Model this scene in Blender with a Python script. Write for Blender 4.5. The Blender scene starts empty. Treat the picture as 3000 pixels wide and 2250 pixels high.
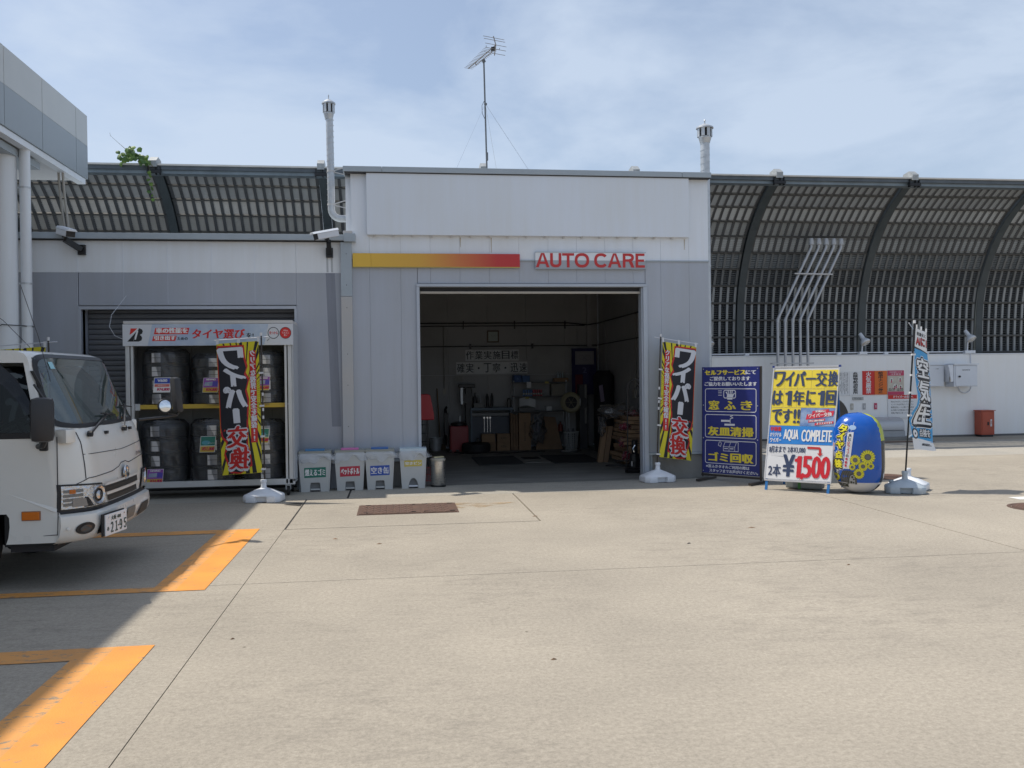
import bpy, bmesh, math, random
from mathutils import Vector, Matrix, noise as mnoise
random.seed(7)
sc = bpy.context.scene
COL = sc.collection
# ---------------------------------------------------------------- camera
cam = bpy.data.objects.new('camera', bpy.data.cameras.new('camera'))
COL.objects.link(cam)
cam.data.sensor_fit = 'HORIZONTAL'
cam.data.sensor_width = 36.0
cam.data.lens = 36.0 * 2592.0 / 3000.0
cam.data.clip_start = 0.05
cam.data.clip_end = 3000
_ya, _pi, _ro = (math.radians(a) for a in (7.468, -0.504, -0.710))
_cy, _sy = math.cos(_ya), math.sin(_ya)
_f = Vector((_sy, _cy, 0)); _r = Vector((_cy, -_sy, 0)); _u = Vector((0, 0, 1))
_f2 = _f*math.cos(_pi) + _u*math.sin(_pi); _u2 = _u*math.cos(_pi) - _f*math.sin(_pi)
_r3 = _r*math.cos(_ro) + _u2*math.sin(_ro); _u3 = _u2*math.cos(_ro) - _r*math.sin(_ro)
_m = Matrix((_r3, _u3, -_f2)).transposed().to_4x4()
_m.translation = Vector((0, 0, 1.6))
cam.matrix_world = _m
sc.camera = cam
# ---------------------------------------------------------------- sky and sun
SUN_D = Vector((0.52, -0.205, -1.0)).normalized()
SUN_EL = math.asin(-SUN_D.z)
SUN_ROT = math.atan2(-SUN_D.x, -SUN_D.y) % (2*math.pi)
w = bpy.data.worlds.new('World'); sc.world = w; w.use_nodes = True
nt = w.node_tree; nt.nodes.clear()
def N(nt, t, **k):
    n = nt.nodes.new(t)
    for a, b in k.items():
        if a == 'inp':
            for i, v in b.items(): n.inputs[i].default_value = v
        else: setattr(n, a, b)
    return n
sky = N(nt, 'ShaderNodeTexSky', sky_type='NISHITA')
sky.sun_disc = False; sky.sun_elevation = SUN_EL; sky.sun_rotation = SUN_ROT
sky.air_density = 1.0; sky.dust_density = 2.2; sky.ozone_density = 1.6; sky.altitude = 50
bg = N(nt, 'ShaderNodeBackground'); bg.inputs[1].default_value = 0.125
out = N(nt, 'ShaderNodeOutputWorld')
tc = N(nt, 'ShaderNodeTexCoord')
mp = N(nt, 'ShaderNodeMapping'); mp.inputs['Scale'].default_value = (1.0, 1.0, 2.3)
mp.inputs['Rotation'].default_value = (0.0, 0.16, 0.0)
nz = N(nt, 'ShaderNodeTexNoise', inp={'Scale': 3.1, 'Detail': 9.0, 'Roughness': 0.55, 'Distortion': 0.25})
nz2 = N(nt, 'ShaderNodeTexNoise', inp={'Scale': 1.1, 'Detail': 3.0, 'Roughness': 0.5})
cr = N(nt, 'ShaderNodeValToRGB')
cr.color_ramp.elements[0].position = 0.42; cr.color_ramp.elements[0].color = (0.26, 0.26, 0.26, 1)
cr.color_ramp.elements[1].position = 0.63; cr.color_ramp.elements[1].color = (0.80, 0.80, 0.80, 1)
ad = N(nt, 'ShaderNodeMath', operation='MULTIPLY_ADD'); ad.inputs[1].default_value = 0.45; 
mx = N(nt, 'ShaderNodeMixRGB'); mx.inputs[2].default_value = (4.55, 5.3, 6.4, 1)
L = nt.links.new
L(tc.outputs['Generated'], mp.inputs['Vector']); L(mp.outputs[0], nz.inputs['Vector']); L(mp.outputs[0], nz2.inputs['Vector'])
sb = N(nt, 'ShaderNodeMath', operation='SUBTRACT'); sb.inputs[1].default_value = 0.22
L(nz2.outputs[0], ad.inputs[0]); L(nz.outputs[0], ad.inputs[2]); L(ad.outputs[0], sb.inputs[0]); L(sb.outputs[0], cr.inputs[0])
L(cr.outputs[0], mx.inputs[0]); L(sky.outputs[0], mx.inputs[1])
L(mx.outputs[0], bg.inputs[0]); L(bg.outputs[0], out.inputs[0])
sl = bpy.data.lights.new('sun', 'SUN'); sl.energy = 3.8; sl.angle = math.radians(0.8); sl.color = (1.0, 0.93, 0.82)
so = bpy.data.objects.new('sun', sl); COL.objects.link(so)
so.rotation_euler = SUN_D.to_track_quat('-Z', 'Y').to_euler(); so.location = (-20, 10, 40)
sc.view_settings.view_transform = 'Standard'; sc.view_settings.look = 'None'
sc.view_settings.exposure = 0.17; sc.view_settings.gamma = 1.0
sc.view_settings.use_curve_mapping = False
sc.cycles.max_bounces = 7; sc.cycles.diffuse_bounces = 4; sc.cycles.transparent_max_bounces = 12
sc.cycles.use_denoising = True; sc.cycles.sample_clamp_indirect = 8.0

# ---------------------------------------------------------------- materials
_M = {}
def mat(name, c, rough=0.6, metal=0.0, var=0.0, vscale=3.0, bump=0.0, bscale=40.0, c2=None, stretch=(1, 1, 1), spec=0.5, coat=0.0, world=True):
    """painted / plain surface with procedural colour variation and fine relief"""
    if name in _M: return _M[name]
    m = bpy.data.materials.new(name); m.use_nodes = True; _M[name] = m
    t = m.node_tree; p = t.nodes['Principled BSDF']; k = t.links.new
    p.inputs['Base Color'].default_value = (*c, 1); p.inputs['Roughness'].default_value = rough
    p.inputs['Metallic'].default_value = metal; p.inputs['Specular IOR Level'].default_value = spec
    p.inputs['Coat Weight'].default_value = coat; p.inputs['Coat Roughness'].default_value = 0.06
    if world: g = N(t, 'ShaderNodeNewGeometry').outputs['Position']
    else: g = N(t, 'ShaderNodeTexCoord').outputs['Object']
    mpg = N(t, 'ShaderNodeMapping'); mpg.inputs['Scale'].default_value = stretch; k(g, mpg.inputs['Vector']); g = mpg.outputs[0]
    if var > 0 or c2:
        n = N(t, 'ShaderNodeTexNoise', inp={'Scale': vscale, 'Detail': 6.0, 'Roughness': 0.6}); k(g, n.inputs['Vector'])
        r = N(t, 'ShaderNodeValToRGB'); r.color_ramp.elements[0].position = 0.32; r.color_ramp.elements[1].position = 0.68
        a = c2 if c2 else tuple(x*(1-var) for x in c); b = c if c2 else tuple(min(1, x*(1+var)) for x in c)
        r.color_ramp.elements[0].color = (*a, 1); r.color_ramp.elements[1].color = (*b, 1)
        k(n.outputs[0], r.inputs[0]); k(r.outputs[0], p.inputs['Base Color'])
        mr = N(t, 'ShaderNodeMapRange'); mr.inputs['To Min'].default_value = max(0.02, rough-0.08); mr.inputs['To Max'].default_value = min(1, rough+0.1)
        k(n.outputs[0], mr.inputs['Value']); k(mr.outputs[0], p.inputs['Roughness'])
    if bump > 0:
        n = N(t, 'ShaderNodeTexNoise', inp={'Scale': bscale, 'Detail': 4.0}); k(g, n.inputs['Vector'])
        bm_ = N(t, 'ShaderNodeBump'); bm_.inputs['Strength'].default_value = bump; bm_.inputs['Distance'].default_value = 0.01
        k(n.outputs[0], bm_.inputs['Height']); k(bm_.outputs[0], p.inputs['Normal'])
    return m
def clear(name, tint=(1, 1, 1), gloss=0.3, rough=0.1, body=0.0, bodyc=(0.8, 0.8, 0.8), bump=0.0, bscale=30.0):
    """glass or clear film: transparent + a sheen + optional milky body"""
    if name in _M: return _M[name]
    m = bpy.data.materials.new(name); m.use_nodes = True; _M[name] = m
    t = m.node_tree; t.nodes.clear(); k = t.links.new
    tr = N(t, 'ShaderNodeBsdfTransparent'); tr.inputs[0].default_value = (*tint, 1)
    gl = N(t, 'ShaderNodeBsdfGlossy'); gl.inputs['Roughness'].default_value = rough
    df = N(t, 'ShaderNodeBsdfDiffuse'); df.inputs[0].default_value = (*bodyc, 1)
    lw = N(t, 'ShaderNodeLayerWeight'); lw.inputs[0].default_value = gloss
    a = N(t, 'ShaderNodeMixShader'); b = N(t, 'ShaderNodeMixShader'); o = N(t, 'ShaderNodeOutputMaterial')
    a.inputs[0].default_value = body; k(tr.outputs[0], a.inputs[1]); k(df.outputs[0], a.inputs[2])
    k(lw.outputs['Fresnel'], b.inputs[0]); k(a.outputs[0], b.inputs[1]); k(gl.outputs[0], b.inputs[2]); k(b.outputs[0], o.inputs[0])
    if bump > 0:
        n = N(t, 'ShaderNodeTexNoise', inp={'Scale': bscale, 'Detail': 3.0}); g = N(t, 'ShaderNodeNewGeometry'); k(g.outputs['Position'], n.inputs['Vector'])
        bb = N(t, 'ShaderNodeBump'); bb.inputs['Strength'].default_value = bump; bb.inputs['Distance'].default_value = 0.03
        k(n.outputs[0], bb.inputs['Height']); k(bb.outputs[0], gl.inputs['Normal']); k(bb.outputs[0], lw.inputs['Normal'])
    return m
def srgb(r, g, b):
    f = lambda x: (x/255/12.92) if x/255 <= 0.04045 else ((x/255+0.055)/1.055)**2.4
    return (f(r), f(g), f(b))

# ---------------------------------------------------------------- geometry helpers
def V(*a): return Vector(a)
class G:
    def __init__(s): s.v = []; s.f = []; s.m = []
    def add(s, vs, fs, mi=0):
        o = len(s.v); s.v += [Vector(x) for x in vs]; s.f += [tuple(i+o for i in f) for f in fs]; s.m += [mi]*len(fs); return s
    def box(s, x0, y0, z0, x1, y1, z1, mi=0):
        vs = [(x0,y0,z0),(x1,y0,z0),(x1,y1,z0),(x0,y1,z0),(x0,y0,z1),(x1,y0,z1),(x1,y1,z1),(x0,y1,z1)]
        return s.add(vs, [(0,3,2,1),(4,5,6,7),(0,1,5,4),(1,2,6,5),(2,3,7,6),(3,0,4,7)], mi)
    def obox(s, c, a, b, d, mi=0):
        """oriented box: centre and three half vectors"""
        c, a, b, d = map(Vector, (c, a, b, d))
        if a.cross(b).dot(d) < 0: d = -d
        vs = [c-a-b-d, c+a-b-d, c+a+b-d, c-a+b-d, c-a-b+d, c+a-b+d, c+a+b+d, c-a+b+d]
        return s.add(vs, [(0,3,2,1),(4,5,6,7),(0,1,5,4),(1,2,6,5),(2,3,7,6),(3,0,4,7)], mi)
    def bar(s, p0, p1, w, h, up=(0, 0, 1), mi=0):
        p0, p1 = Vector(p0), Vector(p1); d = (p1-p0); u = Vector(up); x = d.cross(u)
        if x.length < 1e-6: x = d.cross(Vector((1, 0, 0)))
        x.normalize(); y = x.cross(d).normalized()
        return s.obox((p0+p1)/2, d/2, x*w/2, y*h/2, mi)
    def cyl(s, p0, p1, r0, r1=None, n=14, mi=0, caps=True):
        p0, p1 = Vector(p0), Vector(p1); r1 = r0 if r1 is None else r1
        d = (p1-p0).normalized(); x = d.orthogonal().normalized(); y = d.cross(x)
        vs = [p0+(x*math.cos(2*math.pi*i/n)+y*math.sin(2*math.pi*i/n))*r0 for i in range(n)] + \
             [p1+(x*math.cos(2*math.pi*i/n)+y*math.sin(2*math.pi*i/n))*r1 for i in range(n)]
        fs = [(i, (i+1) % n, n+(i+1) % n, n+i) for i in range(n)]
        if caps: fs += [tuple(range(n-1, -1, -1)), tuple(range(n, 2*n))]
        return s.add(vs, fs, mi)
    def tube(s, pts, r, n=8, mi=0, closed=False):
        pts = [Vector(p) for p in pts]; vs = []; m = len(pts); x = None
        for i, p in enumerate(pts):
            a = pts[max(i-1, 0)]; b = pts[min(i+1, m-1)]
            if closed: a = pts[i-1]; b = pts[(i+1) % m]
            d = (b-a).normalized()
            x = d.orthogonal().normalized() if x is None else (x - d*x.dot(d)).normalized()
            y = d.cross(x); rr = r[i] if isinstance(r, (list, tuple)) else r
            vs += [p+(x*math.cos(2*math.pi*j/n)+y*math.sin(2*math.pi*j/n))*rr for j in range(n)]
        fs = [(i*n+j, i*n+(j+1) % n, ((i+1) % m)*n+(j+1) % n, ((i+1) % m)*n+j) for i in range(m if closed else m-1) for j in range(n)]
        if not closed: fs += [tuple(range(n-1, -1, -1)), tuple(range((m-1)*n, m*n))]
        return s.add(vs, fs, mi)
    def lathe(s, prof, c=(0, 0, 0), n=24, ax=(0, 0, 1), mi=0, capends=True):
        c = Vector(c); d = Vector(ax).normalized(); x = d.orthogonal().normalized(); y = d.cross(x); vs = []
        for r, z in prof: vs += [c+d*z+(x*math.cos(2*math.pi*j/n)+y*math.sin(2*math.pi*j/n))*max(r, 1e-4) for j in range(n)]
        m = len(prof); fs = [(i*n+j, i*n+(j+1) % n, (i+1)*n+(j+1) % n, (i+1)*n+j) for i in range(m-1) for j in range(n)]
        if capends: fs += [tuple(range(n-1, -1, -1)), tuple(range((m-1)*n, m*n))]
        return s.add(vs, fs, mi)
    def prism(s, pts, a, mi=0):
        """closed planar polygon (3D points) extruded by vector a"""
        pts = [Vector(p) for p in pts]; a = Vector(a); n = len(pts)
        return s.add(pts+[p+a for p in pts], [tuple(range(n-1, -1, -1)), tuple(range(n, 2*n))]+[(i, (i+1) % n, n+(i+1) % n, n+i) for i in range(n)], mi)
    def grid(s, fn, nu, nv, mi=0, double=None):
        vs = [fn(i/nu, j/nv) for j in range(nv+1) for i in range(nu+1)]
        fs = [(j*(nu+1)+i, j*(nu+1)+i+1, (j+1)*(nu+1)+i+1, (j+1)*(nu+1)+i) for j in range(nv) for i in range(nu)]
        return s.add(vs, fs, mi)
    def mesh(s, name, mats, off, smooth, bevel, fix):
        me = bpy.data.meshes.new(name); me.from_pydata([v-off for v in s.v], [], s.f)
        for m in (mats if isinstance(mats, (list, tuple)) else [mats]): me.materials.append(m)
        if len(me.polygons) == len(s.m): me.polygons.foreach_set('material_index', s.m)
        if bevel or fix:
            b = bmesh.new(); b.from_mesh(me)
            if fix: bmesh.ops.recalc_face_normals(b, faces=b.faces)
            if bevel:
                b.edges.ensure_lookup_table()
                es = [e for e in b.edges if len(e.link_faces) == 2 and e.calc_face_angle(0) > 0.5]
                bmesh.ops.bevel(b, geom=es, offset=bevel, segments=2, affect='EDGES', profile=0.6, clamp_overlap=True)
            b.to_mesh(me); b.free()
        if smooth:
            me.polygons.foreach_set('use_smooth', [True]*len(me.polygons)); me.set_sharp_from_angle(angle=math.radians(smooth if smooth > 1 else 38))
        me.update(); return me
    def build(s, name, mats, parent=None, smooth=0, bevel=0, fix=True, **kw):
        off = ORG.get(parent.name, Vector((0, 0, 0))) if parent else Vector((0, 0, 0))
        if not s.v: s.add([(0,0,0),(0.001,0,0),(0,0.001,0)], [(0,1,2)])
        o = bpy.data.objects.new(name, s.mesh(name, mats, off, smooth, bevel, fix)); COL.objects.link(o)
        if parent: o.parent = parent; ORG[o.name] = off
        for a, b in kw.items(): o[a] = b
        return o
ORG = {}
def thing(name, label, cat, loc=(0, 0, 0), rz=0, group=None, local=False):
    """Empty at a thing's base. Parts are modelled in world metres unless local=True"""
    o = bpy.data.objects.new(name, None); COL.objects.link(o); o.empty_display_size = 0.1
    o.location = loc; o.rotation_euler = (0, 0, rz); o['label'] = label; o['category'] = cat
    if group: o['group'] = group
    ORG[o.name] = Vector((0, 0, 0)) if local else Vector(loc)
    return o
def tag(o, label, cat, group=None):
    o['label'] = label; o['category'] = cat
    if group: o['group'] = group
    return o
def dup(root, loc=None, rz=None, label=None):
    def cp(o, par):
        c = o.copy(); COL.objects.link(c); c.parent = par
        for ch in [x for x in KIDS(o)]: cp(ch, c)
        return c
    c = cp(root, None)
    if loc is not None: c.location = loc
    if rz is not None: c.rotation_euler = (0, 0, rz)
    if label: c['label'] = label
    return c
def KIDS(o): return [x for x in COL.objects if x.parent == o]
def plane_map(o, u, v, n):
    o, u, v, n = map(Vector, (o, u, v, n))
    return lambda a, b, d=0.0: o+u*a+v*b+n*d
# ---- flat print: text and shapes laid on any mapped surface
_T = {}
def glyphs(body, off=0.0):
    key = (body, off)
    if body == '1': return [(0, .74), (.10, .74), (.10, 0), (.24, 0), (.24, 1), (.12, 1), (.07, .88), (0, .86)], [(0, 1, 6, 7), (1, 2, 3, 4, 5, 6)]
    if key not in _T:
        cu = bpy.data.curves.new('t', 'FONT'); cu.body = body; cu.size = 1; cu.align_x = 'CENTER'; cu.space_line = 0.95
        cu.resolution_u = 3; cu.offset = off
        o = bpy.data.objects.new('t', cu); COL.objects.link(o); me = o.to_mesh()
        vs = [(v.co.x, v.co.y) for v in me.vertices]; fs = [tuple(p.vertices) for p in me.polygons]
        o.to_mesh_clear(); bpy.data.objects.remove(o); bpy.data.curves.remove(cu)
        _T[key] = (vs, fs)
    return _T[key]
def tess(vs2, fs, mapf, d, cutu, cutv):
    """cut a flat mesh on a grid so that it can follow a curved surface"""
    b = bmesh.new(); bv = [b.verts.new((x, y, 0)) for x, y in vs2]
    for f in fs:
        try: b.faces.new([bv[i] for i in f])
        except ValueError: pass
    xs = [v[0] for v in vs2]; ys = [v[1] for v in vs2]
    for ax, st, lo, hi in ((0, cutu, min(xs), max(xs)), (1, cutv, min(ys), max(ys))):
        if not st: continue
        k = math.ceil(lo/st)*st
        while k < hi:
            co = (k, 0, 0) if ax == 0 else (0, k, 0); no = (1, 0, 0) if ax == 0 else (0, 1, 0)
            bmesh.ops.bisect_plane(b, geom=b.verts[:]+b.edges[:]+b.faces[:], plane_co=co, plane_no=no); k += st
    b.verts.index_update()
    vs = [mapf(v.co.x, v.co.y, d) for v in b.verts]; f2 = [tuple(v.index for v in f.verts) for f in b.faces]
    b.free(); return vs, f2
def text(body, mapf, box, m, parent, d=0.002, bold=0.0, ring=0.0, cut=None, slant=0.0, name='lettering', g=None, rot=0.0, vert=False):
    """lettering fitted to box=(u0,v0,u1,v1); bold/ring thicken it (metres)"""
    if vert: body = '\n'.join(body)
    vs, fs = glyphs(body)
    if not vs: return None
    x0 = min(v[0] for v in vs); x1 = max(v[0] for v in vs); y0 = min(v[1] for v in vs); y1 = max(v[1] for v in vs)
    u0, v0, u1, v1 = box; g2 = g or G(); rr = bold+ring
    uc, vc = (u0+u1)/2, (v0+v1)/2; cr_, sr_ = math.cos(rot), math.sin(rot)
    sh = [(0, 0)] if rr == 0 else [(rr*math.cos(a), rr*math.sin(a)) for a in [k*math.pi/4+0.39 for k in range(8 if ring else 4)]]
    for k, (sx, sy) in enumerate(sh):
        pv = []
        for x, y in vs:
            a = u0+(x-x0)/(x1-x0 or 1)*(u1-u0)+sx; b = v0+(y-y0)/(y1-y0 or 1)*(v1-v0)+sy
            a += slant*(b-vc)
            if rot: a, b = uc+(a-uc)*cr_-(b-vc)*sr_, vc+(a-uc)*sr_+(b-vc)*cr_
            pv.append((a, b))
        dd = d+k*0.00012
        if cut: g2.add(*tess(pv, fs, mapf, dd, cut, cut))
        else: g2.add([mapf(a, b, dd) for a, b in pv], fs)
    return g2.build(name, m, parent, fix=False) if g is None else g2
def patch(pts, mapf, m, parent, d=0.001, cut=None, name='print', g=None):
    g2 = g or G()
    if cut: g2.add(*tess(pts, [tuple(range(len(pts)))], mapf, d, cut, cut))
    else: g2.add([mapf(a, b, d) for a, b in pts], [tuple(range(len(pts)))])
    return g2.build(name, m, parent, fix=False) if g is None else g2
def rect(u0, v0, u1, v1): return [(u0, v0), (u1, v0), (u1, v1), (u0, v1)]
def disc(u, v, ru, rv=None, n=20, a0=0): return [(u+ru*math.cos(a0+2*math.pi*i/n), v+(rv or ru)*math.sin(a0+2*math.pi*i/n)) for i in range(n)]
def frame(u0, v0, u1, v1, t, mapf, d, g, r=0.0):
    """outline of a rounded rectangle"""
    def rr(a0, b0, a1, b1, rad):
        p = []
        for cx, cy, s0 in ((a1-rad, b1-rad, 0), (a0+rad, b1-rad, 1), (a0+rad, b0+rad, 2), (a1-rad, b0+rad, 3)):
            p += [(cx+rad*math.cos((s0+k/4)*math.pi/2), cy+rad*math.sin((s0+k/4)*math.pi/2)) for k in range(5)]
        return p
    o = rr(u0, v0, u1, v1, r+t); i = rr(u0+t, v0+t, u1-t, v1-t, max(r, 0.0005)); n = len(o)
    g.add([mapf(a, b, d) for a, b in o+i], [(k, (k+1) % n, n+(k+1) % n, n+k) for k in range(n)])
def stroke(pts, t, mapf, d, g):
    for (a, b), (c, e) in zip(pts, pts[1:]):
        l = math.hypot(c-a, e-b) or 1; nx, ny = -(e-b)/l*t/2, (c-a)/l*t/2; ex, ey = (c-a)/l*t*0.3, (e-b)/l*t*0.3
        g.add([mapf(x, y, d) for x, y in ((a+nx-ex, b+ny-ey), (a-nx-ex, b-ny-ey), (c-nx+ex, e-ny+ey), (c+nx+ex, e+ny+ey))], [(0, 1, 2, 3)])
        d += 0.00005
def clip(poly, x0, y0, x1, y1):
    for ax, s, lim in ((0, 1, x0), (0, -1, x1), (1, 1, y0), (1, -1, y1)):
        o = []
        for i in range(len(poly)):
            p, q = poly[i-1], poly[i]; ip, iq = s*(p[ax]-lim) >= 0, s*(q[ax]-lim) >= 0
            if ip != iq:
                t = (lim-p[ax])/(q[ax]-p[ax]); o.append((p[0]+t*(q[0]-p[0]), p[1]+t*(q[1]-p[1])))
            if iq: o.append(q)
        poly = o
        if not poly: return []
    return poly

# ================================================================ MATERIALS
concrete = mat('sunlit_concrete_paving', (0.47, 0.425, 0.345), 0.85)
def _concrete(m, base, dark, light, streak=0.5):
    t = m.node_tree; p = t.nodes['Principled BSDF']; k = t.links.new
    g = N(t, 'ShaderNodeNewGeometry').outputs['Position']
    big = N(t, 'ShaderNodeTexNoise', inp={'Scale': 0.55, 'Detail': 5.0, 'Roughness': 0.6}); k(g, big.inputs['Vector'])
    r1 = N(t, 'ShaderNodeValToRGB'); e = r1.color_ramp.elements; e[0].position = 0.33; e[1].position = 0.67
    e[0].color = (*dark, 1); e[1].color = (*light, 1); k(big.outputs[0], r1.inputs[0])
    ms = N(t, 'ShaderNodeMapping'); ms.inputs['Scale'].default_value = (1.0, 2.6, 1); ms.inputs['Rotation'].default_value = (0, 0, 0.3); k(g, ms.inputs['Vector'])
    st = N(t, 'ShaderNodeTexNoise', inp={'Scale': 3.6, 'Detail': 11.0, 'Roughness': 0.82}); k(ms.outputs[0], st.inputs['Vector'])
    r2 = N(t, 'ShaderNodeValToRGB'); e = r2.color_ramp.elements; e[0].position = 0.36; e[1].position = 0.53
    e[0].color = (0.74, 0.74, 0.75, 1); e[1].color = (1, 1, 1, 1); k(st.outputs[0], r2.inputs[0])
    mu = N(t, 'ShaderNodeMixRGB', blend_type='MULTIPLY'); pm_ = N(t, 'ShaderNodeTexNoise', inp={'Scale': 0.42, 'Detail': 3.0}); k(g, pm_.inputs['Vector'])
    pr_ = N(t, 'ShaderNodeMapRange'); pr_.inputs['From Min'].default_value = 0.42; pr_.inputs['From Max'].default_value = 0.60; pr_.inputs['To Min'].default_value = 0.15*streak; pr_.inputs['To Max'].default_value = streak; k(pm_.outputs[0], pr_.inputs['Value']); k(pr_.outputs[0], mu.inputs[0]); k(r1.outputs[0], mu.inputs[1]); k(r2.outputs[0], mu.inputs[2])
    fi = N(t, 'ShaderNodeTexNoise', inp={'Scale': 34.0, 'Detail': 8.0, 'Roughness': 1.0}); k(g, fi.inputs['Vector'])
    r3 = N(t, 'ShaderNodeValToRGB'); e = r3.color_ramp.elements; e[0].position = 0.30; e[1].position = 0.70
    e[0].color = (0.40, 0.39, 0.38, 1); e[1].color = (1.50, 1.50, 1.50, 1); k(fi.outputs[0], r3.inputs[0])
    mu2 = N(t, 'ShaderNodeMixRGB', blend_type='MULTIPLY'); mu2.inputs[0].default_value = 0.9; k(mu.outputs[0], mu2.inputs[1]); k(r3.outputs[0], mu2.inputs[2])
    # small dark spots and old marks
    vo = N(t, 'ShaderNodeTexVoronoi', inp={'Scale': 1.7, 'Randomness': 1.0}); k(g, vo.inputs['Vector'])
    r4 = N(t, 'ShaderNodeValToRGB'); e = r4.color_ramp.elements; e[0].position = 0.012; e[1].position = 0.022
    e[0].color = (0.35, 0.32, 0.28, 1); e[1].color = (1, 1, 1, 1); k(vo.outputs['Distance'], r4.inputs[0])
    mu3 = N(t, 'ShaderNodeMixRGB', blend_type='MULTIPLY'); mu3.inputs[0].default_value = 0.9; k(mu2.outputs[0], mu3.inputs[1]); k(r4.outputs[0], mu3.inputs[2])
    k(mu3.outputs[0], p.inputs['Base Color'])
    b = N(t, 'ShaderNodeBump'); b.inputs['Strength'].default_value = 0.12; b.inputs['Distance'].default_value = 0.003
    k(fi.outputs[0], b.inputs['Height']); k(b.outputs[0], p.inputs['Normal']); p.inputs['Specular IOR Level'].default_value = 0.25
_concrete(concrete, None, (0.325, 0.294, 0.246), (0.398, 0.359, 0.298), 0.95)
concrete_far = mat('worn_grey_paving', (0.4, 0.38, 0.34), 0.85)
_concrete(concrete_far, None, (0.36, 0.345, 0.315), (0.46, 0.43, 0.375), 1.0)
concrete_apron = mat('apron_concrete', (0.4, 0.38, 0.34), 0.85)
_concrete(concrete_apron, None, (0.33, 0.315, 0.28), (0.42, 0.39, 0.33), 0.9)
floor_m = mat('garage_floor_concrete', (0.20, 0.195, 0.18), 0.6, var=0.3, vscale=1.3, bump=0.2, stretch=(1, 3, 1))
sealant = mat('joint_sealant', (0.035, 0.033, 0.03), 0.8)
soil = mat('dark_bed', (0.09, 0.085, 0.075), 0.9)
yellow_line = mat('orange_road_paint', (0.78, 0.31, 0.05), 0.6, bump=0.25, bscale=120)
yellow_old = mat('faded_orange_road_paint', (0.72, 0.34, 0.09), 0.65, bump=0.25, bscale=120)
for _m, _a, _b, _w in ((yellow_line, (0.70, 0.28, 0.055), (0.80, 0.33, 0.055), 0.615), (yellow_old, (0.58, 0.28, 0.09), (0.74, 0.34, 0.09), 0.575)):
    _t = _m.node_tree; _k = _t.links.new; _g = N(_t, 'ShaderNodeNewGeometry').outputs['Position']
    _n = N(_t, 'ShaderNodeTexNoise', inp={'Scale': 3.0, 'Detail': 6.0}); _k(_g, _n.inputs['Vector'])
    _r = N(_t, 'ShaderNodeValToRGB'); _r.color_ramp.elements[0].position = .35; _r.color_ramp.elements[1].position = .65; _r.color_ramp.elements[0].color = (*_a, 1); _r.color_ramp.elements[1].color = (*_b, 1); _k(_n.outputs[0], _r.inputs[0])
    _s = N(_t, 'ShaderNodeMapping'); _s.inputs['Scale'].default_value = (1, 2.2, 1); _k(_g, _s.inputs['Vector'])
    _f2n = N(_t, 'ShaderNodeTexNoise', inp={'Scale': 9.0, 'Detail': 10.0, 'Roughness': 0.78}); _k(_s.outputs[0], _f2n.inputs['Vector'])
    _c = N(_t, 'ShaderNodeMapRange'); _c.inputs['From Min'].default_value = _w-.03; _c.inputs['From Max'].default_value = _w+.02; _k(_f2n.outputs[0], _c.inputs['Value'])
    _x = N(_t, 'ShaderNodeMixRGB'); _x.inputs[2].default_value = (0.27, 0.22, 0.16, 1); _k(_c.outputs[0], _x.inputs[0]); _k(_r.outputs[0], _x.inputs[1]); _k(_x.outputs[0], _t.nodes['Principled BSDF'].inputs['Base Color'])
white_line = mat('white_road_paint', (0.75, 0.75, 0.72), 0.6, var=0.08)
def facade(name, c, spots=0.12):
    m = mat(name, c, 0.45)
    t = m.node_tree; p = t.nodes['Principled BSDF']; k = t.links.new
    g = N(t, 'ShaderNodeNewGeometry').outputs['Position']
    ms = N(t, 'ShaderNodeMapping'); ms.inputs['Scale'].default_value = (5.0, 5.0, 0.35); k(g, ms.inputs['Vector'])
    n = N(t, 'ShaderNodeTexNoise', inp={'Scale': 1.6, 'Detail': 6.0, 'Roughness': 0.65}); k(ms.outputs[0], n.inputs['Vector'])
    n2 = N(t, 'ShaderNodeTexNoise', inp={'Scale': 0.7, 'Detail': 4.0}); k(g, n2.inputs['Vector'])
    av = N(t, 'ShaderNodeMath', operation='ADD'); k(n.outputs[0], av.inputs[0]); k(n2.outputs[0], av.inputs[1])
    r = N(t, 'ShaderNodeValToRGB'); e = r.color_ramp.elements; e[0].position = 0.38; e[1].position = 0.62
    hf = N(t, 'ShaderNodeMath', operation='MULTIPLY'); hf.inputs[1].default_value = 0.5; k(av.outputs[0], hf.inputs[0]); k(hf.outputs[0], r.inputs[0])
    e[0].color = (*[x*(1-spots)*f for x, f in zip(c, (1, 0.985, 0.95))], 1); e[1].color = (*c, 1)
    k(r.outputs[0], p.inputs['Base Color'])
    ri = N(t, 'ShaderNodeTexNoise', inp={'Scale': 14.0, 'Detail': 2.0}); mr = N(t, 'ShaderNodeMapping'); mr.inputs['Scale'].default_value = (1, 1, 0.12); k(g, mr.inputs['Vector']); k(mr.outputs[0], ri.inputs['Vector'])
    b = N(t, 'ShaderNodeBump'); b.inputs['Strength'].default_value = 0.12; b.inputs['Distance'].default_value = 0.006; k(ri.outputs[0], b.inputs['Height']); k(b.outputs[0], p.inputs['Normal'])
    return m
wall_white = facade('white_painted_steel', (0.75, 0.79, 0.85), 0.06)
wall_grey = facade('grey_painted_steel', (0.41, 0.44, 0.50), 0.07)
wall_grey2 = facade('darker_grey_painted_steel', (0.365, 0.39, 0.445), 0.08)
wall_white2 = facade('off_white_painted_steel', (0.76, 0.795, 0.84), 0.08)
trim = mat('pale_blue_grey_trim', (0.36, 0.41, 0.45), 0.4, var=0.05)
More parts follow.
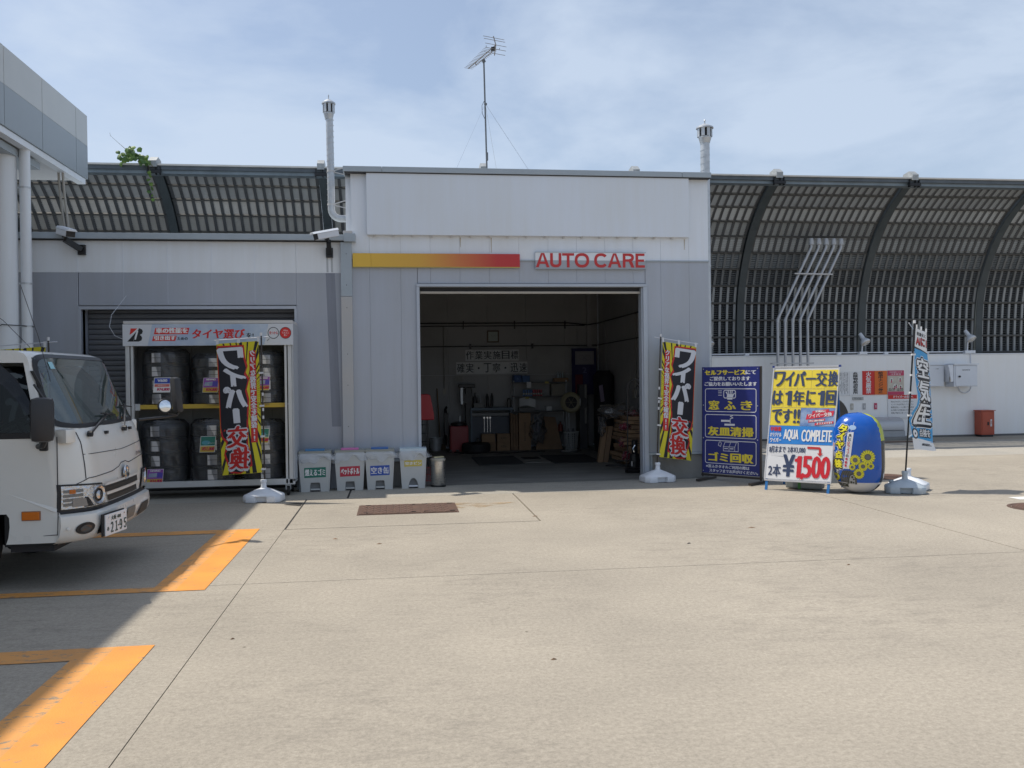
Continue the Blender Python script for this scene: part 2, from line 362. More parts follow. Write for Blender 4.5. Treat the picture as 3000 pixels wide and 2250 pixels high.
trim_light = mat('light_trim', (0.58, 0.58, 0.60), 0.4, var=0.05, c2=(0.50, 0.48, 0.45), vscale=1.5)
alu = mat('brushed_aluminium', (0.55, 0.57, 0.60), 0.38, 0.7, var=0.05)
gap = mat('dark_gap', (0.04, 0.04, 0.045), 0.8)
joint_grey = mat('seam_backing', (0.45, 0.48, 0.52), 0.8)
plinth_m = mat('raw_concrete', (0.27, 0.265, 0.25), 0.85, c2=(0.19, 0.185, 0.175), vscale=2.5, bump=0.4, bscale=30)
bwall_m = facade('white_boundary_wall_paint', (0.87, 0.87, 0.87), 0.04)
galv = mat('galvanised_steel', (0.50, 0.52, 0.54), 0.42, 0.55, var=0.12, vscale=9)
dark_steel = mat('dark_green_grey_steel', (0.055, 0.068, 0.074), 0.55, var=0.15)
strip_m = mat('barrier_strip', (0.27, 0.285, 0.29), 0.5, 0.1, var=0.15, vscale=1.2)
blade_m = mat('barrier_blade', (0.20, 0.20, 0.195), 0.55, var=0.12, vscale=1.5)
back_m = mat('barrier_backing', (0.03, 0.033, 0.038), 0.9)
rail_m = mat('barrier_rail', (0.075, 0.075, 0.072), 0.6)
white_pl = mat('white_plastic', (0.72, 0.75, 0.80), 0.35, var=0.04)
white_pr = mat('white_print', (0.78, 0.78, 0.78), 0.5)
black_pr = mat('black_print', (0.012, 0.012, 0.015), 0.5)
red_pr = mat('red_print', (0.62, 0.025, 0.02), 0.5)
red_dark = mat('dark_red_print', (0.42, 0.02, 0.02), 0.5)
yel_pr = mat('yellow_print', (0.80, 0.66, 0.04), 0.5)
navy_pr = mat('navy_print', (0.03, 0.05, 0.16), 0.5)
blue_pr = mat('blue_print', (0.03, 0.20, 0.62), 0.5)
black_pl = mat('black_plastic', (0.02, 0.02, 0.022), 0.45)
rubber = mat('black_rubber', (0.018, 0.018, 0.019), 0.7)
black_metal = mat('black_metal', (0.02, 0.02, 0.022), 0.4, 0.3)
steel = mat('stainless_steel', (0.55, 0.54, 0.52), 0.28, 1.0, stretch=(1, 1, 12), var=0.1, vscale=8)
chrome = mat('chrome', (0.75, 0.77, 0.8), 0.08, 1.0)
card = mat('brown_cardboard', (0.30, 0.19, 0.11), 0.8, var=0.12, vscale=4)
card2 = mat('worn_cardboard', (0.24, 0.155, 0.095), 0.85, var=0.15, vscale=4)
rust = mat('rusty_iron', (0.12, 0.068, 0.048), 0.8, c2=(0.08, 0.05, 0.038), vscale=7, bump=0.3, bscale=60)
rust_hi = mat('worn_rusty_stud', (0.21, 0.13, 0.10), 0.7)

# ================================================================ GROUND
def slab(pts, m, z=0.0, th=0.12):
    g = G().prism([(x, y, z-th) for x, y in pts], (0, 0, th)); return g.build('paving_slab', m, pav, fix=True)
gnd = G().add([(-900, -900, -0.135), (900, -900, -0.135), (900, 900, -0.135), (-900, 900, -0.135)], [(0, 1, 2, 3)]).build('ground', mat('grey_ground', (0.27, 0.26, 0.24), 0.9, var=0.1, vscale=0.2), fix=False)
gnd['kind'] = 'structure'
pav = bpy.data.objects.new('pavement', None); COL.objects.link(pav); pav['kind'] = 'structure'; ORG['pavement'] = Vector((0, 0, 0))
W = 0.003
def rslab(x0, y0, x1, y1, m, a=W, b=W, c=W, d=W): return slab([(x0+a, y0+b), (x1-c, y0+b), (x1-c, y1-d), (x0+a, y1-d)], m)
rslab(-26, -14, -1.2, 7.12, concrete, d=0.004)
rslab(-26, 7.12, -1.2, 11.96, concrete, b=0.004)
rslab(-1.2, -14, 5.5, 7.12, concrete, d=0.004)
slab([(-1.2+W, 7.124), (5.5-.006, 7.124), (5.5-.006, 11.96-W), (1.56+.009, 11.96-W), (1.56+.009, 9.63-.008), (-1.2+W, 9.63-.008)], concrete)
rslab(-1.2, 9.63, 1.56, 11.96, concrete, a=0.018, b=.010, c=.009)
rslab(5.5, -14, 34, 7.12, concrete, d=0.004)
rslab(5.5, 7.12, 34, 15.4, concrete, a=.008, b=0.004, d=0.004)
rslab(5.5, 15.4, 34, 18.75, concrete_far, b=0.0, d=0.004)
rslab(4.8, 11.96, 5.5, 19.9, concrete, c=-W, d=0)
rslab(5.5+W, 18.75, 34, 19.9, concrete, b=0.02, d=0, a=0)
rslab(-26, 11.96, -0.66, 13.075, concrete_apron, c=0.014)
rslab(-0.66, 11.96, 4.8, 13.075, concrete_apron, a=0.014)
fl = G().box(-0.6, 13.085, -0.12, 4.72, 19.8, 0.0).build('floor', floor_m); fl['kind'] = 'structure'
# spalled corner of the joint, filler in the wide joints
g = G(); g.box(-1.214, 9.6, -0.06, -1.186, 11.96, -0.004); g.box(-0.674, 11.96, -0.06, -0.646, 13.07, -0.004)
g.add([(-1.21, 11.35, 0.003), (-1.21, 11.62, 0.003), (-1.30, 11.66, 0.003), (-1.44, 11.52, 0.003), (-1.31, 11.42, 0.003)], [(0, 1, 2, 3, 4)])
g.build('joint_filler', sealant, pav)
# orange parking markings
g = G(); Z = 0.004
def stripe(x0, y0, x1, y1, m, name='parking_marking', z=Z):
    return G().add([(x0, y0, z), (x1, y0, z), (x1, y1, z), (x0, y1, z)], [(0, 1, 2, 3)]).build(name, m, pav, fix=False)
stripe(-1.69, 6.97, -1.465, 9.72, yellow_line); stripe(-1.87, 6.97, -1.69, 9.72, yellow_old)
stripe(-9.0, 9.50, -1.87, 9.72, yellow_old); stripe(-9.0, 6.97, -1.87, 7.12, yellow_old)
stripe(-1.69, -3.0, -1.465, 5.57, yellow_line); stripe(-1.87, -3.0, -1.69, 5.57, yellow_old)
stripe(-9.0, 5.33, -1.87, 5.57, yellow_old)
stripe(7.6, 9.98, 13, 10.2, white_line)
# rusty stain beside the hatch
g = G(); g.add([(0.69, 10.55, .0035), (0.98, 10.72, .0035), (1.25, 10.95, .0035), (1.5, 11.12, .0035), (1.05, 11.12, .0035), (0.69, 11.22, .0035)], [(0, 1, 2, 3, 4, 5)])
sm = mat('rust_stain', (0.42, 0.29, 0.15), 0.85, var=0.1, vscale=5); _t = sm.node_tree
_tr = N(_t, 'ShaderNodeBsdfTransparent'); _mx = N(_t, 'ShaderNodeMixShader'); _n = N(_t, 'ShaderNodeTexNoise', inp={'Scale': 4.0, 'Detail': 5.0}); _g = N(_t, 'ShaderNodeNewGeometry')
_r = N(_t, 'ShaderNodeValToRGB'); _r.color_ramp.elements[0].position = 0.42; _r.color_ramp.elements[1].position = 0.70; _r.color_ramp.elements[1].color = (0.75, 0.75, 0.75, 1)
_t.links.new(_g.outputs['Position'], _n.inputs['Vector']); _t.links.new(_n.outputs[0], _r.inputs[0]); _t.links.new(_r.outputs[0], _mx.inputs[0])
_t.links.new(_tr.outputs[0], _mx.inputs[1]); _t.links.new(_t.nodes['Principled BSDF'].outputs[0], _mx.inputs[2]); _t.links.new(_mx.outputs[0], _t.nodes['Material Output'].inputs[0])
g.build('rust_stain', sm, pav, fix=False)
# rectangular hatch of two rusty plates
t = thing('access_hatch', 'rusty rectangular double hatch cover with diamond tread set in the paving', 'hatch cover', (0.12, 10.83, 0))
for x0, x1 in ((-0.45, 0.27), (0.29, 0.695)):
    c = G().box(x0, 10.46, -0.02, x1, 11.2, 0.010).build('cover_plate', rust, t)
    g = G()
    nx = int((x1-x0-0.04)/0.078)
    for i in range(nx):
        for j in range(8):
            cx, cy = x0+0.055+i*0.078, 10.51+j*0.090; s = 1 if (i+j) % 2 else -1
            g.obox((cx, cy, 0.0125), (0.026, 0.020*s, 0), (-0.004*s, 0.010, 0), (0, 0, 0.003))
    g.build('tread_stud', rust_hi, c, kind='stuff', fix=False)
    for a in (0.12, 0.88):
        for b in (10.52, 11.14): G().box(x0+(x1-x0)*a-0.03, b-0.008, 0.011, x0+(x1-x0)*a+0.03, b+0.008, 0.0165).build('lifting_slot', black_metal, c)
G().box(-0.475, 10.435, -0.05, 0.72, 11.225, 0.005).build('frame_rim', rust, t)
def manhole(x, y, r, label):
    t = thing('manhole_cover', label, 'manhole cover', (x, y, 0), group='round rusty manhole covers')
    G().lathe([(r+0.04, -0.04), (r+0.04, 0.005), (r, 0.006), (r, -0.04)], (x, y, 0), 40).build('rim', rust, t)
    G().lathe([(0.001, -0.02), (r-0.01, -0.02), (r-0.01, 0.008), (0.001, 0.008)], (x, y, 0), 40).build('lid', rust, t)
    g = G()
    for i in range(-9, 10):
        for j in range(-9, 10):
            a, b = i*r/9, j*r/9
            if a*a+b*b < (r*0.86)**2: g.box(x+a-r/30, y+b-r/30, 0.008, x+a+r/30, y+b+r/30, 0.012)
    g.build('tread_stud', rust_hi, t, kind='stuff', fix=False)
manhole(7.35, 12.6, 0.36, 'round rusty manhole cover half hidden behind the blue flag base')
manhole(7.42, 9.36, 0.33, 'round rusty manhole cover cut off by the right edge of the view')
t = thing('drain_grating', 'narrow rusty drain grating strip in the paving near the white wall', 'drain', (10.9, 18.75, 0))
G().box(9.9, 18.62, -0.05, 12.1, 18.82, 0.004).build('frame_strip', rust, t)
g = G()
for i in range(72): g.box(9.93+i*0.03, 18.64, 0.004, 9.945+i*0.03, 18.80, 0.012)
g.build('bar', rust_hi, t, kind='stuff')
# scraps and leaves on the paving
for i, (x, y, l, a, nm, lb, c) in enumerate([
    (2.72, 8.05, .05, .3, 'dry_leaf', 'curled dark scrap lying on the paving below the price board', black_pl),
    (3.63, 8.75, .09, .1, 'twig', 'thin dark twig on the paving in front of the inflatable', card2),
    (1.55, 9.95, .07, .05, 'twig', 'short brown stick on the paving in front of the garage door', card2),
    (-1.02, 5.62, .03, .4, 'dry_leaf', 'tiny dark leaf beside the corner of the near orange line', card2),
    (0.86, 4.9, .04, .2, 'dry_leaf', 'dark dry leaf alone in the middle of the sunny paving', card2),
    (3.7, 6.9, .04, .2, 'dry_leaf', 'small brown leaf on the right part of the near paving', card2),
    (-0.62, 8.95, .06, 2.9, 'dry_leaf', 'flat brown leaf on the paving below the rusty hatch', card2),
    (-0.18, 8.6, .06, .1, 'dry_leaf', 'thin brown leaf lying right of the flat one below the hatch', card2)]):
    g = G(); d = V(math.cos(a), math.sin(a), 0)*l/2; n = V(-d.y, d.x, 0)*0.28
    P = V(x, y, 0.001)
    g.add([P-d, P-d*0.3-n, P+d*0.5-n*.7, P+d, P+d*0.3+n, P-d*0.5+n*.8, P-d*.1+V(0, 0, .010), P+d*.4+V(0, 0, .007)],
          [(0, 1, 6), (1, 2, 7, 6), (2, 3, 7), (3, 4, 7), (4, 5, 6, 7), (5, 0, 6)])
    tag(g.build(nm, c), lb, 'leaf' if 'leaf' in nm else 'twig')

# ================================================================ MAIN GARAGE BUILDING
FY = 13.09
bd = thing('garage_building', 'grey and white steel clad garage with a wide open bay and blank sign panel above', 'building', (2.0, 13.09, 0))
BX0, BX1 = -0.62, 4.78
seams = [-0.62, -0.36, 0.09, 0.525, 0.96, 1.40, 1.845, 2.285, 2.72, 3.155, 3.59, 4.025, 4.47, 4.78]
G().box(BX0, FY+0.05, 0.0, 0.335, FY+0.15, 4.55).box(3.775, FY+0.05, 0, BX1-0.02, FY+0.15, 4.55).box(0.335, FY+0.05, 2.96, 3.775, FY+0.15, 4.55).build('wall_core', joint_grey, bd)
for a, b in zip(seams, seams[1:]):
    def pan(x0, x1, z0, z1, m): G().box(x0+.0012, FY, z0, x1-.0012, FY+0.045, z1).build('wall_panel', m, bd)
    if b <= 0.34 or a >= 3.77: pan(a, b, 0.41, 3.315, wall_grey)
    elif a < 0.33 < b: pan(a, 0.33, 0.41, 3.315, wall_grey); pan(0.335, b, 2.985, 3.315, wall_grey)
    elif a < 3.78 < b: pan(a, 3.775, 2.985, 3.315, wall_grey); pan(3.78, b, 0.41, 3.315, wall_grey)
    else: pan(a, b, 2.985, 3.315, wall_grey)
    pan(a, b, 3.335, 4.575, wall_white)
G().box(BX0, FY-0.018, 3.315, BX1+0.01, FY+0.04, 3.335).build('drip_flashing', trim, bd, bevel=0.003)
# sign box without lettering
G().box(-0.39, FY-0.085, 3.68, 4.45, FY-0.002, 4.575).build('blank_sign_panel', facade('sign_panel_white', (0.71, 0.755, 0.82), 0.035), bd, bevel=0.004)
g = G()
for x in [-0.3+0.28*i for i in range(17)]: g.box(x, FY-0.06, 3.66, x+0.03, FY-0.01, 3.68)
g.build('panel_clip', trim_light, bd)
# coping in three lengths
for x0, x1 in ((-0.72, -0.165), (-0.160, 4.34), (4.345, 4.80)):
    G().box(x0, FY-0.11, 4.585, x1, FY+0.25, 4.665).build('coping', trim, bd, bevel=0.005)
G().box(-0.70, FY-0.10, 4.572, 4.79, FY+0.2, 4.585).build('coping_shadow_gap', gap, bd)
# side walls, back wall, roof, ceiling
lining = mat('garage_lining', (0.37, 0.37, 0.37), 0.7, var=0.1, vscale=1.2, bump=0.1)
G().box(-0.70, FY+0.15, 0, -0.62, 19.86, 4.55).build('side_wall', wall_white, bd)
G().box(BX1-0.08, FY+0.152, 0, BX1, 19.86, 4.55).build('side_wall', wall_grey, bd)
G().box(BX0, 19.76, 0, BX1-0.08, 19.86, 4.55).build('rear_wall', wall_white, bd)
G().box(-0.70, FY+0.10, 4.55, BX1, 19.90, 4.60).build('roof', trim, bd)
# interior lining in separate boards
for x0 in [-0.6+0.88*i for i in range(6)]:
    x1 = min(x0+0.875, 4.55)
    if x1-x0 > .1:
        G().box(x0, 19.72, 0.05, x1, 19.755, 1.635).build('lining_board', lining, bd); G().box(x0, 19.72, 1.64, x1, 19.755, 4.2).build('lining_board', lining, bd)
for y0 in [13.3+0.9*i for i in range(7)]:
    G().box(4.56, y0, 0.0, 4.60, y0+0.895, 4.2).build('lining_board', lining, bd); G().box(-0.6, y0, 0.0, -0.56, y0+0.895, 4.2).build('lining_board', lining, bd)
G().box(-0.6, FY+0.16, 4.2, 4.6, 19.75, 4.24).build('ceiling', lining, bd)
G().box(4.30, 19.60, 0, 4.40, 19.72, 4.2).build('inner_post', lining, bd)
G().box(-0.6, 13.26, 2.96, 4.6, 13.62, 3.4).build('shutter_box', mat('shutter_box_cream', (0.30, 0.28, 0.25), 0.6), bd)
# door frame, shutter bottom bar
fm = mat('door_frame_paint', (0.42, 0.46, 0.52), 0.4, var=0.05)
G().box(0.315, FY-0.035, 0.0, 0.36, FY+0.17, 2.93).build('door_jamb', fm, bd, bevel=0.004)
G().box(3.735, FY-0.035, 0.0, 3.80, FY+0.005, 2.93).box(3.715, FY+0.006, 0.0, 3.80, FY+0.17, 2.93).build('door_jamb', fm, bd, bevel=0.004)
G().box(0.315, FY-0.035, 2.932, 3.80, FY+0.17, 2.975).build('door_head', fm, bd, bevel=0.004)
G().box(0.37, FY+0.05, 2.835, 3.71, FY+0.085, 2.87).build('shutter_bottom_bar', mat('cream_bar', (0.42, 0.39, 0.34), 0.5), bd, bevel=0.005)
G().box(0.37, FY+0.09, 2.86, 3.71, FY+0.12, 3.0).build('shutter_curtain', gap, bd)
# concrete plinth
G().box(BX0, FY+0.01, 0, 0.31, FY+0.15, 0.365).build('plinth', plinth_m, bd, bevel=0.006)
G().box(3.87, FY+0.01, 0, BX1-0.02, FY+0.15, 0.365).build('plinth', plinth_m, bd, bevel=0.006)
g = G()
for i in range(4): g.box(3.805+i*0.016, FY+0.005+0.01*(i % 2), 0, 3.819+i*0.016, FY+0.15, 0.37)
g.build('plinth_end_strip', trim, bd)
G().box(3.80, FY-0.03, 0.372, BX1+0.005, FY+0.03, 0.408).build('base_flashing', trim, bd, bevel=0.004)
G().box(BX0, FY-0.03, 0.372, 0.314, FY+0.03, 0.408).build('base_flashing', trim, bd, bevel=0.004)
# rust runs under the sign panel
g = G()
for x, z in ((1.43, 3.44), (0.97, 3.52), (4.40, 3.50)): g.add([(x-.006, FY-.0015, 3.66), (x+.008, FY-.0015, 3.66), (x+.003, FY-.0015, z), (x-.003, FY-.0015, z)], [(0, 1, 2, 3)])
g.build('rust_run', mat('rust_run', (0.40, 0.33, 0.24), 0.7), bd, fix=False)
# gradient stripe board
t = thing('gradient_stripe_board', 'long flat board fading from yellow to red above the bay', 'sign', (0.6, 13.09, 3.3))
gm = bpy.data.materials.new('yellow_to_red_gradient'); gm.use_nodes = True
_t = gm.node_tree; _p = _t.nodes['Principled BSDF']; _g = N(_t, 'ShaderNodeNewGeometry'); _s = N(_t, 'ShaderNodeSeparateXYZ'); _mr = N(_t, 'ShaderNodeMapRange')
_mr.inputs['From Min'].default_value = -0.6; _mr.inputs['From Max'].default_value = 1.85
_cr = N(_t, 'ShaderNodeValToRGB'); _e = _cr.color_ramp.elements; _e[0].position = 0.0; _e[0].color = (0.74, 0.47, 0.05, 1); _e[1].position = 1.0; _e[1].color = (0.50, 0.025, 0.03, 1)
for ps, c in ((0.40, (0.66, 0.36, 0.05, 1)), (0.64, (0.58, 0.17, 0.05, 1)), (0.86, (0.50, 0.035, 0.03, 1))): q = _e.new(ps); q.color = c
_l = _t.links.new; _l(_g.outputs['Position'], _s.inputs[0]); _l(_s.outputs[0], _mr.inputs['Value']); _l(_mr.outputs[0], _cr.inputs[0]); _l(_cr.outputs[0], _p.inputs['Base Color']); _p.inputs['Roughness'].default_value = 0.4
for a, b in ((-0.60, -0.335), (-0.334, 1.85)):
    G().box(a, FY-0.05, 3.222, b, FY-0.02, 3.415).build('board_section', gm, t, bevel=0.003)
g = G(); g.box(-0.60, FY-0.052, 3.212, 1.85, FY-0.02, 3.221); g.build('edge_trim', mat('thin_yellow_edge', (0.6, 0.45, 0.1), 0.4), t)
# AUTO CARE
t = thing('auto_care_sign', 'red AUTO CARE letters on a thin clear backed sign above the bay', 'sign', (2.93, 13.09, 3.3))
pm = plane_map((0, FY-0.03, 0), (1, 0, 0), (0, 0, 1), (0, -1, 0))
g = G(); g.box(2.085, FY-0.045, 3.325, 3.775, FY-0.022, 3.445); g.build('upper_back_plate', wall_white2, t)
g = G(); g.box(2.085, FY-0.045, 3.205, 3.775, FY-0.022, 3.324); g.build('lower_back_plate', mat('pale_grey_plate', (0.36, 0.375, 0.41), 0.45), t)
g = G()
for z in (3.200, 3.446): g.box(2.08, FY-0.05, z-0.004, 3.78, FY-0.02, z+0.004)
g.build('edge_rail', trim, t)
redl = mat('red_letter', (0.52, 0.03, 0.03), 0.45)
def grot(ch, w_, h_, k):
    """plain grotesque capitals drawn as closed outlines (k = stroke width)"""
    def ring(x0, x1, y0, y1, a0, a1, n=26):
        cx, cy, rx, ry = (x0+x1)/2, (y0+y1)/2, (x1-x0)/2, (y1-y0)/2; P = []
        for i in range(n+1):
            a = math.radians(a0+(a1-a0)*i/n); c_, s_ = math.cos(a), math.sin(a); e = 2/2.35
            P.append((math.copysign(abs(c_)**e, c_), math.copysign(abs(s_)**e, s_)))
        return [[(cx+p[0]*rx, cy+p[1]*ry), (cx+q[0]*rx, cy+q[1]*ry), (cx+q[0]*(rx-k), cy+q[1]*(ry-k)), (cx+p[0]*(rx-k), cy+p[1]*(ry-k))] for p, q in zip(P, P[1:])]
    R_ = lambda x0, y0, x1, y1: [(x0, y0), (x1, y0), (x1, y1), (x0, y1)]
    if ch == 'A': return [[(0, 0), (k*1.1, 0), (w_/2+k*.12, h_), (w_/2-k*.6, h_)], [(w_-k*1.1, 0), (w_, 0), (w_/2+k*.6, h_), (w_/2-k*.12, h_)], R_(w_*.22, h_*.24, w_*.78, h_*.24+k*.85)]
    if ch == 'U': return [R_(0, h_*.34, k, h_), R_(w_-k, h_*.34, w_, h_)]+ring(0, w_, 0, h_*.68, 180, 360)
    if ch == 'T': return [R_(0, h_-k*.9, w_, h_), R_(w_/2-k/2, 0, w_/2+k/2, h_-k*.9)]
    if ch == 'O': return ring(0, w_, -.002, h_+.002, 0, 360, 40)
    if ch == 'C': return ring(0, w_, -.002, h_+.002, 38, 322, 34)
    if ch == 'E': return [R_(0, 0, k, h_), R_(k, 0, w_, k*.88), R_(k, h_-k*.88, w_*.97, h_), R_(k, h_/2-k*.42, w_*.92, h_/2+k*.42)]
    if ch == 'R': return [R_(0, 0, k, h_), R_(k, h_-k*.88, w_*.62, h_), R_(k, h_*.42, w_*.62, h_*.42+k*.88)]+[[(w_*.5+a, b) for a, b in q] for q in ring(-w_*.38, w_*.46, h_*.42, h_, -90, 90, 14)]+[[(w_*.52, h_*.42), (w_*.80, h_*.44), (w_, 0), (w_-k*1.15, 0)]]
for ch, a, b in (('A', 2.09, 2.298), ('U', 2.308, 2.478), ('T', 2.490, 2.672), ('O', 2.682, 2.902), ('C', 2.98, 3.190), ('A', 3.188, 3.400), ('R', 3.420, 3.600), ('E', 3.618, 3.762)):
    g = G()
    for k_, q in enumerate(grot(ch, b-a, .212, .041)): g.add([(a+x, FY-.048-.00002*k_, 3.220+y) for x, y in q], [(0, 1, 2, 3)])
    g.build('letter', redl, t, fix=False)

# ================================================================ LOW BUILDING WITH SHUTTER
lb = thing('low_building', 'lower grey and white storeroom with a closed roller shutter left of the garage', 'building', (-4, 13.09, 0))
SZ = 3.13
ls = [-9.2, -8.6, -8.0, -7.4, -6.8, -6.2, -5.6, -5.005, -4.405, -3.79, -3.19, -2.585, -1.99, -1.41, -0.775]
DX0, DX1, DZ = -4.36, -1.44, 2.64
G().box(-9.2, FY+0.05, 0, DX0, FY+0.15, 3.6).box(DX1, FY+0.05, 0, -0.71, FY+0.15, 3.6).box(DX0, FY+0.05, DZ, DX1, FY+0.15, 3.6).build('wall_core', joint_grey, lb)
for a, b in zip(ls, ls[1:]):
    def pan(x0, x1, z0, z1, m): G().box(x0+.0012, FY, z0, x1-.0012, FY+0.045, z1).build('wall_panel', m, lb)
    pan(a, b, SZ+.001, 3.575, wall_white2)
    if b <= DX0+.1 or a >= DX1-.1: pan(a, b, 0.0, SZ, wall_grey2)
    else: pan(max(a, DX0-.03), b, DZ+.03, SZ, wall_grey2)
for x in ls[5:-2]:
    z_ = (DZ+.04) if DX0 < x < DX1 else 0.0
    G().box(x-.008, FY-.004, z_, x+.008, FY-.0005, SZ).build('seam_cover', wall_grey, lb); G().box(x-.008, FY-.004, SZ+.001, x+.008, FY-.0005, 3.572).build('seam_cover', wall_white, lb)
G().box(-9.2, FY-0.10, 3.59, -0.62, FY+0.2, 3.675).build('coping', trim, lb, bevel=0.005)
G().box(-9.2, FY-0.07, 3.578, -0.7, FY+0.2, 3.59).build('coping_shadow_gap', gap, lb)
G().box(-0.72, FY-0.12, 3.573, -0.555, FY-0.002, 3.69).build('coping_end', trim, lb, bevel=0.004)
G().box(-0.73, FY-0.11, 3.692, -0.60, FY-0.003, 3.73).build('end_cap', trim_light, lb, bevel=0.004)
G().box(-9.2, FY+0.16, 3.42, -0.71, 19.8, 3.5).build('roof', trim, lb)
G().box(-9.2, 19.7, 0, -0.71, 19.8, 3.5).build('rear_wall', wall_grey2, lb)
# pilaster downpipe cover
G().box(-0.772, FY-0.075, 2.785, -0.612, FY-0.001, 3.57).build('corner_cover', trim, lb, bevel=0.006)
G().box(-0.772, FY-0.075, 0.0, -0.612, FY-0.001, 2.782).build('corner_cover', mat('corner_cover_paint', (0.40, 0.42, 0.44), 0.45, c2=(0.46, 0.435, 0.41), vscale=0.8), lb, bevel=0.006)
g = G()
for z in (3.40, 2.95, 2.62, 1.95, 1.5, 0.9): g.cyl((-0.69, FY-0.075, z), (-0.69, FY-0.079, z), 0.006, n=8)
g.build('rivet', gap, lb)
# shutter recess
G().box(DX0-.03, FY-0.02, DZ-.03, DX1+.03, FY+0.02, DZ+.012).build('door_head', wall_grey, lb)
G().box(DX0-.035, FY-0.02, 0, DX0, FY+0.28, DZ-.031).build('door_jamb', wall_grey, lb)
G().box(DX1, FY-0.02, 0, DX1+.035, FY+0.28, DZ-.031).build('door_jamb', wall_grey, lb)
shm = mat('shutter_slat_paint', (0.15, 0.155, 0.17), 0.45, 0.2, var=0.1)
zz = 0.02; k = 0; slat_me = None
while zz < DZ-0.05:
    h = 0.075
    if slat_me is None:
        g = G(); pr = [(0, 0.002), (-.012, .012), (-.016, .04), (-.012, .065), (0, .074)]
        g.add([(x, FY+0.27+a, b) for x in (DX0+.01, DX1-.01) for a, b in pr], [(i, i+1, i+6, i+5) for i in range(4)])
        o = g.build('shutter_slat', shm, lb, fix=False); slat_me = o
    else:
        o = slat_me.copy(); COL.objects.link(o); o.parent = lb
    o.location = (slat_me.location.x, slat_me.location.y, zz); zz += h; k += 1
G().box(DX0, FY+0.275, 0, DX1, FY+0.30, DZ).build('shutter_backing', gap, lb)
# dark water stains below the camera
g = G(); sg = mat('water_stain', (0.17, 0.175, 0.195), 0.5)
# ================================================================ CHIMNEYS
def cowl(t, x, y, z, r, lean=0):
    g = G(); g.cyl((x, y, z-0.10), (x, y, z-.02), r*1.02, r*1.35, 18); g.cyl((x, y, z-.02), (x, y, z+.0), r*1.35, n=18); g.build('cowl_neck', galv, t, smooth=1)
    g = G()
    for i in range(8):
        a = i*math.pi/4+.2; c, s = math.cos(a), math.sin(a)
        g.obox((x+c*r*1.5, y+s*r*1.5, z+.065), (-s*r*0.36, c*r*0.36, 0), (c*.004, s*.004, 0), (0, 0, .065))
    g.build('cowl_vane', galv, t)
    G().cyl((x, y, z), (x, y, z+.13), r*0.9, n=16).build('cowl_core', gap, t)
    g = G(); g.lathe([(r*1.2, .125), (r*1.85, .13), (r*1.8, .15), (r*1.2, .175), (r*0.5, .20), (r*.12, .21), (r*.12, .24), (r*.2, .255), (r*.08, .275)], (x, y, z), 18); g.build('cowl_cap', galv, t, smooth=1)
t = thing('chimney_pipe', 'spiral steel flue with an elbow on the left side of the garage roof', 'flue', (-0.93, 13.6, 4.0))
arc = [(-0.93+0.14-0.14*math.cos(a), 13.6, 4.15-0.14*math.sin(a)) for a in [i*math.pi/12 for i in range(7)]]
G().tube([(-0.955+.012, 13.6, 5.55), (-0.935, 13.6, 4.9), (-0.93, 13.6, 4.4)]+arc+[(-0.70, 13.6, 4.01)], 0.054, 16).build('flue_tube', galv, t, smooth=1)
g = G()
for i in range(15): z = 4.3+i*0.084; g.tube([(-0.935+0.056*math.cos(a), 13.6+0.056*math.sin(a), z+.02*math.cos(a)) for a in [j*math.pi/8 for j in range(16)]], 0.003, 4, closed=True)
g.build('spiral_seam', trim_light, t, kind='stuff')
cowl(t, -0.95, 13.6, 5.60, 0.056)
g = G()
for z in (4.72, 4.22):
    for dz in (-.06, .06): g.bar((-0.93, 13.6, z), (-0.70, 13.55, z+dz), .018, .012)
    g.cyl((-0.93, 13.6, z-.012), (-0.93, 13.6, z+.012), 0.06, n=16)
g.build('wall_bracket', trim_light, t)
t = thing('chimney_pipe', 'straight spiral steel flue rising beside the right corner of the garage', 'flue', (4.875, 13.45, 0))
G().cyl((4.875, 13.45, 0), (4.875, 13.45, 5.30), 0.072, n=20).build('flue_tube', galv, t, smooth=1)
g = G()
for i in range(48): z = 0.3+i*0.105; g.tube([(4.875+0.074*math.cos(a), 13.45+0.074*math.sin(a), z+.025*math.cos(a)) for a in [j*math.pi/8 for j in range(16)]], 0.003, 4, closed=True)
g.build('spiral_seam', galv, t, kind='stuff')
cowl(t, 4.875, 13.45, 5.33, 0.074)
g = G()
for z in (4.2, 3.3, 2.2, 1.2): g.cyl((4.875, 13.45, z-.015), (4.875, 13.45, z+.015), 0.078, n=16); g.bar((4.78, 13.4, z), (4.875, 13.4, z), .02, .02)
g.build('pipe_clamp', galv, t)

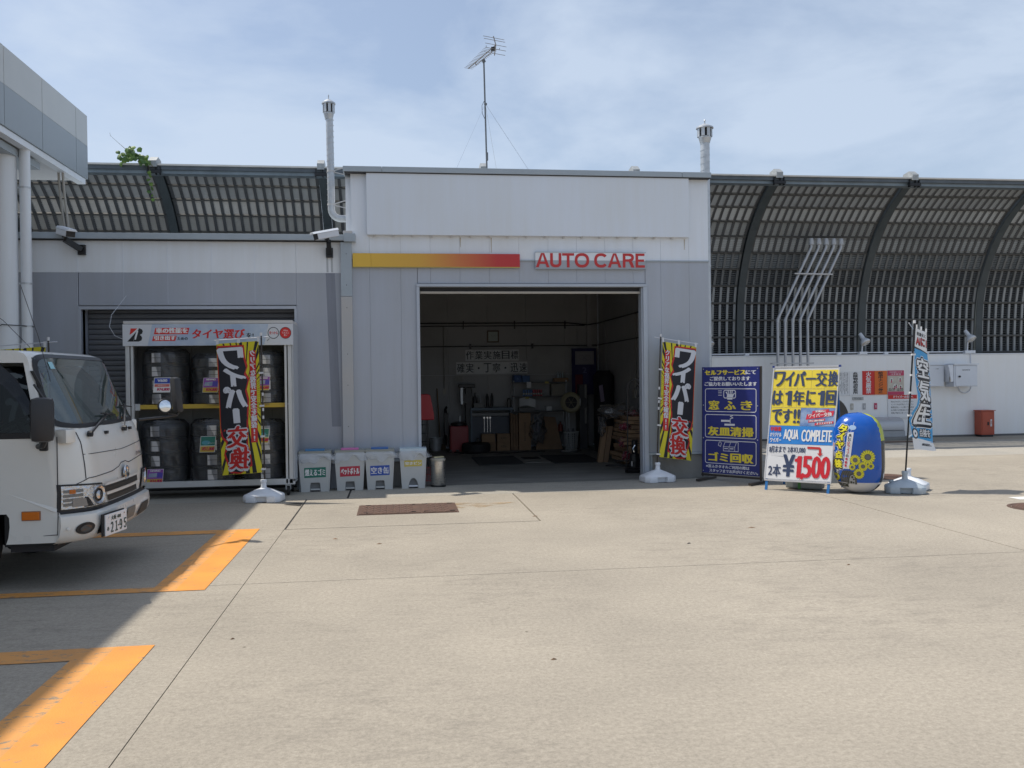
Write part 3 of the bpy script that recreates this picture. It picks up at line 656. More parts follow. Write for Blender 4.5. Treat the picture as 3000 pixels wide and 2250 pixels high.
# ================================================================ ANTENNA
t = thing('roof_antenna', 'television antenna on a thin guyed mast standing on the garage roof', 'antenna', (1.52, 14.5, 4.6))
AX, AY = 1.52, 14.5; am = mat('weathered_mast', (0.16, 0.17, 0.18), 0.5, 0.5)
G().cyl((AX+.015, AY, 4.58), (AX-.02, AY, 6.79), 0.014, n=10).build('mast', am, t, smooth=1)
G().box(AX-.10, AY-.1, 4.60, AX+.02, AY+.1, 4.83).build('mast_foot', galv, t)
ael = mat('antenna_aluminium', (0.22, 0.20, 0.18), 0.45, 0.5)
b0, b1 = V(1.29, 15.05, 6.84), V(1.655, 14.1, 6.90)
bd_ = (b1-b0).normalized(); el = bd_.cross(V(0, 0, 1)).normalized(); up = el.cross(bd_).normalized()
g = G(); g.bar(b0, b1, .012, .012); g.bar(b0.lerp(b1, .28)-up*.05, b0.lerp(b1, .86)-up*.06, .01, .01); g.bar(b0.lerp(b1, .28), b0.lerp(b1, .28)-up*.055, .01, .01); g.bar(b0.lerp(b1, .86), b0.lerp(b1, .86)-up*.06, .01, .01); g.build('boom', ael, t)
for i in range(16):
    c = b0.lerp(b1, 0.01+i*0.053); l = .075+.003*i
    G().cyl(c-el*l, c+el*l, .0035, n=6).build('director_rod', ael, t)
c = b1
for zz_, ll, s in ((0.14, .19, -.06), (0.09, .19, -.035), (0.0, .19, 0.0), (-.06, .19, -.02), (-.12, .19, -.05)):
    q = c+up*zz_+bd_*s; G().cyl(q-el*ll, q+el*ll, .004, n=6).build('reflector_rod', ael, t)
g = G(); g.bar(c, c+up*.17-bd_*.07, .012, .012); g.bar(c, c-up*.15-bd_*.06, .012, .012); g.build('reflector_arm', ael, t)
g = G(); q = b0.lerp(b1, .90); g.tube([q-el*.12+up*.01, q-el*.12-up*.02, q+el*.12-up*.02, q+el*.12+up*.01], .005, 6); g.box(q.x-.03, q.y-.03, q.z-.05, q.x+.03, q.y+.03, q.z+.0); g.build('dipole_box', black_pl, t)
gw = mat('guy_wire_steel', (0.5, 0.5, 0.5), 0.3, 0.8); g0 = V(AX-.004, AY, 6.08)
G().cyl(g0, (0.90, 13.6, 4.66), .003, n=5).build('guy_wire', mat('shiny_guy_wire', (0.9, 0.9, 0.9), 0.15, 1.0), t)
G().cyl(g0, (2.06, 16.5, 4.6), .0022, n=5).build('guy_wire', gw, t); G().cyl(g0, (2.40, 14.2, 4.6), .0026, n=5).build('guy_wire', gw, t)
G().tube([(AX-.01, AY, 6.15), (AX-.06, AY, 6.05), (AX-.055, AY, 5.92), (AX, AY, 5.80)], .004, 6).build('cable_loop', black_pl, t)
g = G(); g.cyl((AX, AY, 6.06), (AX, AY, 6.09), .025, n=10); g.cyl((AX-.012, AY, 6.76), (AX-.03, AY, 6.80), .03, n=10); g.box(AX+.0, AY-.02, 5.15, AX+.03, AY+.01, 5.28); g.build('mast_clamp', am, t)

# ================================================================ CURVED SOUND BARRIER
prof = [(20.30, 2.06), (20.295, 2.40), (20.27, 2.80), (20.23, 3.25), (20.13, 3.68), (19.97, 4.08), (19.74, 4.50), (19.46, 4.87), (19.12, 5.19), (18.77, 5.43), (18.30, 5.69)]
seg = [0]
for (a, b), (c, d) in zip(prof, prof[1:]): seg.append(seg[-1]+math.hypot(c-a, d-b))
def pro(s):
    s = max(0, min(seg[-1], s))
    for i in range(len(prof)-1):
        if s <= seg[i+1]+1e-9:
            t_ = (s-seg[i])/(seg[i+1]-seg[i]); a, b = prof[i], prof[i+1]
            return V(0, a[0]+(b[0]-a[0])*t_, a[1]+(b[1]-a[1])*t_)
    return V(0, *prof[-1])
def prn(s):
    a, b = pro(s-.06), pro(s+.06); d = (b-a).normalized(); return d, V(0, -d.z, d.y)   # tangent, normal towards the camera
br = thing('sound_barrier', 'tall curved steel noise barrier of louvred panels arching over behind the buildings', 'barrier', (5, 20.4, 0))
ribs = [-11.05, -7.83, -4.62, -1.42, 1.85, 5.04, 8.18, 11.28, 14.37, 17.48, 20.6, 23.7, 26.8]
TOT = seg[-1]; NR = 11; RH = TOT/NR
BW = 2.90
row_mesh = []
blade_u = mat('lit_barrier_blade', (.35, .36, .355), .55, var=.16, vscale=.6); strip_m2 = mat('half_shaded_barrier_strip', (.14, .147, .15), .5, var=.15); strip_m3 = mat('shaded_barrier_strip', (.075, .078, .082), .55, var=.15)  # upper rows: silhouetted strips and light-catching blades are painted into these colours
back_t = bpy.data.materials.new('translucent_barrier_sheet'); back_t.use_nodes = True
_t = back_t.node_tree; _t.nodes.clear(); _o = N(_t, 'ShaderNodeOutputMaterial'); _a = N(_t, 'ShaderNodeMixShader'); _b = N(_t, 'ShaderNodeMixShader'); _x = N(_t, 'ShaderNodeBsdfTransparent'); _y = N(_t, 'ShaderNodeBsdfTranslucent'); _z = N(_t, 'ShaderNodeBsdfDiffuse')
_y.inputs[0].default_value = (.20, .20, .19, 1); _z.inputs[0].default_value = (.04, .04, .04, 1); _a.inputs[0].default_value = .4; _b.inputs[0].default_value = .10
_t.links.new(_z.outputs[0], _a.inputs[1]); _t.links.new(_y.outputs[0], _a.inputs[2]); _t.links.new(_a.outputs[0], _b.inputs[1]); _t.links.new(_x.outputs[0], _b.inputs[2]); _t.links.new(_b.outputs[0], _o.inputs[0])
back_u = back_t.copy(); back_u.name = 'open_barrier_sheet'; back_u.node_tree.nodes[_b.name].inputs[0].default_value = .62
for r_ in range(NR):
    s0, s1 = r_*RH, (r_+1)*RH
    A, Bp = pro(s0), pro(s1); d = (Bp-A).normalized(); n = V(0, -d.z, d.y); h = (Bp-A).length
    A = A - n*0.10
    gb, gs, gk = G(), G(), G()
    nb = 9
    for i in range(nb):
        c = A+d*((i+0.5)*h/nb)
        a = n*0.022+d*(-0.006)
        gb.add([(0, *(c-a+d*.004).yz), (BW, *(c-a+d*.004).yz), (BW, *(c+a).yz), (0, *(c+a).yz)], [(0, 1, 2, 3)])
    for i in range(17):
        x = i*(BW-.055)/16
        q0 = A+d*.02+n*.03; q1 = A+d*(h-.02)+n*.03
        gs.add([(x, *q0.yz), (x+.055, *q0.yz), (x+.055, *q1.yz), (x, *q1.yz), (x, *(q0-n*.05).yz), (x+.055, *(q0-n*.05).yz), (x+.055, *(q1-n*.05).yz), (x, *(q1-n*.05).yz)],
               [(0, 1, 2, 3), (0, 4, 7, 3), (1, 2, 6, 5)])
    q0 = A-n*.05-d*.04; q1 = A+d*(h+.04)-n*.05
    gk.add([(0, *q0.yz), (BW, *q0.yz), (BW, *q1.yz), (0, *q1.yz)], [(0, 1, 2, 3)])
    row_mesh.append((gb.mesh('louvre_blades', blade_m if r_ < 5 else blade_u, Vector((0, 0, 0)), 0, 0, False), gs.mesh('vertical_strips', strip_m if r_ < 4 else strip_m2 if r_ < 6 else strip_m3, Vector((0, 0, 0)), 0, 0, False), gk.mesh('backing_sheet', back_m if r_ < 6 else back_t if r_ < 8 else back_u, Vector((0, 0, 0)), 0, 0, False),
                     G().obox(V(BW/2, *(A+d*0+n*.035).yz), (BW/2, 0, 0), n*.02, d*.020).mesh('rail', rail_m, Vector((0, 0, 0)), 0, 0, False)))
for x0, x1_ in zip(ribs, ribs[1:]):
    for mb, ms_, mk, ml in row_mesh:
        p = bpy.data.objects.new('louvre_panel', mb); COL.objects.link(p); p.parent = br; p.location = Vector((x0+0.10, 0, 0))-ORG[br.name]; p.scale = ((x1_-x0-.20)/BW, 1, 1)
        for nm, me in (('vertical_strip', ms_), ('backing_sheet', mk), ('rail', ml)):
            q = bpy.data.objects.new(nm, me); COL.objects.link(q); q.parent = p
for x in ribs:
    g = G(); K = 22
    sec = []
    for i in range(K+1):
        s = TOT*i/K; c = pro(s); d, n = prn(s); sec.append((c, n))
    for (dx0, dx1, n0, n1) in ((-.085, .085, .0, -.014), (-.012, .012, -.014, -.20), (-.085, .085, -.20, -.214)):
        vs = []
        for c, n in sec: vs += [(x+dx0, *(c+n*n0).yz), (x+dx1, *(c+n*n0).yz), (x+dx1, *(c+n*n1).yz), (x+dx0, *(c+n*n1).yz)]
        fs = [(4*i+j, 4*i+(j+1) % 4, 4*i+4+(j+1) % 4, 4*i+4+j) for i in range(K) for j in range(4)]+[(0, 1, 2, 3), (4*K, 4*K+1, 4*K+2, 4*K+3)]
        g.add(vs, fs)
    g.box(x-.085, 20.30, 0, x+.085, 20.50, 2.06)
    g.build('curved_rib', dark_steel, br)
    g = G(); g.prism([(x-.08, 17.98, 5.76), (x-.08, 18.36, 5.86), (x-.08, 18.34, 5.95), (x-.08, 18.12, 5.98), (x-.08, 17.97, 5.88)], (.14, 0, 0)); g.build('rib_end_box', mat('rib_box_grey', (.33, .35, .36), .5, .3, var=.2, vscale=12), br)
    g = G()
    for dx in (-.12, .02, .10): g.box(x+dx, 18.02, 5.62, x+dx+.02, 18.10, 5.78)
    g.box(x-.13, 17.99, 5.64, x+.13, 18.03, 5.70); g.build('end_bolts', black_metal, br)
G().box(-12, 20.35, 0, 27, 20.45, 2.06).build('base_wall', back_m, br)
G().box(-12, 18.02, 5.80, 27, 18.40, 5.83).build('top_cap', mat('pale_cap', (0.62, 0.60, 0.56), 0.5, var=0.08), br)
G().box(-12, 18.06, 5.725, 27, 18.38, 5.80).build('top_gutter', mat('gutter_dark', (0.10, 0.115, 0.13), 0.4, 0.3, var=0.2), br)
G().box(-12, 18.12, 5.66, 27, 18.34, 5.725).build('lower_gutter_rail', mat('gutter_blue_grey', (0.20, 0.24, 0.27), 0.4, 0.3, var=0.2), br)

# ================================================================ WHITE BOUNDARY WALL AND WHAT HANGS ON IT
bw = thing('boundary_wall', 'long plain white painted wall at the back of the forecourt', 'wall', (15, 19.9, 0))
G().box(4.79, 19.90, 0, 30, 20.12, 1.985).build('wall_face', bwall_m, bw)
G().box(4.79, 19.885, 1.987, 30, 20.135, 2.015).build('wall_cap', mat('white_cap', (0.75, 0.77, 0.8), 0.4), bw, bevel=0.004)
G().box(4.79, 19.86, 0, 30, 19.899, 0.045).build('wall_foot', mat('dirty_foot', (0.13, 0.13, 0.125), 0.8), bw)
g = G(); g.tube([(5.0, 19.95, 2.05), (7.3, 19.95, 2.05), (9, 19.95, 2.065), (13.78, 19.95, 2.06)], .016, 8)
t = thing('wall_conduit', 'thin white cable pipe running along the top of the boundary wall', 'conduit', (9.4, 19.95, 2.02)); g.build('conduit_tube', white_pl, t)
g = G()
for x in (8.2, 10.5, 11.7, 12.75): g.box(x-.05, 19.92, 2.02, x+.05, 19.99, 2.075)
g.build('conduit_joint', white_pl, t)
def flood(x, z, yaw, label, foot=.25):
    t = thing('floodlight', label, 'lamp', (x, 19.92, z-foot), group='white floodlights on the boundary wall')
    cream = mat('cream_lamp_housing', (0.62, 0.58, 0.50), 0.45, var=0.1, vscale=8)
    G().box(x-.09, 19.86, 2.018, x+.11, 19.97, 2.085).build('junction_box', white_pl, t, bevel=.006)
    G().cyl((x, 19.92, 2.085), (x, 19.90, z-.06), .016, n=8).build('stem', white_pl, t)
    ax = V(0.26, -0.50, -0.80).normalized(); c = V(x+.04, 19.84, z+.02)
    G().lathe([(.040, -.24), (.045, -.22), (.050, -.10), (.062, -.07), (.095, -.03), (.115, .0), (.118, .02), (.11, .03)], c, 20, ax).build('lamp_shade', white_pl, t, smooth=1)
    G().lathe([(.001, .02), (.10, .022), (.108, .035), (.07, .055), (.001, .06)], c, 20, ax).build('lens', cream, t, smooth=1)
    g = G(); x_ = ax.orthogonal().normalized(); y_ = ax.cross(x_)
    for rr_, o_ in ((.11, .04), (.06, .062)): g.tube([c+ax*o_+(x_*math.cos(a)+y_*math.sin(a))*rr_ for a in [k*math.pi/10 for k in range(20)]], .006, 5, closed=True)
    g.build('wire_guard', white_pl, t)
flood(11.07, 2.30, 0, 'white floodlight on the wall top behind the price board and inflatable')
flood(13.80, 2.36, 0, 'white floodlight on the wall top right of the blue flag')
flood(7.20, 2.27, 0, 'white floodlight on the wall top just beside the garage corner')
# vent pipes
vp = thing('tank_vent_pipes', 'five slanting grey tank vent pipes with round caps joined by a crossbar', 'vent pipes', (9.0, 19.35, 0))
pipe_m = mat('grey_vent_pipe', (0.46, 0.47, 0.49), 0.4, 0.3, var=0.08)
for i in range(5):
    x = 8.70+i*0.182; y = 19.35; dx = 0.83
    q = G().tube([(x, y, 0), (x, y, 2.80), (x+.02, y, 2.86), (x+dx-.03, y, 4.42), (x+dx, y, 4.48), (x+dx+.005, y, 4.56)], .032, 10).build('vent_pipe', pipe_m, vp, smooth=1)
    G().lathe([(.045, 0), (.062, .0), (.066, .03), (.052, .14), (.04, .15)], (x+dx+.005, y, 4.545), 14).build('vent_cap', pipe_m, q, smooth=1)
    G().cyl((x, y, 2.76), (x+.01, y, 2.84), .04, n=12).build('elbow_collar', pipe_m, q)
g = G(); g.bar((9.10, 19.30, 3.875), (10.02, 19.30, 3.86), .03, .03); g.build('crossbar', trim_light, vp)
g = G(); g.box(8.55, 19.30, 1.80, 9.55, 19.42, 1.83); g.build('pipe_bracket', pipe_m, vp)
# posters
def poster(x0, z0, x1, z1, c, name, label, y=19.882):
    t = thing(name, label, 'poster', ((x0+x1)/2, y, z0)); G().box(x0, y, z0, x1, y+.012, z1).build('sheet', c, t)
    return t, plane_map((0, y, 0), (1, 0, 0), (0, 0, 1), (0, -1, 0))
t, pm = poster(10.42, 1.04, 10.72, 1.61, white_pr, 'notice_sign', 'white notice of tiny columns, first of the wall posters from the left')
for i in range(7): text(['製造所等の別', '品名第四類', '最大数量', '許可番号', '保安監督者', '職名 所長', '電話番号'][i], pm, (10.67-i*.037, 1.60-(.46 if i % 2 else .52), 10.69-i*.037, 1.59), black_pr, t, vert=True)
t, pm = poster(10.725, 1.04, 11.05, 1.61, white_pr, 'notice_sign', 'white wall sign with large black vertical characters beside the red one')
text('危険物給油取扱所', pm, (10.82, 1.07, 10.94, 1.59), black_pr, t, bold=.005, vert=True)
t, pm = poster(11.055, 1.05, 11.365, 1.62, red_pr, 'notice_sign', 'red wall sign with four white vertical characters')
text('火気厳禁', pm, (11.145, 1.08, 11.275, 1.60), white_pr, t, bold=.005, vert=True)
t, pm = poster(11.37, 1.05, 11.685, 1.62, mat('orange_print', (0.72, 0.16, 0.02), 0.5), 'notice_sign', 'orange wall sign with black vertical characters right of the red one')
text('給油中エンジン停止', pm, (11.46, 1.08, 11.58, 1.60), black_pr, t, bold=.005, vert=True)
pinkp = mat('magenta_print', (0.52, 0.05, 0.12), 0.5)
t, pm = poster(11.70, 1.04, 12.12, 1.625, mat('beige_print', (0.55, 0.50, 0.42), 0.5, var=.1, vscale=12), 'safety_poster', 'illustrated safety poster with magenta bands on the white wall')
patch(rect(11.70, 1.50, 12.12, 1.625), pm, pinkp, t, .001); patch(rect(11.70, 1.04, 12.12, 1.12), pm, pinkp, t, .001)
text('給油取扱所における', pm, (11.75, 1.57, 12.07, 1.605), white_pr, t); text('注意事項', pm, (11.78, 1.515, 12.04, 1.555), white_pr, t)
for x, z, r_ in ((11.80, 1.40, .05), (12.02, 1.42, .045), (11.90, 1.25, .06), (12.03, 1.24, .04)): patch(disc(x, z, r_), pm, mat('pale_print', (0.68, 0.66, 0.6), 0.5), t, .0012)
for x, z in ((11.80, 1.38), (12.02, 1.40), (11.92, 1.25), (11.88, 1.22), (12.03, 1.22)): patch(disc(x, z+.02, .016), pm, black_pr, t, .002); patch(rect(x-.014, z-.05, x+.014, z+.005), pm, pinkp, t, .002)
text('危険 注意\n禁止 確認', pm, (11.72, 1.13, 12.10, 1.20), black_pr, t)
t, pm = poster(11.705, 0.48, 12.45, 1.035, white_pr, 'notice_sign', 'white notice with a red heading and small lines partly behind the blue flag')
patch(rect(11.705, .94, 12.45, 1.035), pm, red_pr, t, .001); text('ドライバーの皆様へ', pm, (11.85, .955, 12.35, 1.02), white_pr, t, bold=.003)
for i, s in enumerate(['安全のため次のことをお守りください', 'エンジンを必ず停止してください', '静電気除去シートに触れてから給油', 'お子様だけの給油はできません', '係員の指示に従ってください']): text(s, pm, (11.78, .855-i*.068, 12.36, .895-i*.068), black_pr, t)
t, pm = poster(10.80, .93, 11.08, 1.0, mat('grey_plate', (0.45, 0.45, 0.43), .5), 'name_plate', 'small grey name plate on the white wall under the vertical signs')
text('注油口 レギュラー\nハイオク 軽油', pm, (10.83, .94, 11.05, .99), black_pr, t)
for x, c, lb_ in ((10.48, pinkp, 'small pink tag far left in the row below the wall signs'), (10.79, mat('beige_tag', (.5, .47, .4), .5), 'small beige tag second in the row below the wall signs'), (11.10, mat('grey_tag', (.42, .42, .42), .5), 'small grey tag third in the row below the wall signs'), (11.39, pinkp, 'small pink tag far right in the row below the wall signs')):
    t = thing('wall_tag', lb_, 'tag', (x, 19.88, .7), group='row of four small tags on the white wall')
    G().box(x-.035, 19.882, .70, x+.035, 19.895, .85).build('tag_plate', c, t); text('高', plane_map((0, 19.882, 0), (1, 0, 0), (0, 0, 1), (0, -1, 0)), (x-.02, .74, x+.02, .80), white_pr, t)
# wall boxes
t = thing('thermometer_box', 'small cream framed box with a dark window on the wall behind the price board', 'box', (9.98, 19.85, 1.18))
G().box(9.78, 19.84, 1.17, 10.18, 19.90, 1.38).build('case', mat('cream_case', (.5, .47, .42), .5), t, bevel=.008); G().box(9.84, 19.834, 1.20, 10.07, 19.84, 1.34).build('dark_window', black_pr, t)
G().cyl((10.0, 19.88, .95), (10.0, 19.88, 1.17), .008, n=6).build('cable', white_pl, t)
boxm = mat('white_cabinet_paint', (0.68, 0.71, 0.76), 0.4, var=.04)
t = thing('wall_cabinet', 'white electrical cabinet on the wall half hidden by the blue flag', 'cabinet', (12.85, 19.8, 1.24), group='white cabinets on the boundary wall')
G().box(12.62, 19.74, 1.23, 13.06, 19.899, 1.735).build('case', boxm, t, bevel=.006); G().box(12.60, 19.72, 1.74, 13.08, 19.899, 1.765).build('rain_lid', boxm, t); text('分電盤', plane_map((0, 19.739, 0), (1, 0, 0), (0, 0, 1), (0, -1, 0)), (12.85, 1.64, 12.93, 1.66), black_pr, t)
t = thing('wall_cabinet', 'large white cabinet with a lock standing out from the wall right of the blue flag', 'cabinet', (13.5, 19.7, 1.24), group='white cabinets on the boundary wall')
G().box(13.20, 19.55, 1.22, 13.80, 19.899, 1.735).build('case', boxm, t, bevel=.006)
G().box(13.235, 19.535, 1.235, 13.785, 19.55, 1.715).build('cabinet_door', boxm, t, bevel=.004)
G().box(13.18, 19.51, 1.74, 13.82, 19.899, 1.77).build('rain_lid', white_pl, t)
G().cyl((13.32, 19.535, 1.46), (13.32, 19.50, 1.46), .022, n=12).build('lock', black_metal, t); text('漏洩検知管', plane_map((0, 19.534, 0), (1, 0, 0), (0, 0, 1), (0, -1, 0)), (13.40, 1.60, 13.60, 1.63), black_pr, t)
G().prism([(13.06, 19.56, 1.74), (13.19, 19.56, 1.74), (13.19, 19.56, 1.35), (13.14, 19.56, 1.33)], (0, .3, 0)).build('side_bracket', white_pl, t); G().cyl((13.14, 19.6, 1.34), (13.14, 19.6, 1.46), .03, n=10).build('padlock', steel, t)
t = thing('downfall_conduit', 'white cable pipe dropping from the wall top and looping under the large cabinet', 'conduit', (13.87, 19.88, 1.1))
G().tube([(13.80, 19.88, 2.06), (13.86, 19.88, 2.0), (13.87, 19.88, 1.35)]+[(13.70+.17*math.cos(a), 19.88, 1.22+.16*math.sin(a)) for a in [-k*math.pi/8 for k in range(9)]], .012, 7).build('loop_tube', white_pl, t)
G().box(13.70, 19.85, 2.02, 13.97, 19.95, 2.09).build('junction_box', white_pl, t, bevel=.006)
t = thing('fire_extinguisher_box', 'red upright fire extinguisher box leaning against the white wall', 'box', (14.1, 19.7, .05))
fb = mat('faded_red_box', (0.42, 0.085, 0.045), 0.5, var=.1, vscale=4); G().box(13.93, 19.60, .05, 14.27, 19.86, .62).build('case', fb, t, bevel=.008)
G().box(13.95, 19.59, .08, 14.25, 19.60, .60).build('box_door', fb, t, bevel=.003); G().box(13.91, 19.58, .622, 14.29, 19.87, .64).build('box_lid', fb, t); G().box(13.95, 19.62, 0, 14.25, 19.84, .05).build('foot', black_metal, t)
G().box(14.08, 19.583, .28, 14.12, 19.59, .36).build('box_handle', black_metal, t); text('消火器', plane_map((0, 19.589, 0), (1, 0, 0), (0, 0, 1), (0, -1, 0)), (14.15, .25, 14.20, .42), white_pr, t, bold=.003, vert=True)
# hood covered unit
t = thing('covered_filling_point', 'grey rounded metal hood on a concrete base beside the white wall', 'hood', (11.3, 19.5, 0))
G().box(10.1, 19.25, 0, 11.93, 19.88, .07).build('concrete_base', plinth_m, t, bevel=.01)
G().box(10.15, 19.32, .07, 11.80, 19.86, .22).build('lower_case', mat('grey_case', (.36, .37, .38), .5, var=.1), t, bevel=.01)
hp = [(19.30, .225), (19.30, .34), (19.32, .42), (19.38, .48), (19.50, .52), (19.66, .52), (19.78, .48), (19.85, .40), (19.86, .225)]
G().prism([(10.12, a, b) for a, b in hp], (1.66, 0, 0)).build('hood_cover', mat('pale_hood', (.50, .51, .53), .4, .2), t, bevel=.02, smooth=1)
t = thing('road_mirror_back', 'dark round disc on a stand behind the price board and inflatable', 'disc', (8.0, 15.5, 0))
dk = mat('dark_disc', (0.045, 0.043, 0.042), .7); G().lathe([(.001, -.02), (.40, -.02), (.42, 0), (.40, .02), (.001, .03)], (7.98, 15.5, .72), 32, (0.2, -1, 0)).build('disc', dk, t, smooth=1)
G().cyl((7.98, 15.6, 0), (7.98, 15.55, .7), .025, n=8).build('post', black_metal, t); G().cyl((7.98, 15.6, 0), (7.98, 15.6, .04), .2, n=20).build('foot', black_metal, t)

# ================================================================ CANOPY
cn = thing('forecourt_canopy', 'large flat filling station canopy with white and grey fascia at upper left', 'canopy', (-5, 12.6, 0))
CX, CY1 = -4.78, 14.76
cw = mat('canopy_white', (0.50, 0.51, 0.50), 0.4, var=.04); cg = mat('canopy_grey', (0.30, 0.335, 0.36), 0.4, var=.04)
ys = [CY1, 14.25, 12.95, 11.75, 10.55, 9.35, 8.15, 6.95, 5.75, 4.55, 3.35, 2.15, .95, -.25, -2.0, -4, -6, -8, -10]
for a, b in zip(ys[1:], ys):
    G().box(CX-.05, a+.006, 5.312, CX, b-.006, 5.79).build('fascia_panel', cw, cn, bevel=.003); G().box(CX-.05, a+.006, 4.79, CX, b-.006, 5.310).build('fascia_panel', cg, cn, bevel=.003)
for x in [CX-1.3*i-.055 for i in range(13)]:
    G().box(x-1.29, CY1-.045, 5.312, x, CY1, 5.79).build('fascia_panel', cw, cn); G().box(x-1.29, CY1-.045, 4.79, x, CY1, 5.310).build('fascia_panel', cg, cn)
G().box(-22, -10, 5.0, CX-.06, CY1-.05, 5.70).build('canopy_core', gap, cn)
G().box(CX-.14, -10, 4.70, CX-.02, CY1-.06, 4.785).build('soffit_trim', wall_white2, cn, bevel=.004)
for y in [CY1-.15-1.0*i for i in range(25)]: G().box(-22, y-.995, 4.74, CX-.15, y, 4.78).build('soffit_panel', mat('soffit_white', (.6, .6, .6), .5), cn)
G().box(-5.7, 11.9, 4.60, -4.95, 13.3, 4.695).build('column_head', trim, cn)
g = G(); g.cyl((-5.14, 12.55, 0), (-5.14, 12.55, 4.70), .165, n=28); g.build('column', wall_white2, cn, smooth=1)
G().cyl((-4.885, 12.6, 0), (-4.885, 12.6, 4.70), .068, n=20).build('downpipe', wall_white2, cn, smooth=1)
g = G()
for z in (4.2, 2.92, 2.35): g.cyl((-4.885, 12.6, z-.012), (-4.885, 12.6, z+.012), .073, n=20); g.bar((-5.02, 12.58, z), (-4.94, 12.6, z), .02, .02)
g.build('pipe_clamp', galv, cn)
g = G(); g.tube([(-5.3, 12.36, 2.25), (-5.1, 12.35, 2.36), (-4.9, 12.5, 2.35), (-4.80, 12.6, 2.34)], .006, 5); g.tube([(-5.6, 11.9, 2.9), (-5.02, 12.2, 2.4), (-4.6, 12.3, 1.9)], .004, 5); g.build('loose_wire', black_pl, cn)
t = thing('conduit_pair', 'two beige cable pipes hanging from the canopy down behind the storeroom roof edge', 'conduit', (-4.8, 13.9, 3.6))
cb = mat('beige_pipe', (.36, .33, .28), .5)
for dx in (0, .06): G().tube([(-4.92+dx, 13.9, 4.72), (-4.90+dx, 13.88, 4.45), (-4.84+dx, 13.8, 4.1), (-4.70+dx*.6, 13.6, 3.52)], .018, 7).build('cable_pipe', cb, t)
# security cameras
def seccam(x, y, z, d, label, arm):
    t = thing('security_camera', label, 'security camera', (x, FY, z-.25), group='security cameras on the storeroom roof edge')
    d = Vector(d).normalized(); s = d.cross(V(0, 0, 1)).normalized(); u = s.cross(d); c = V(x, y, z)
    prf = [(-.062, -.05), (.062, -.05), (.062, .03), (.04, .055), (-.04, .055), (-.062, .03)]
    G().prism([c-d*.18+s*a+u*b for a, b in prf], d*.33).build('housing', mat('camera_white', (.62, .64, .68), .4), t, bevel=.006)
    G().prism([c-d*.19+s*a*1.12+u*(b*1.12+.004) for a, b in [(-.062, .028), (.062, .028), (.04, .055), (-.04, .055)]], d*.40).build('sun_shield', white_pl, t, bevel=.004)
    G().obox(c+d*.155, s*.058, u*.045, d*.008).build('lens_window', black_pr, t)
    w_ = V(arm[0], FY-.06, arm[1])
    g = G(); g.bar(c-u*.05-d*.02, c-u*.11-d*.02, .03, .03); g.bar(c-u*.10-d*.02, w_, .065, .07); g.obox(w_+V(0, .03, 0), (.05, 0, 0), (0, .025, 0), (0, 0, .07)); g.build('bracket', black_metal, t, bevel=.004)
    g = G(); g.cyl(c-u*.055+d*.0+s*.03, c-u*.075+s*.03, .018, n=8); g.build('knob', black_pl, t)
    return t
seccam(-4.46, 12.84, 3.65, (.60, -.68, -.22), 'white security camera on the storeroom edge by the canopy, aimed to the right', (-4.33, 3.44))
seccam(-0.96, 12.78, 3.635, (-.86, -.48, -.25), 'white security camera near the garage corner, aimed to the left', (-0.93, 3.42))
g = G()
for x in (-.965, -.90): g.add([(x-.015, FY-.0012, 3.35), (x+.012, FY-.0012, 3.35), (x+.016, FY-.0012, 3.14), (x-.012, FY-.0012, 3.14)], [(0, 1, 2, 3)])
g.build('water_stain', mat('light_water_stain', (.43, .45, .47), .5), lb, fix=False)
g = G(); g.add([(-.99, FY-.0012, 3.13), (-.86, FY-.0012, 3.13), (-.80, FY-.0012, .9), (-.93, FY-.0012, .9)], [(0, 1, 2, 3)]); g.build('water_stain', mat('stain_on_grey', (.215, .23, .27), .5, var=.06, vscale=9, stretch=(3, 1, .3)), lb, fix=False)
# vine on the barrier
t = thing('vine_plant', 'small green vine growing over the top edge of the sound barrier', 'plant', (-4.75, 18.0, 5.8))
lm = mat('vine_leaf', (0.13, 0.22, 0.035), .5, c2=(0.07, 0.14, 0.02), vscale=9); lm2 = mat('dark_vine_leaf', (0.05, 0.11, 0.02), .5)
rnd = random.Random(3)
stem = [(-4.62, 17.95, 5.75), (-4.75, 17.93, 5.92), (-4.95, 17.92, 6.00), (-5.12, 17.9, 6.08), (-5.25, 17.9, 6.20), (-5.38, 17.9, 6.32), (-5.39, 17.9, 6.38)]
G().tube(stem, [.008, .007, .006, .005, .003, .0025, .002], 5).build('stem', mat('vine_stem', (.16, .14, .07), .7), t)
G().tube([(-4.72, 17.95, 5.85), (-4.66, 17.95, 5.6), (-4.64, 18.1, 5.3), (-4.62, 18.35, 5.05)], .003, 4).build('stem', mat('vine_stem', (.16, .14, .07), .7), t)
leafg = G(); leafg.add([(0, 0, 0), (.4, -.15, .05), (.55, -.55, .0), (0, -1.0, -.12), (-.55, -.55, .0), (-.4, -.15, .05), (0, -.5, .1)], [(0, 1, 6), (1, 2, 6), (2, 3, 6), (3, 4, 6), (4, 5, 6), (5, 0, 6)])
lmes = [leafg.mesh('leaf', m_, Vector((0, 0, 0)), 0, 0, False) for m_ in (lm, lm2)]
pts = [(-5.02+rnd.gauss(0, .10), 17.9+rnd.gauss(0, .06), 5.98+rnd.gauss(0, .055), .085) for _ in range(34)]+[(-4.76+rnd.gauss(0, .07), 17.92+rnd.gauss(0, .05), 5.90+rnd.gauss(0, .05), .08) for _ in range(20)]+[(-4.70+rnd.gauss(0, .02), 17.98+.03*i, 5.68-.07*i, .06) for i in range(8)]
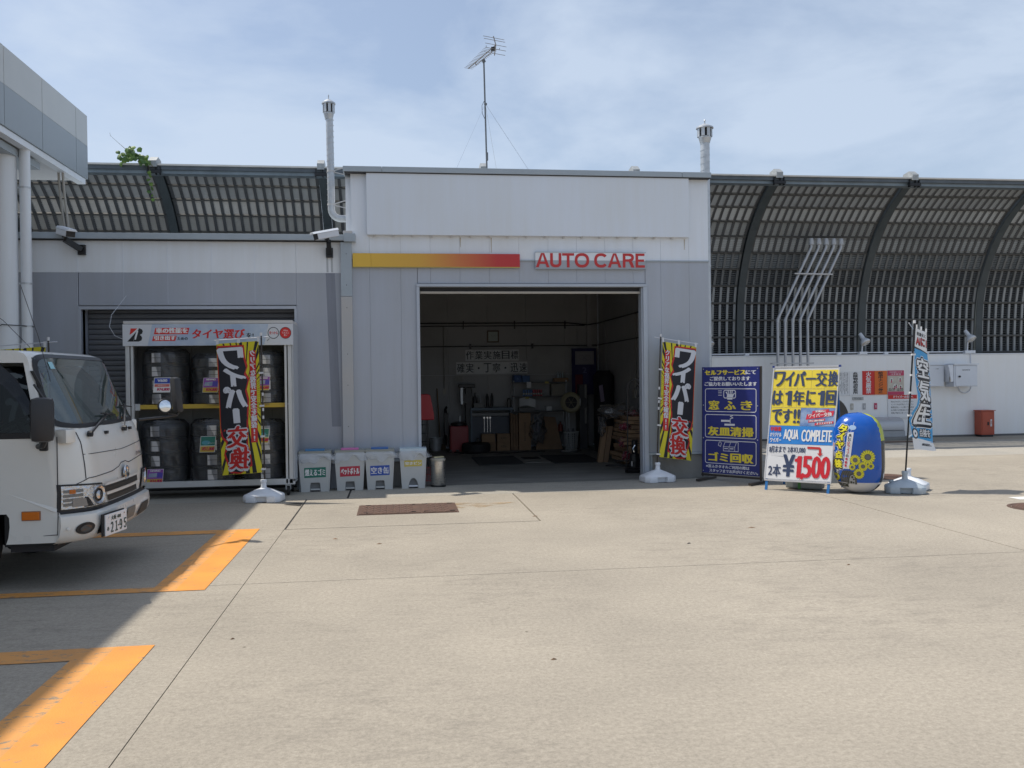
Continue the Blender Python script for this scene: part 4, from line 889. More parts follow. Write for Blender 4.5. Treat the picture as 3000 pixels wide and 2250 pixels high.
for x, y, z, s in pts:
    o = bpy.data.objects.new('leaf', lmes[rnd.random() < .35]); COL.objects.link(o); o.parent = t; o.location = Vector((x, y, z))-ORG[t.name]
    o.rotation_euler = (rnd.uniform(.7, 2.0), rnd.uniform(-.7, .7), rnd.uniform(-1.0, 1.0)); o.scale = (s*rnd.uniform(1.0, 1.6),)*3

# ================================================================ TRUCK
tk = thing('parked_truck', 'white cab-over light truck parked half in view under the canopy at the left', 'truck', (-3.2, 8.05, 0))
paint = mat('white_vehicle_paint', (0.72, 0.705, 0.66), 0.28, var=.03, vscale=1.5, coat=.6)
def lerpt(tab, z):
    if z <= tab[0][0]: return tab[0][1]
    for (a, b), (c, d) in zip(tab, tab[1:]):
        if z <= c: return b+(d-b)*(z-a)/(c-a)
    return tab[-1][1]
XF = [(.33, -2.40), (.38, -2.345), (.48, -2.32), (.57, -2.325), (.60, -2.35), (.75, -2.345), (.95, -2.36), (1.12, -2.385), (1.20, -2.42), (1.26, -2.46), (1.50, -2.58), (1.70, -2.675), (1.78, -2.715), (1.82, -2.75), (1.845, -2.82)]
YC, HW = 8.05, .90
def S(y, z, o=0.0):
    u = min(1.0, abs(y-YC)/HW); k = 1.0 if z < 1.2 else max(.30, 1-.7*(z-1.2)/.6)
    x = lerpt(XF, z)-(.05*u*u+.19*max(0, (u-.72)/.28)**2)*k
    yy = YC+(y-YC)*(1-.06*max(0, (z-1.2)/.65))
    sl = -.10 if z < 1.2 else .45
    n = Vector((1, (1 if y > YC else -1)*(.05*2*u+.19*2*max(0, (u-.72)/.28)/.28)*k/HW, sl if z > 1.2 else 0)).normalized()
    return V(x, yy, z)+n*o
zs = [.37, .42, .50, .57, .60, .64, .70, .76, .82, .90, .98, 1.05, 1.12, 1.20, 1.26, 1.36, 1.46, 1.56, 1.66, 1.75, 1.79, 1.82, 1.845]
us = [-1, -.96, -.91, -.86, -.80, -.72, -.6, -.45, -.3, -.15, 0, .15, .3, .45, .6, .72, .80, .86, .91, .96, 1]
g = G(); idx = {}
def vid(p):
    g.v.append(p); return len(g.v)-1
for j, z in enumerate(zs):
    for i, u in enumerate(us): idx[i, j] = vid(S(YC+u*HW, z))
for j in range(len(zs)-1):
    for i in range(len(us)-1):
        if zs[j] >= 1.26 and zs[j+1] <= 1.79 and abs(us[i]) <= .961 and abs(us[i+1]) <= .961: continue
        g.f.append((idx[i, j], idx[i+1, j], idx[i+1, j+1], idx[i, j+1])); g.m.append(0)
kx = [0, .03, .10, .245, .30, .42, .55, .68, .8, .9, 1.0]
XB = -4.02
for sgn, i0 in ((-1, 0), (1, len(us)-1)):
    sid = {}
    for j, z in enumerate(zs):
        f0 = S(YC+sgn*HW, z)
        for i, k in enumerate(kx): sid[i, j] = idx[i0, j] if i == 0 else vid(V(f0.x+(XB-f0.x)*k, f0.y-sgn*(.012*math.sin(min(1, k*4)*1.57)*-1), z))
    for j in range(len(zs)-1):
        for i in range(len(kx)-1):
            if zs[j] >= 1.20 and zs[j+1] <= 1.75 and 1 <= i <= 7: continue
            if zs[j+1] <= .60 and 3 <= i <= 6: continue
            q = (sid[i, j], sid[i+1, j], sid[i+1, j+1], sid[i, j+1]); g.f.append(q); g.m.append(0)
top = len(zs)-1; nr = 6
rid = {}
for r_ in range(nr+1):
    for i, u in enumerate(us):
        if r_ == 0: rid[i, r_] = idx[i, top]
        else:
            p = S(YC+u*HW, 1.845); k = r_/nr; rid[i, r_] = vid(V(p.x+(XB-p.x)*k, p.y, 1.845+.035*math.sin(k*2.6)*(1-u*u*.8)))
for r_ in range(nr):
    for i in range(len(us)-1): g.f.append((rid[i, r_], rid[i+1, r_], rid[i+1, r_+1], rid[i, r_+1])); g.m.append(0)
cab = g.build('body', paint, tk, smooth=50, fix=True)
G().box(XB-.03, 7.2, .5, XB, 8.9, 1.84).build('cab_back', paint, tk)
dk_in = mat('dark_cab_interior', (.025, .026, .028), .7)
g = G(); g.box(XB+.02, 7.19, 1.0, XB+.06, 8.91, 1.80); g.box(XB, 7.19, .6, -2.6, 8.91, 1.0); g.build('cabin_floor', dk_in, tk)
G().box(-2.98, 7.30, .28, -2.66, 8.8, .34).build('under_tray', gap, tk)
seatm = mat('grey_seat_cloth', (.09, .09, .095), .9)
for y in (7.55, 8.45):
    q = G().box(-3.75, y-.25, 1.0, -3.2, y+.25, 1.14).build('seat', seatm, tk, bevel=.03); G().box(-3.85, y-.24, 1.1, -3.70, y+.24, 1.62).box(-3.83, y-.12, 1.63, -3.74, y+.12, 1.78).build('backrest', seatm, q, bevel=.03)
G().box(-2.86, 7.22, 1.0, -2.56, 8.88, 1.20).build('dashboard', mat('dash_grey', (.07, .07, .075), .7), tk, bevel=.03)
g = G(); c = V(-3.02, 7.6, 1.27); ax = V(.45, 0, -.9).normalized(); xx = V(0, 1, 0); yy = ax.cross(xx)
g.tube([c+(xx*math.cos(a)+yy*math.sin(a))*.19 for a in [k*math.pi/12 for k in range(24)]], .014, 6, closed=True); g.bar(c-xx*.19, c+xx*.19, .03, .012); g.cyl(c, c+ax*.25, .025); g.build('steering_wheel', black_pl, tk)
# windshield with rubber, glass, wipers
rub = mat('window_rubber', (.018, .018, .02), .5)
def wframe(o0, o1, za, zb, zc, zd, m, name, ua, ub):
    g = G(); n = 40; P, Q = [], []
    def ring(u, z0, z1, o, r):
        pts = []
        for k in range(n):
            a = 2*math.pi*k/n; c_, s_ = math.cos(a), math.sin(a); p = 10
            x = math.copysign(abs(c_)**(2/p), c_); y = math.copysign(abs(s_)**(2/p), s_)
            pts.append(S(YC+x*u*HW, (z0+z1)/2+y*(z1-z0)/2, o))
        return pts
    P = ring(ua, za, zb, o0, 0); Q = ring(ub, zc, zd, o1, 0)
    g.add(P+Q, [(k, (k+1) % n, n+(k+1) % n, n+k) for k in range(n)]); return g.build(name, m, tk, smooth=60)
wframe(.004, .010, 1.230, 1.822, 1.262, 1.788, rub, 'windshield_rubber', .98, .942)
g = G(); g.grid(lambda a, b: S(YC+(a*2-1)*.945*HW, 1.26+b*.525, .006), 20, 8)
glass = clear('windshield_glass', (.60, .74, .71), .55, .02, body=.13, bodyc=(.34, .44, .42))  # milky teal body stands in for reflected sky and canopy
g.build('windshield', glass, tk, smooth=60, fix=False)
G().add([S(7.33, 1.70, .009), S(7.40, 1.70, .009), S(7.40, 1.755, .009), S(7.33, 1.755, .009)], [(0, 1, 2, 3)]).build('inspection_sticker', mat('sticker_cyan', (.30, .55, .62), .5), tk, fix=False)
for a, b, c_ in (((7.40, 1.185), (7.98, 1.31), .02), ((8.20, 1.185), (8.62, 1.36), .02)):
    g = G(); p0 = S(*a, .03); p1 = S(*b, .028); g.bar(p0, p1, .016, .012, up=(1, 0, 0)); p2 = p1+(p1-p0).normalized()*-.25+V(0, -.02, -.03); g.bar(p1+V(0, -.16, .01), p1+V(0, .20, -.015), .010, .014, up=(1, 0, 0)); g.cyl(p0-V(.02, 0, 0), p0+V(.015, 0, 0), .024, n=10); g.build('wiper', black_pl, tk)
for y in (7.76, 8.42): g = G(); g.obox(S(y, 1.175, .012), (.012, 0, 0), (0, .022, 0), (0, 0, .012)); g.build('washer_nozzle', black_pl, tk)
# side window glass and rubber both sides
for sgn in (-1, 1):
    y0 = YC+sgn*HW
    def sp(x, z, o=.012): return V(x, YC+(y0-YC)*(1-.06*max(0, (z-1.2)/.65))+sgn*o, z)
    oc = [(-2.64, 1.17), (-2.76, 1.42), (-2.86, 1.62), (-2.98, 1.735), (-3.15, 1.775), (-3.72, 1.775), (-3.78, 1.17)]
    ic = [(-2.70, 1.215), (-2.80, 1.44), (-2.89, 1.60), (-3.0, 1.70), (-3.16, 1.735), (-3.67, 1.735), (-3.72, 1.215)]
    n = len(oc); g = G(); g.add([sp(*p) for p in oc]+[sp(*p, .016) for p in ic], [(k, (k+1) % n, n+(k+1) % n, n+k) for k in range(n)]); g.build('window_rubber', rub, tk, fix=False)
    G().add([sp(*p, .010) for p in ic], [tuple(range(n))]).build('side_window', clear('side_glass', (.22, .25, .25), .30, .03), tk, fix=False)
    g = G(); vz = [(-2.72, 1.36), (-2.80, 1.52), (-2.90, 1.66), (-3.02, 1.755), (-3.16, 1.79), (-3.7, 1.79)]; vi = [(-2.745, 1.32), (-2.86, 1.48), (-2.95, 1.58), (-3.05, 1.655), (-3.18, 1.69), (-3.7, 1.69)]
    n = len(vz); g.add([sp(*p, .02) for p in vz]+[sp(*p, .05) for p in vi], [(k, k+1, n+k+1, n+k) for k in range(n-1)]); g.build('rain_visor', clear('smoked_visor', (.18, .17, .17), .35, .1), tk, fix=False)
    # door gap, belt crease, handle, turn signal
    g = G(); g.tube([sp(-2.573, z, .002) for z in (.60, .8, 1.0, 1.18)], .004, 5); g.tube([sp(-2.573, .60, .002), sp(-2.58, .43, .002), sp(-2.86, .42, .002)], .004, 5); g.build('door_gap', gap, tk)
    g = G(); g.add([sp(-2.58, .60, .012), sp(-2.58, .63, .002), sp(-3.3, .95, .002), sp(-3.3, .92, .012)], [(0, 1, 2, 3)]); g.build('body_crease', paint, tk, fix=False)
    q = G().obox(sp(-2.765, .582, .012), (.062, 0, 0), (0, .014, 0), (0, 0, .030)).build('turn_signal', mat('amber_lens', (.62, .16, .015), .15), tk, bevel=.006)
    G().obox(sp(-2.765, .582, .006), (.068, 0, 0), (0, .012, 0), (0, 0, .036)).build('bezel', mat('amber_rim', (.30, .12, .05), .4), q, bevel=.006)
    G().obox(sp(-2.665, 1.125, .012), (.03, 0, 0), (0, .016, 0), (0, 0, .05)).build('mirror_foot', black_pl, tk, bevel=.01)
# bumper
g = G(); bz = [.355, .37, .42, .50, .565, .585]; bo = [-.02, .012, .028, .030, .024, .0]
g.grid(lambda a, b: S(YC+(a*2-1)*HW, bz[round(b*5)], bo[round(b*5)]), 40, 5)
bp = g.build('bumper', paint, tk, smooth=50, fix=False)
def fpatch(pts, m, name, o=.01, par=None, n=8):
    """four-cornered piece laid on the cab front, corners (y,z)"""
    (a, b, c, d) = pts; g = G()
    def fn(s, t_):
        y = (a[0]*(1-s)+b[0]*s)*(1-t_)+(d[0]*(1-s)+c[0]*s)*t_; z = (a[1]*(1-s)+b[1]*s)*(1-t_)+(d[1]*(1-s)+c[1]*s)*t_
        return S(y, z, o)
    g.grid(fn, n, 3); return g.build(name, m, par or tk, smooth=60, fix=False)
darkp = mat('dark_grille_plastic', (.015, .015, .017), .5)
fpatch([(7.16, .583), (8.94, .583), (8.94, .612), (7.16, .612)], darkp, 'bumper_gap', .004, n=40)
for a, b in (((7.53, .700), (8.42, .700)), ((7.62, .620), (8.40, .620))):
    q = fpatch([a, b, (b[0]-.03, b[1]+.055), (a[0]-.02, a[1]+.055)], darkp, 'grille_slot', .010, n=16)
    fpatch([(a[0]+.03, a[1]+.026), (b[0]-.03, b[1]+.026), (b[0]-.03, b[1]+.034), (a[0]+.03, a[1]+.034)], black_metal, 'grille_bar', .014, q, n=16)
fpatch([(7.50, .757), (8.5, .757), (8.42, .775), (7.56, .775)], paint, 'grille_top_lip', .022, n=16); fpatch([(7.56, .677), (8.46, .677), (8.44, .699), (7.55, .699)], paint, 'grille_bar_body', .022, n=16)
fpatch([(7.34, .40), (7.78, .385), (7.80, .50), (7.36, .51)], darkp, 'bumper_intake', .034, n=10)
fpatch([(8.22, .40), (8.60, .41), (8.62, .50), (8.36, .50)], darkp, 'bumper_intake', .036); fpatch([(7.90, .42), (8.12, .42), (8.14, .515), (7.92, .515)], mat('bumper_grey', (.16, .155, .14), .5), 'bumper_step', .037)
for y in (7.26, 8.84):
    ps = [(y+.052*math.cos(a), .462+.046*math.sin(a)) for a in [k*math.pi/12 for k in range(24)]]; q = G().add([S(a_, b_, .034) for a_, b_ in ps], [tuple(range(24))]).build('fog_lamp_recess', darkp, tk, fix=False); G().add([S(y+(a_-y)*.6, .462+(b_-.462)*.6, .037) for a_, b_ in ps], [tuple(range(24))]).build('fog_lens', mat('smoked_lens', (.06, .065, .07), .08), q, fix=False)
G().lathe([(.014, 0), (.012, .006), (.001, .008)], S(7.18, .47, .03)+V(0, -.01, 0), 12, (.5, -1, 0)).build('bumper_sensor', paint, tk)
# headlights
lens_m = clear('headlight_lens', (.96, .96, .97), .14, .02); hb = mat('headlight_bowl', (.60, .61, .63), .16, .85, bump=1.0, bscale=38); hb2 = mat('headlight_facet', (.20, .205, .21), .25, .5)
for s in (1, -1):
    m_ = lambda y: YC-s*(YC-y)
    q = fpatch([(m_(7.152), .603), (m_(7.57), .603), (m_(7.50), .785), (m_(7.152), .812)], darkp, 'headlight', .006)
    fpatch([(m_(7.168), .618), (m_(7.545), .618), (m_(7.48), .775), (m_(7.168), .797)], hb, 'reflector', .012, q)
    for (yy_, zz_, r_) in ((7.405, .70, .075),):
        c = S(m_(yy_), zz_, .012); G().lathe([(r_, 0), (r_*.95, .012), (r_*.7, .004), (r_*.66, -.004), (r_*.45, .006), (.001, .014)], c, 20, (1, -s*.3, 0)).build('lamp_bowl', hb, q, smooth=1)
        G().lathe([(r_*.70, .006), (r_*.60, .010), (r_*.55, .006)], c, 20, (1, -s*.3, 0)).build('lamp_ring', darkp, q, smooth=1)
    fpatch([(m_(7.20), .735), (m_(7.228), .735), (m_(7.228), .765), (m_(7.20), .768)], mat('amber_lens', (.62, .16, .015), .15), 'amber_marker', .018, q)
    fpatch([(m_(7.215), .63), (m_(7.30), .63), (m_(7.285), .69), (m_(7.215), .70)], mat('grey_reflector', (.25, .25, .26), .25, .7), 'marker_reflector', .017, q)
    for k in range(4): fpatch([(m_(7.175), .64+.034*k), (m_(7.27), .64+.034*k), (m_(7.27), .664+.034*k), (m_(7.175), .664+.034*k)], hb2, 'lens_facet', .0145, q)
    fpatch([(m_(7.28), .622), (m_(7.35), .622), (m_(7.30), .70), (m_(7.28), .70)], darkp, 'lens_divider', .0150, q)
    for k in range(5): fpatch([(m_(7.455+.016*k), .64), (m_(7.460+.016*k), .64), (m_(7.455+.014*k), .745), (m_(7.450+.014*k), .745)], white_pr, 'lens_rib', .019, q)
    fpatch([(m_(7.155), .606), (m_(7.56), .606), (m_(7.495), .781), (m_(7.155), .806)], lens_m, 'lens', .030, q)
    G().obox(S(m_(7.225), 1.18, .02), (.05, -.02*s, 0), (.02*s, .05, 0), (0, 0, .055)).build('corner_cover', paint, tk, bevel=.02, smooth=1)
# panel lines, emblem, lettering, plate
def fline(pts, w=.004):
    g = G(); P = []
    for (a, b), (c, d) in zip(pts, pts[1:]):
        for k in range(8): P.append(S(a+(c-a)*k/8, b+(d-b)*k/8, .001))
    P.append(S(*pts[-1], .001)); g.tube(P, w, 5); g.build('panel_gap', gap, tk)
fline([(7.30, 1.205), (7.30, 1.0), (7.30, .84)], .0035); fline([(7.30, 1.03), (8.05, 1.015), (8.80, 1.045)], .003); fline([(7.24, .805), (7.32, .842), (7.75, .852), (7.92, .875), (7.98, .90), (8.10, .905), (8.2, .885), (8.70, .915), (8.86, .97)], .0035)
em = plane_map(S(8.03, .812, .020), (0, 1, 0), (0, 0, 1), (1, 0, 0))
g = G(); g.add([em(x, y, 0) for x, y in disc(0, 0, .074, .060, 28)], [tuple(range(28))]); q = g.build('emblem', black_pl, tk, fix=False)
g = G()
for cx, cy, ru, rv in ((0, 0, .072, .058), (0, .004, .024, .053), (0, .026, .050, .023)): g.tube([em(cx+ru*math.cos(a), cy+rv*math.sin(a), .004) for a in [k*math.pi/12 for k in range(24)]], .0045, 5, closed=True)
g.build('emblem_rings', chrome, q)
text('DYNA', lambda a, b, d=0: S(a, b, .004+d), (8.46, .925, 8.68, .955), mat('badge_grey', (.12, .12, .13), .3, .6), tk, bold=.002, slant=.3)
pl = thing('x', 'x', 'x'); bpy.data.objects.remove(pl)
po = V(-2.285, 7.34, .372); pm = plane_map(po, (.16, 1, 0), (0, 0, 1), (1, -.16, 0))
q = G().obox(pm(.175, .085, -.008), V(.16, 1, 0)*.175, (.006, 0, 0), (0, 0, .084)).build('number_plate', white_pr, tk, bevel=.004)
gp = mat('plate_green', (.03, .06, .05), .5)
text('大阪 400', pm, (.085, .115, .245, .150), gp, q, d=.0005, bold=.002); text('２１', pm, (.078, .018, .188, .100), gp, q, d=.0005, bold=.004); text('-', pm, (.197, .054, .216, .064), gp, q, d=.0005, bold=.002); text('９５', pm, (.226, .018, .336, .100), gp, q, d=.0005, bold=.004); text('め', pm, (.018, .04, .048, .072), gp, q, d=.0005, bold=.0015)
for a in (.045, .30): G().cyl(pm(a, .145, -.002), pm(a, .145, .004), .007, n=8).build('plate_bolt', chrome, q)
G().obox(pm(.155, .09, -.022), V(.16, 1, 0)*.180, (.006, 0, 0), (0, 0, .088)).build('plate_holder', darkp, tk)
# mirrors
q = G().obox((-2.61, 6.97, 1.32), (.075, .03, 0), (-.03, .085, 0), (0, 0, .165)).build('door_mirror', mat('mirror_black', (.028, .028, .031), .45, var=.1), tk, bevel=.045, smooth=1)
G().tube([(-2.60, 7.0, 1.18), (-2.64, 7.05, 1.12), (-2.70, 7.13, 1.11)], .022, 8).build('mirror_arm', black_pl, q, smooth=1); G().tube([(-2.60, 7.02, 1.45), (-2.72, 7.12, 1.58)], .010, 6).build('mirror_stay', black_pl, q)
mc = V(-2.20, 9.30, 1.455)
q = G().obox(mc, (.030, .02, 0), (-.04, .06, 0), (-.015, 0, .175)).build('door_mirror', mat('mirror_black', (.028, .028, .031), .45, var=.1), tk, bevel=.03, smooth=1)
G().tube([(-2.47, 8.93, 1.225), (-2.30, 9.2, 1.235), (-2.20, 9.30, 1.25), (-2.17, 9.31, 1.30)], .013, 7).build('mirror_arm', black_pl, q); G().tube([(-2.20, 9.28, 1.25), (-2.27, 9.23, 1.27), (-2.28, 9.22, 1.30)], .009, 6).build('mirror_stay', black_pl, q)
ax = V(.55, -.80, .1)
G().lathe([(.001, -.03), (.06, -.02), (.074, 0), (.07, .012)], (-2.295, 9.22, 1.345), 22, ax).build('under_mirror', black_pl, q, smooth=1); G().lathe([(.066, .010), (.04, .017), (.001, .020)], (-2.295, 9.22, 1.345), 22, ax).build('mirror_glass', chrome, q, smooth=1)
# chassis, wheels, cargo bed
G().box(-7.2, 7.55, .30, -2.9, 8.55, .70).build('chassis', black_metal, tk); G().box(-2.98, 7.2, .34, -2.60, 8.9, .62).build('front_crossmember', black_metal, tk); G().box(-4.0, 7.22, .62, -2.7, 8.88, 1.0).build('wheel_arch_liner', gap, tk)
for x in (-3.40, -6.2):
    for y in (7.30, 8.80):
        q = G().lathe([(.19, -.10), (.30, -.10), (.335, -.075), (.345, 0), (.335, .075), (.30, .10), (.19, .10)], (x, y, .345), 28, (0, 1, 0), capends=False).build('wheel', rubber, tk, smooth=1)
        G().lathe([(.001, -.06), (.07, -.07), (.10, -.03), (.17, -.04), (.195, -.09)], (x, y, .345), 24, (0, 1, 0), capends=False).build('rim', galv, q, smooth=1)
g = G(); g.box(-7.4, 7.10, .72, -4.10, 9.0, .80); g.build('cargo_floor', galv, tk)
for y in (7.10, 8.97): G().box(-7.4, y, .80, -4.10, y+.03, 1.18).build('drop_side', paint, tk)
G().box(-4.13, 7.12, .80, -4.09, 8.98, 1.75).build('head_board', paint, tk)
# whip aerial
G().tube([(-2.66, 7.28, 1.60), (-2.74, 7.27, 1.95), (-2.86, 7.26, 2.35)], .0025, 5).build('whip_aerial', black_pl, tk)
g = G(); g.obox(S(7.17, 1.62, .02)+V(0, -.005, 0), (.012, 0, -.0), (0, .012, 0), (-.03, 0, .06)); g.build('aerial_foot', black_pl, tk)
# ================================================================ TYRE RACK
rk = thing('tire_display_rack', 'white framed tyre display rack on wheels in front of the storeroom shutter', 'rack', (-2.5, 12.4, 0))
RX0, RX1, RY0, RY1 = -3.60, -1.39, 12.40, 13.00
rkm = mat('rack_white_steel', (.56, .57, .58), .4, .2, var=.08)
for x, w_ in ((RX0+.02, .05), (RX0+.085, .03)): G().box(x, RY0, .17, x+w_, RY0+.05, 2.07).build('upright', rkm, rk, bevel=.003)
for x, w_ in ((RX1-.075, .05), (RX1-.12, .03)): G().box(x, RY0, .17, x+w_, RY0+.05, 2.07).build('upright', rkm, rk, bevel=.003)
G().box(RX1-.022, RY0, .20, RX1, RY1, 2.36).build('side_panel', mat('side_panel_grey', (.42, .44, .47), .5, var=.06), rk); G().box(RX0, RY0+.05, .20, RX0+.018, RY1, 2.36).build('side_panel', mat('side_panel_grey', (.42, .44, .47), .5), rk)
G().box(RX0+.02, RY0, .155, RX1, RY0+.05, .235).build('base_beam', rkm, rk, bevel=.004); G().box(RX0+.02, RY0+.05, .18, RX1, RY1, .21).build('base_shelf', rkm, rk)
for i in range(6): G().box(RX0+.02+i*.365, RY1-.02, .21, RX0+.02+i*.365+.36, RY1, 2.30).build('back_panel', mat('rack_back', (.20, .20, .20), .6, var=.08), rk)
G().box(RX0, RY0-.02, 2.36, RX1, RY1, 2.40).build('rack_roof', trim_light, rk, bevel=.006)
ym = mat('yellow_shelf_beam', (.52, .36, .05), .5); G().box(RX0+.12, RY0+.06, 1.215, RX1-.12, RY0+.10, 1.275).build('shelf_beam', ym, rk, bevel=.003); G().box(RX0+.12, RY0+.05, 1.20, RX0+.18, RY0+.062, 1.29).build('beam_bracket', rkm, rk); G().box(RX0+.05, RY0+.10, 1.245, RX1-.05, RY1-.03, 1.26).build('shelf', rkm, rk)
for x, y in ((RX0+.12, RY0+.08), (RX1-.10, RY0+.08), (RX0+.12, RY1-.1), (RX1-.1, RY1-.1)):
    q = G().lathe([(.02, -.02), (.065, -.02), (.07, 0), (.065, .02), (.02, .02)], (x, y, .072), 18, (1, .2, 0)).build('caster', rubber, rk, smooth=1); G().box(x-.035, y-.03, .08, x+.035, y+.03, .16).build('caster_fork', galv, q)
hs = G().box(RX0-.005, RY0-.03, 2.065, RX1+.005, RY0-.012, 2.355).build('header_board', mat('header_white', (.60, .62, .66), .5), rk, bevel=.002)
pm = plane_map((RX0, RY0-.03, 2.065), (1, 0, 0), (0, 0, 1), (0, -1, 0))   # 2.21 wide, 0.29 high
skyp = mat('header_sky_print', (.35, .44, .60), .5, c2=(.52, .58, .66), vscale=3.5)
patch([(.315, .002), (1.84, .002), (1.90, .288), (.375, .288)], pm, skyp, hs, .001)
patch([(.10, .235), (.197, .235), (.160, .20), (.085, .15)], pm, red_pr, hs, .0012)
g = G(); patch([(.055, .06), (.17, .19), (.13, .06)], pm, None, None, .0012, g=g)
patch([(.13, .06), (.16, .06), (.205, .24), (.205, .235)], pm, None, None, .0012, g=g)
B = [(.155, .06), (.20, .06), (.235, .075), (.245, .105), (.235, .135), (.215, .148), (.245, .165), (.255, .195), (.245, .222), (.215, .236), (.205, .236)]
patch(B, pm, None, None, .0014, g=g); g.build('tyre_maker_logo', black_pr, hs, fix=False)
patch([(.148, .085), (.165, .085), (.197, .20), (.18, .20)], pm, white_pr, hs, .0018); patch([(.085, .14), (.195, .242), (.20, .235), (.16, .19)], pm, white_pr, hs, .0018)
g = G(); patch([(.395, .155), (.835, .155), (.855, .24), (.415, .24)], pm, None, None, .0015, g=g); patch([(.37, .065), (.67, .065), (.69, .135), (.39, .135)], pm, None, None, .0015, g=g); g.build('red_band', red_pr, hs, fix=False)
text('車の性能を', pm, (.425, .165, .83, .234), white_pr, hs, d=.002, bold=.006); text('引き出す', pm, (.40, .073, .67, .129), white_pr, hs, d=.002, bold=.006); text('ための', pm, (.70, .075, .83, .115), black_pr, hs, d=.002, bold=.002)
text('タイヤ選び', pm, (.89, .09, 1.57, .215), red_pr, hs, d=.002, bold=.007, slant=.1); text('を!', pm, (1.60, .10, 1.69, .165), black_pr, hs, d=.002, bold=.003)
patch([(1.83, .002), (2.208, .002), (2.208, .288), (1.89, .288)], pm, mat('header_white', (.60, .62, .66), .5), hs, .0014)
g = G(); g.tube([pm(1.955+.072*math.cos(a), .165+.075*math.sin(a), .003) for a in [k*math.pi/12 for k in range(24)]], .004, 5, closed=True); g.bar(pm(1.90, .09, .003), pm(1.87, .055, .003), .008, .004); g.build('magnifier_print', black_pr, hs)
text('見つかる', pm, (1.90, .145, 2.01, .185), red_pr, hs, d=.003, bold=.001); patch(disc(2.115, .165, .072, .075, 24), pm, red_pr, hs, .0022)
g = G(); g.tube([pm(2.115+.074*math.cos(a), .165+.077*math.sin(a), .003) for a in [k*math.pi/12 for k in range(24)]], .003, 5, closed=True); g.build('seal_ring', black_pr, hs); text('100km\nちゃんと\n買い', pm, (2.07, .12, 2.16, .21), white_pr, hs, d=.003)
# tyres: stacked, labels on the tread
tyr = mat('new_tyre_rubber', (.017, .017, .019), .55)
lab = mat('tyre_label_white', (.62, .60, .60), .6)
def tyre(x, y, z, w_, R_, first, label, la=0.0):
    if first is None:
        t = thing('tire', label, 'tire', (x, y, z), 0, 'wrapped tyres stacked in the display rack', local=True)
        h = w_/2; pr = [(R_*.62, 0), (R_*.80, -.004), (R_*.93, .012), (R_*.99, .035)]
        ng = 4
        for k in range(ng): a = .035+(w_-.07)*(k+.5)/ng; pr += [(R_, a-.018), (R_, a-.004), (R_-.008, a-.003), (R_-.008, a+.003), (R_, a+.004)]
        pr += [(R_*.99, w_-.035), (R_*.93, w_-.012), (R_*.80, w_+.004), (R_*.62, w_)]
        G().lathe(pr, (0, 0, 0), 40, capends=False).build('tyre_body', tyr, t, smooth=1)
        g = G(); g.grid(lambda a, b: V((R_+.003)*math.sin((a-.5)*.42), -(R_+.003)*math.cos((a-.5)*.42), .03+b*(w_-.06)), 4, 1); q = g.build('tread_label', lab, t, fix=False)
        g = G(); g.grid(lambda a, b: V((R_+.004)*math.sin((a-.5)*.40), -(R_+.004)*math.cos((a-.5)*.40), w_/2-.003+b*.006), 4, 1); g.build('label_line', black_pr, q, fix=False)
    else: t = dup(first, (x, y, z), 0, label)
    t.rotation_euler = (0, 0, la); return t
first = None
pos = []
for nm, X_, zb, n_, w_, la in (('upper left', -3.14, 1.262, 4, .185, -.22), ('upper middle', -2.49, 1.262, 4, .165, .12), ('upper right', -1.84, 1.262, 4, .175, .25),
                               ('lower left', -3.17, .215, 4, .20, -.22), ('lower middle', -2.52, .215, 4, .20, .10), ('lower right', -1.86, .215, 4, .195, .25)):
    for i in range(n_):
        od = ['bottom', 'second', 'third', 'top'][i]
        lb_ = f'black wrapped tyre, {od} from the shelf in the {nm} stack of the rack'.replace('bottom from the shelf', 'lowest').replace('top from the shelf', 'topmost')
        t = tyre(X_, 12.74, zb+i*w_, .20, .295, first, lb_, la)
        if first is None: first = t
        t.scale = (1, 1, w_/.20*.98)
film = clear('cling_film', (.86, .87, .89), .32, .20, body=.09, bodyc=(.5, .52, .56), bump=1.0, bscale=11)
for nm, X_, zb, h_ in (('upper left', -3.14, 1.265, .77), ('upper middle', -2.49, 1.265, .70), ('upper right', -1.84, 1.265, .74), ('lower left', -3.17, .22, .84), ('lower middle', -2.52, .22, .84), ('lower right', -1.86, .22, .82)):
    g = G()
    def fn(a, b, X_=X_, zb=zb, h_=h_):
        th = a*2*math.pi; r = .303+.010*mnoise.noise(V(th*3, b*4+X_*3, zb)) + (.0 if b < .95 else -.06)+.008*math.sin(th*9+b*7+X_)
        return V(X_+r*math.sin(th), 12.74-r*math.cos(th)*.99, zb+b*h_-.02*math.sin(th*3)*(1-b))
    g.grid(fn, 60, 12)
    tag(g.build('plastic_wrap', film, smooth=80, fix=False), f'clear plastic film wrapped round the {nm} tyre stack', 'plastic wrap', 'plastic films round the tyre stacks')
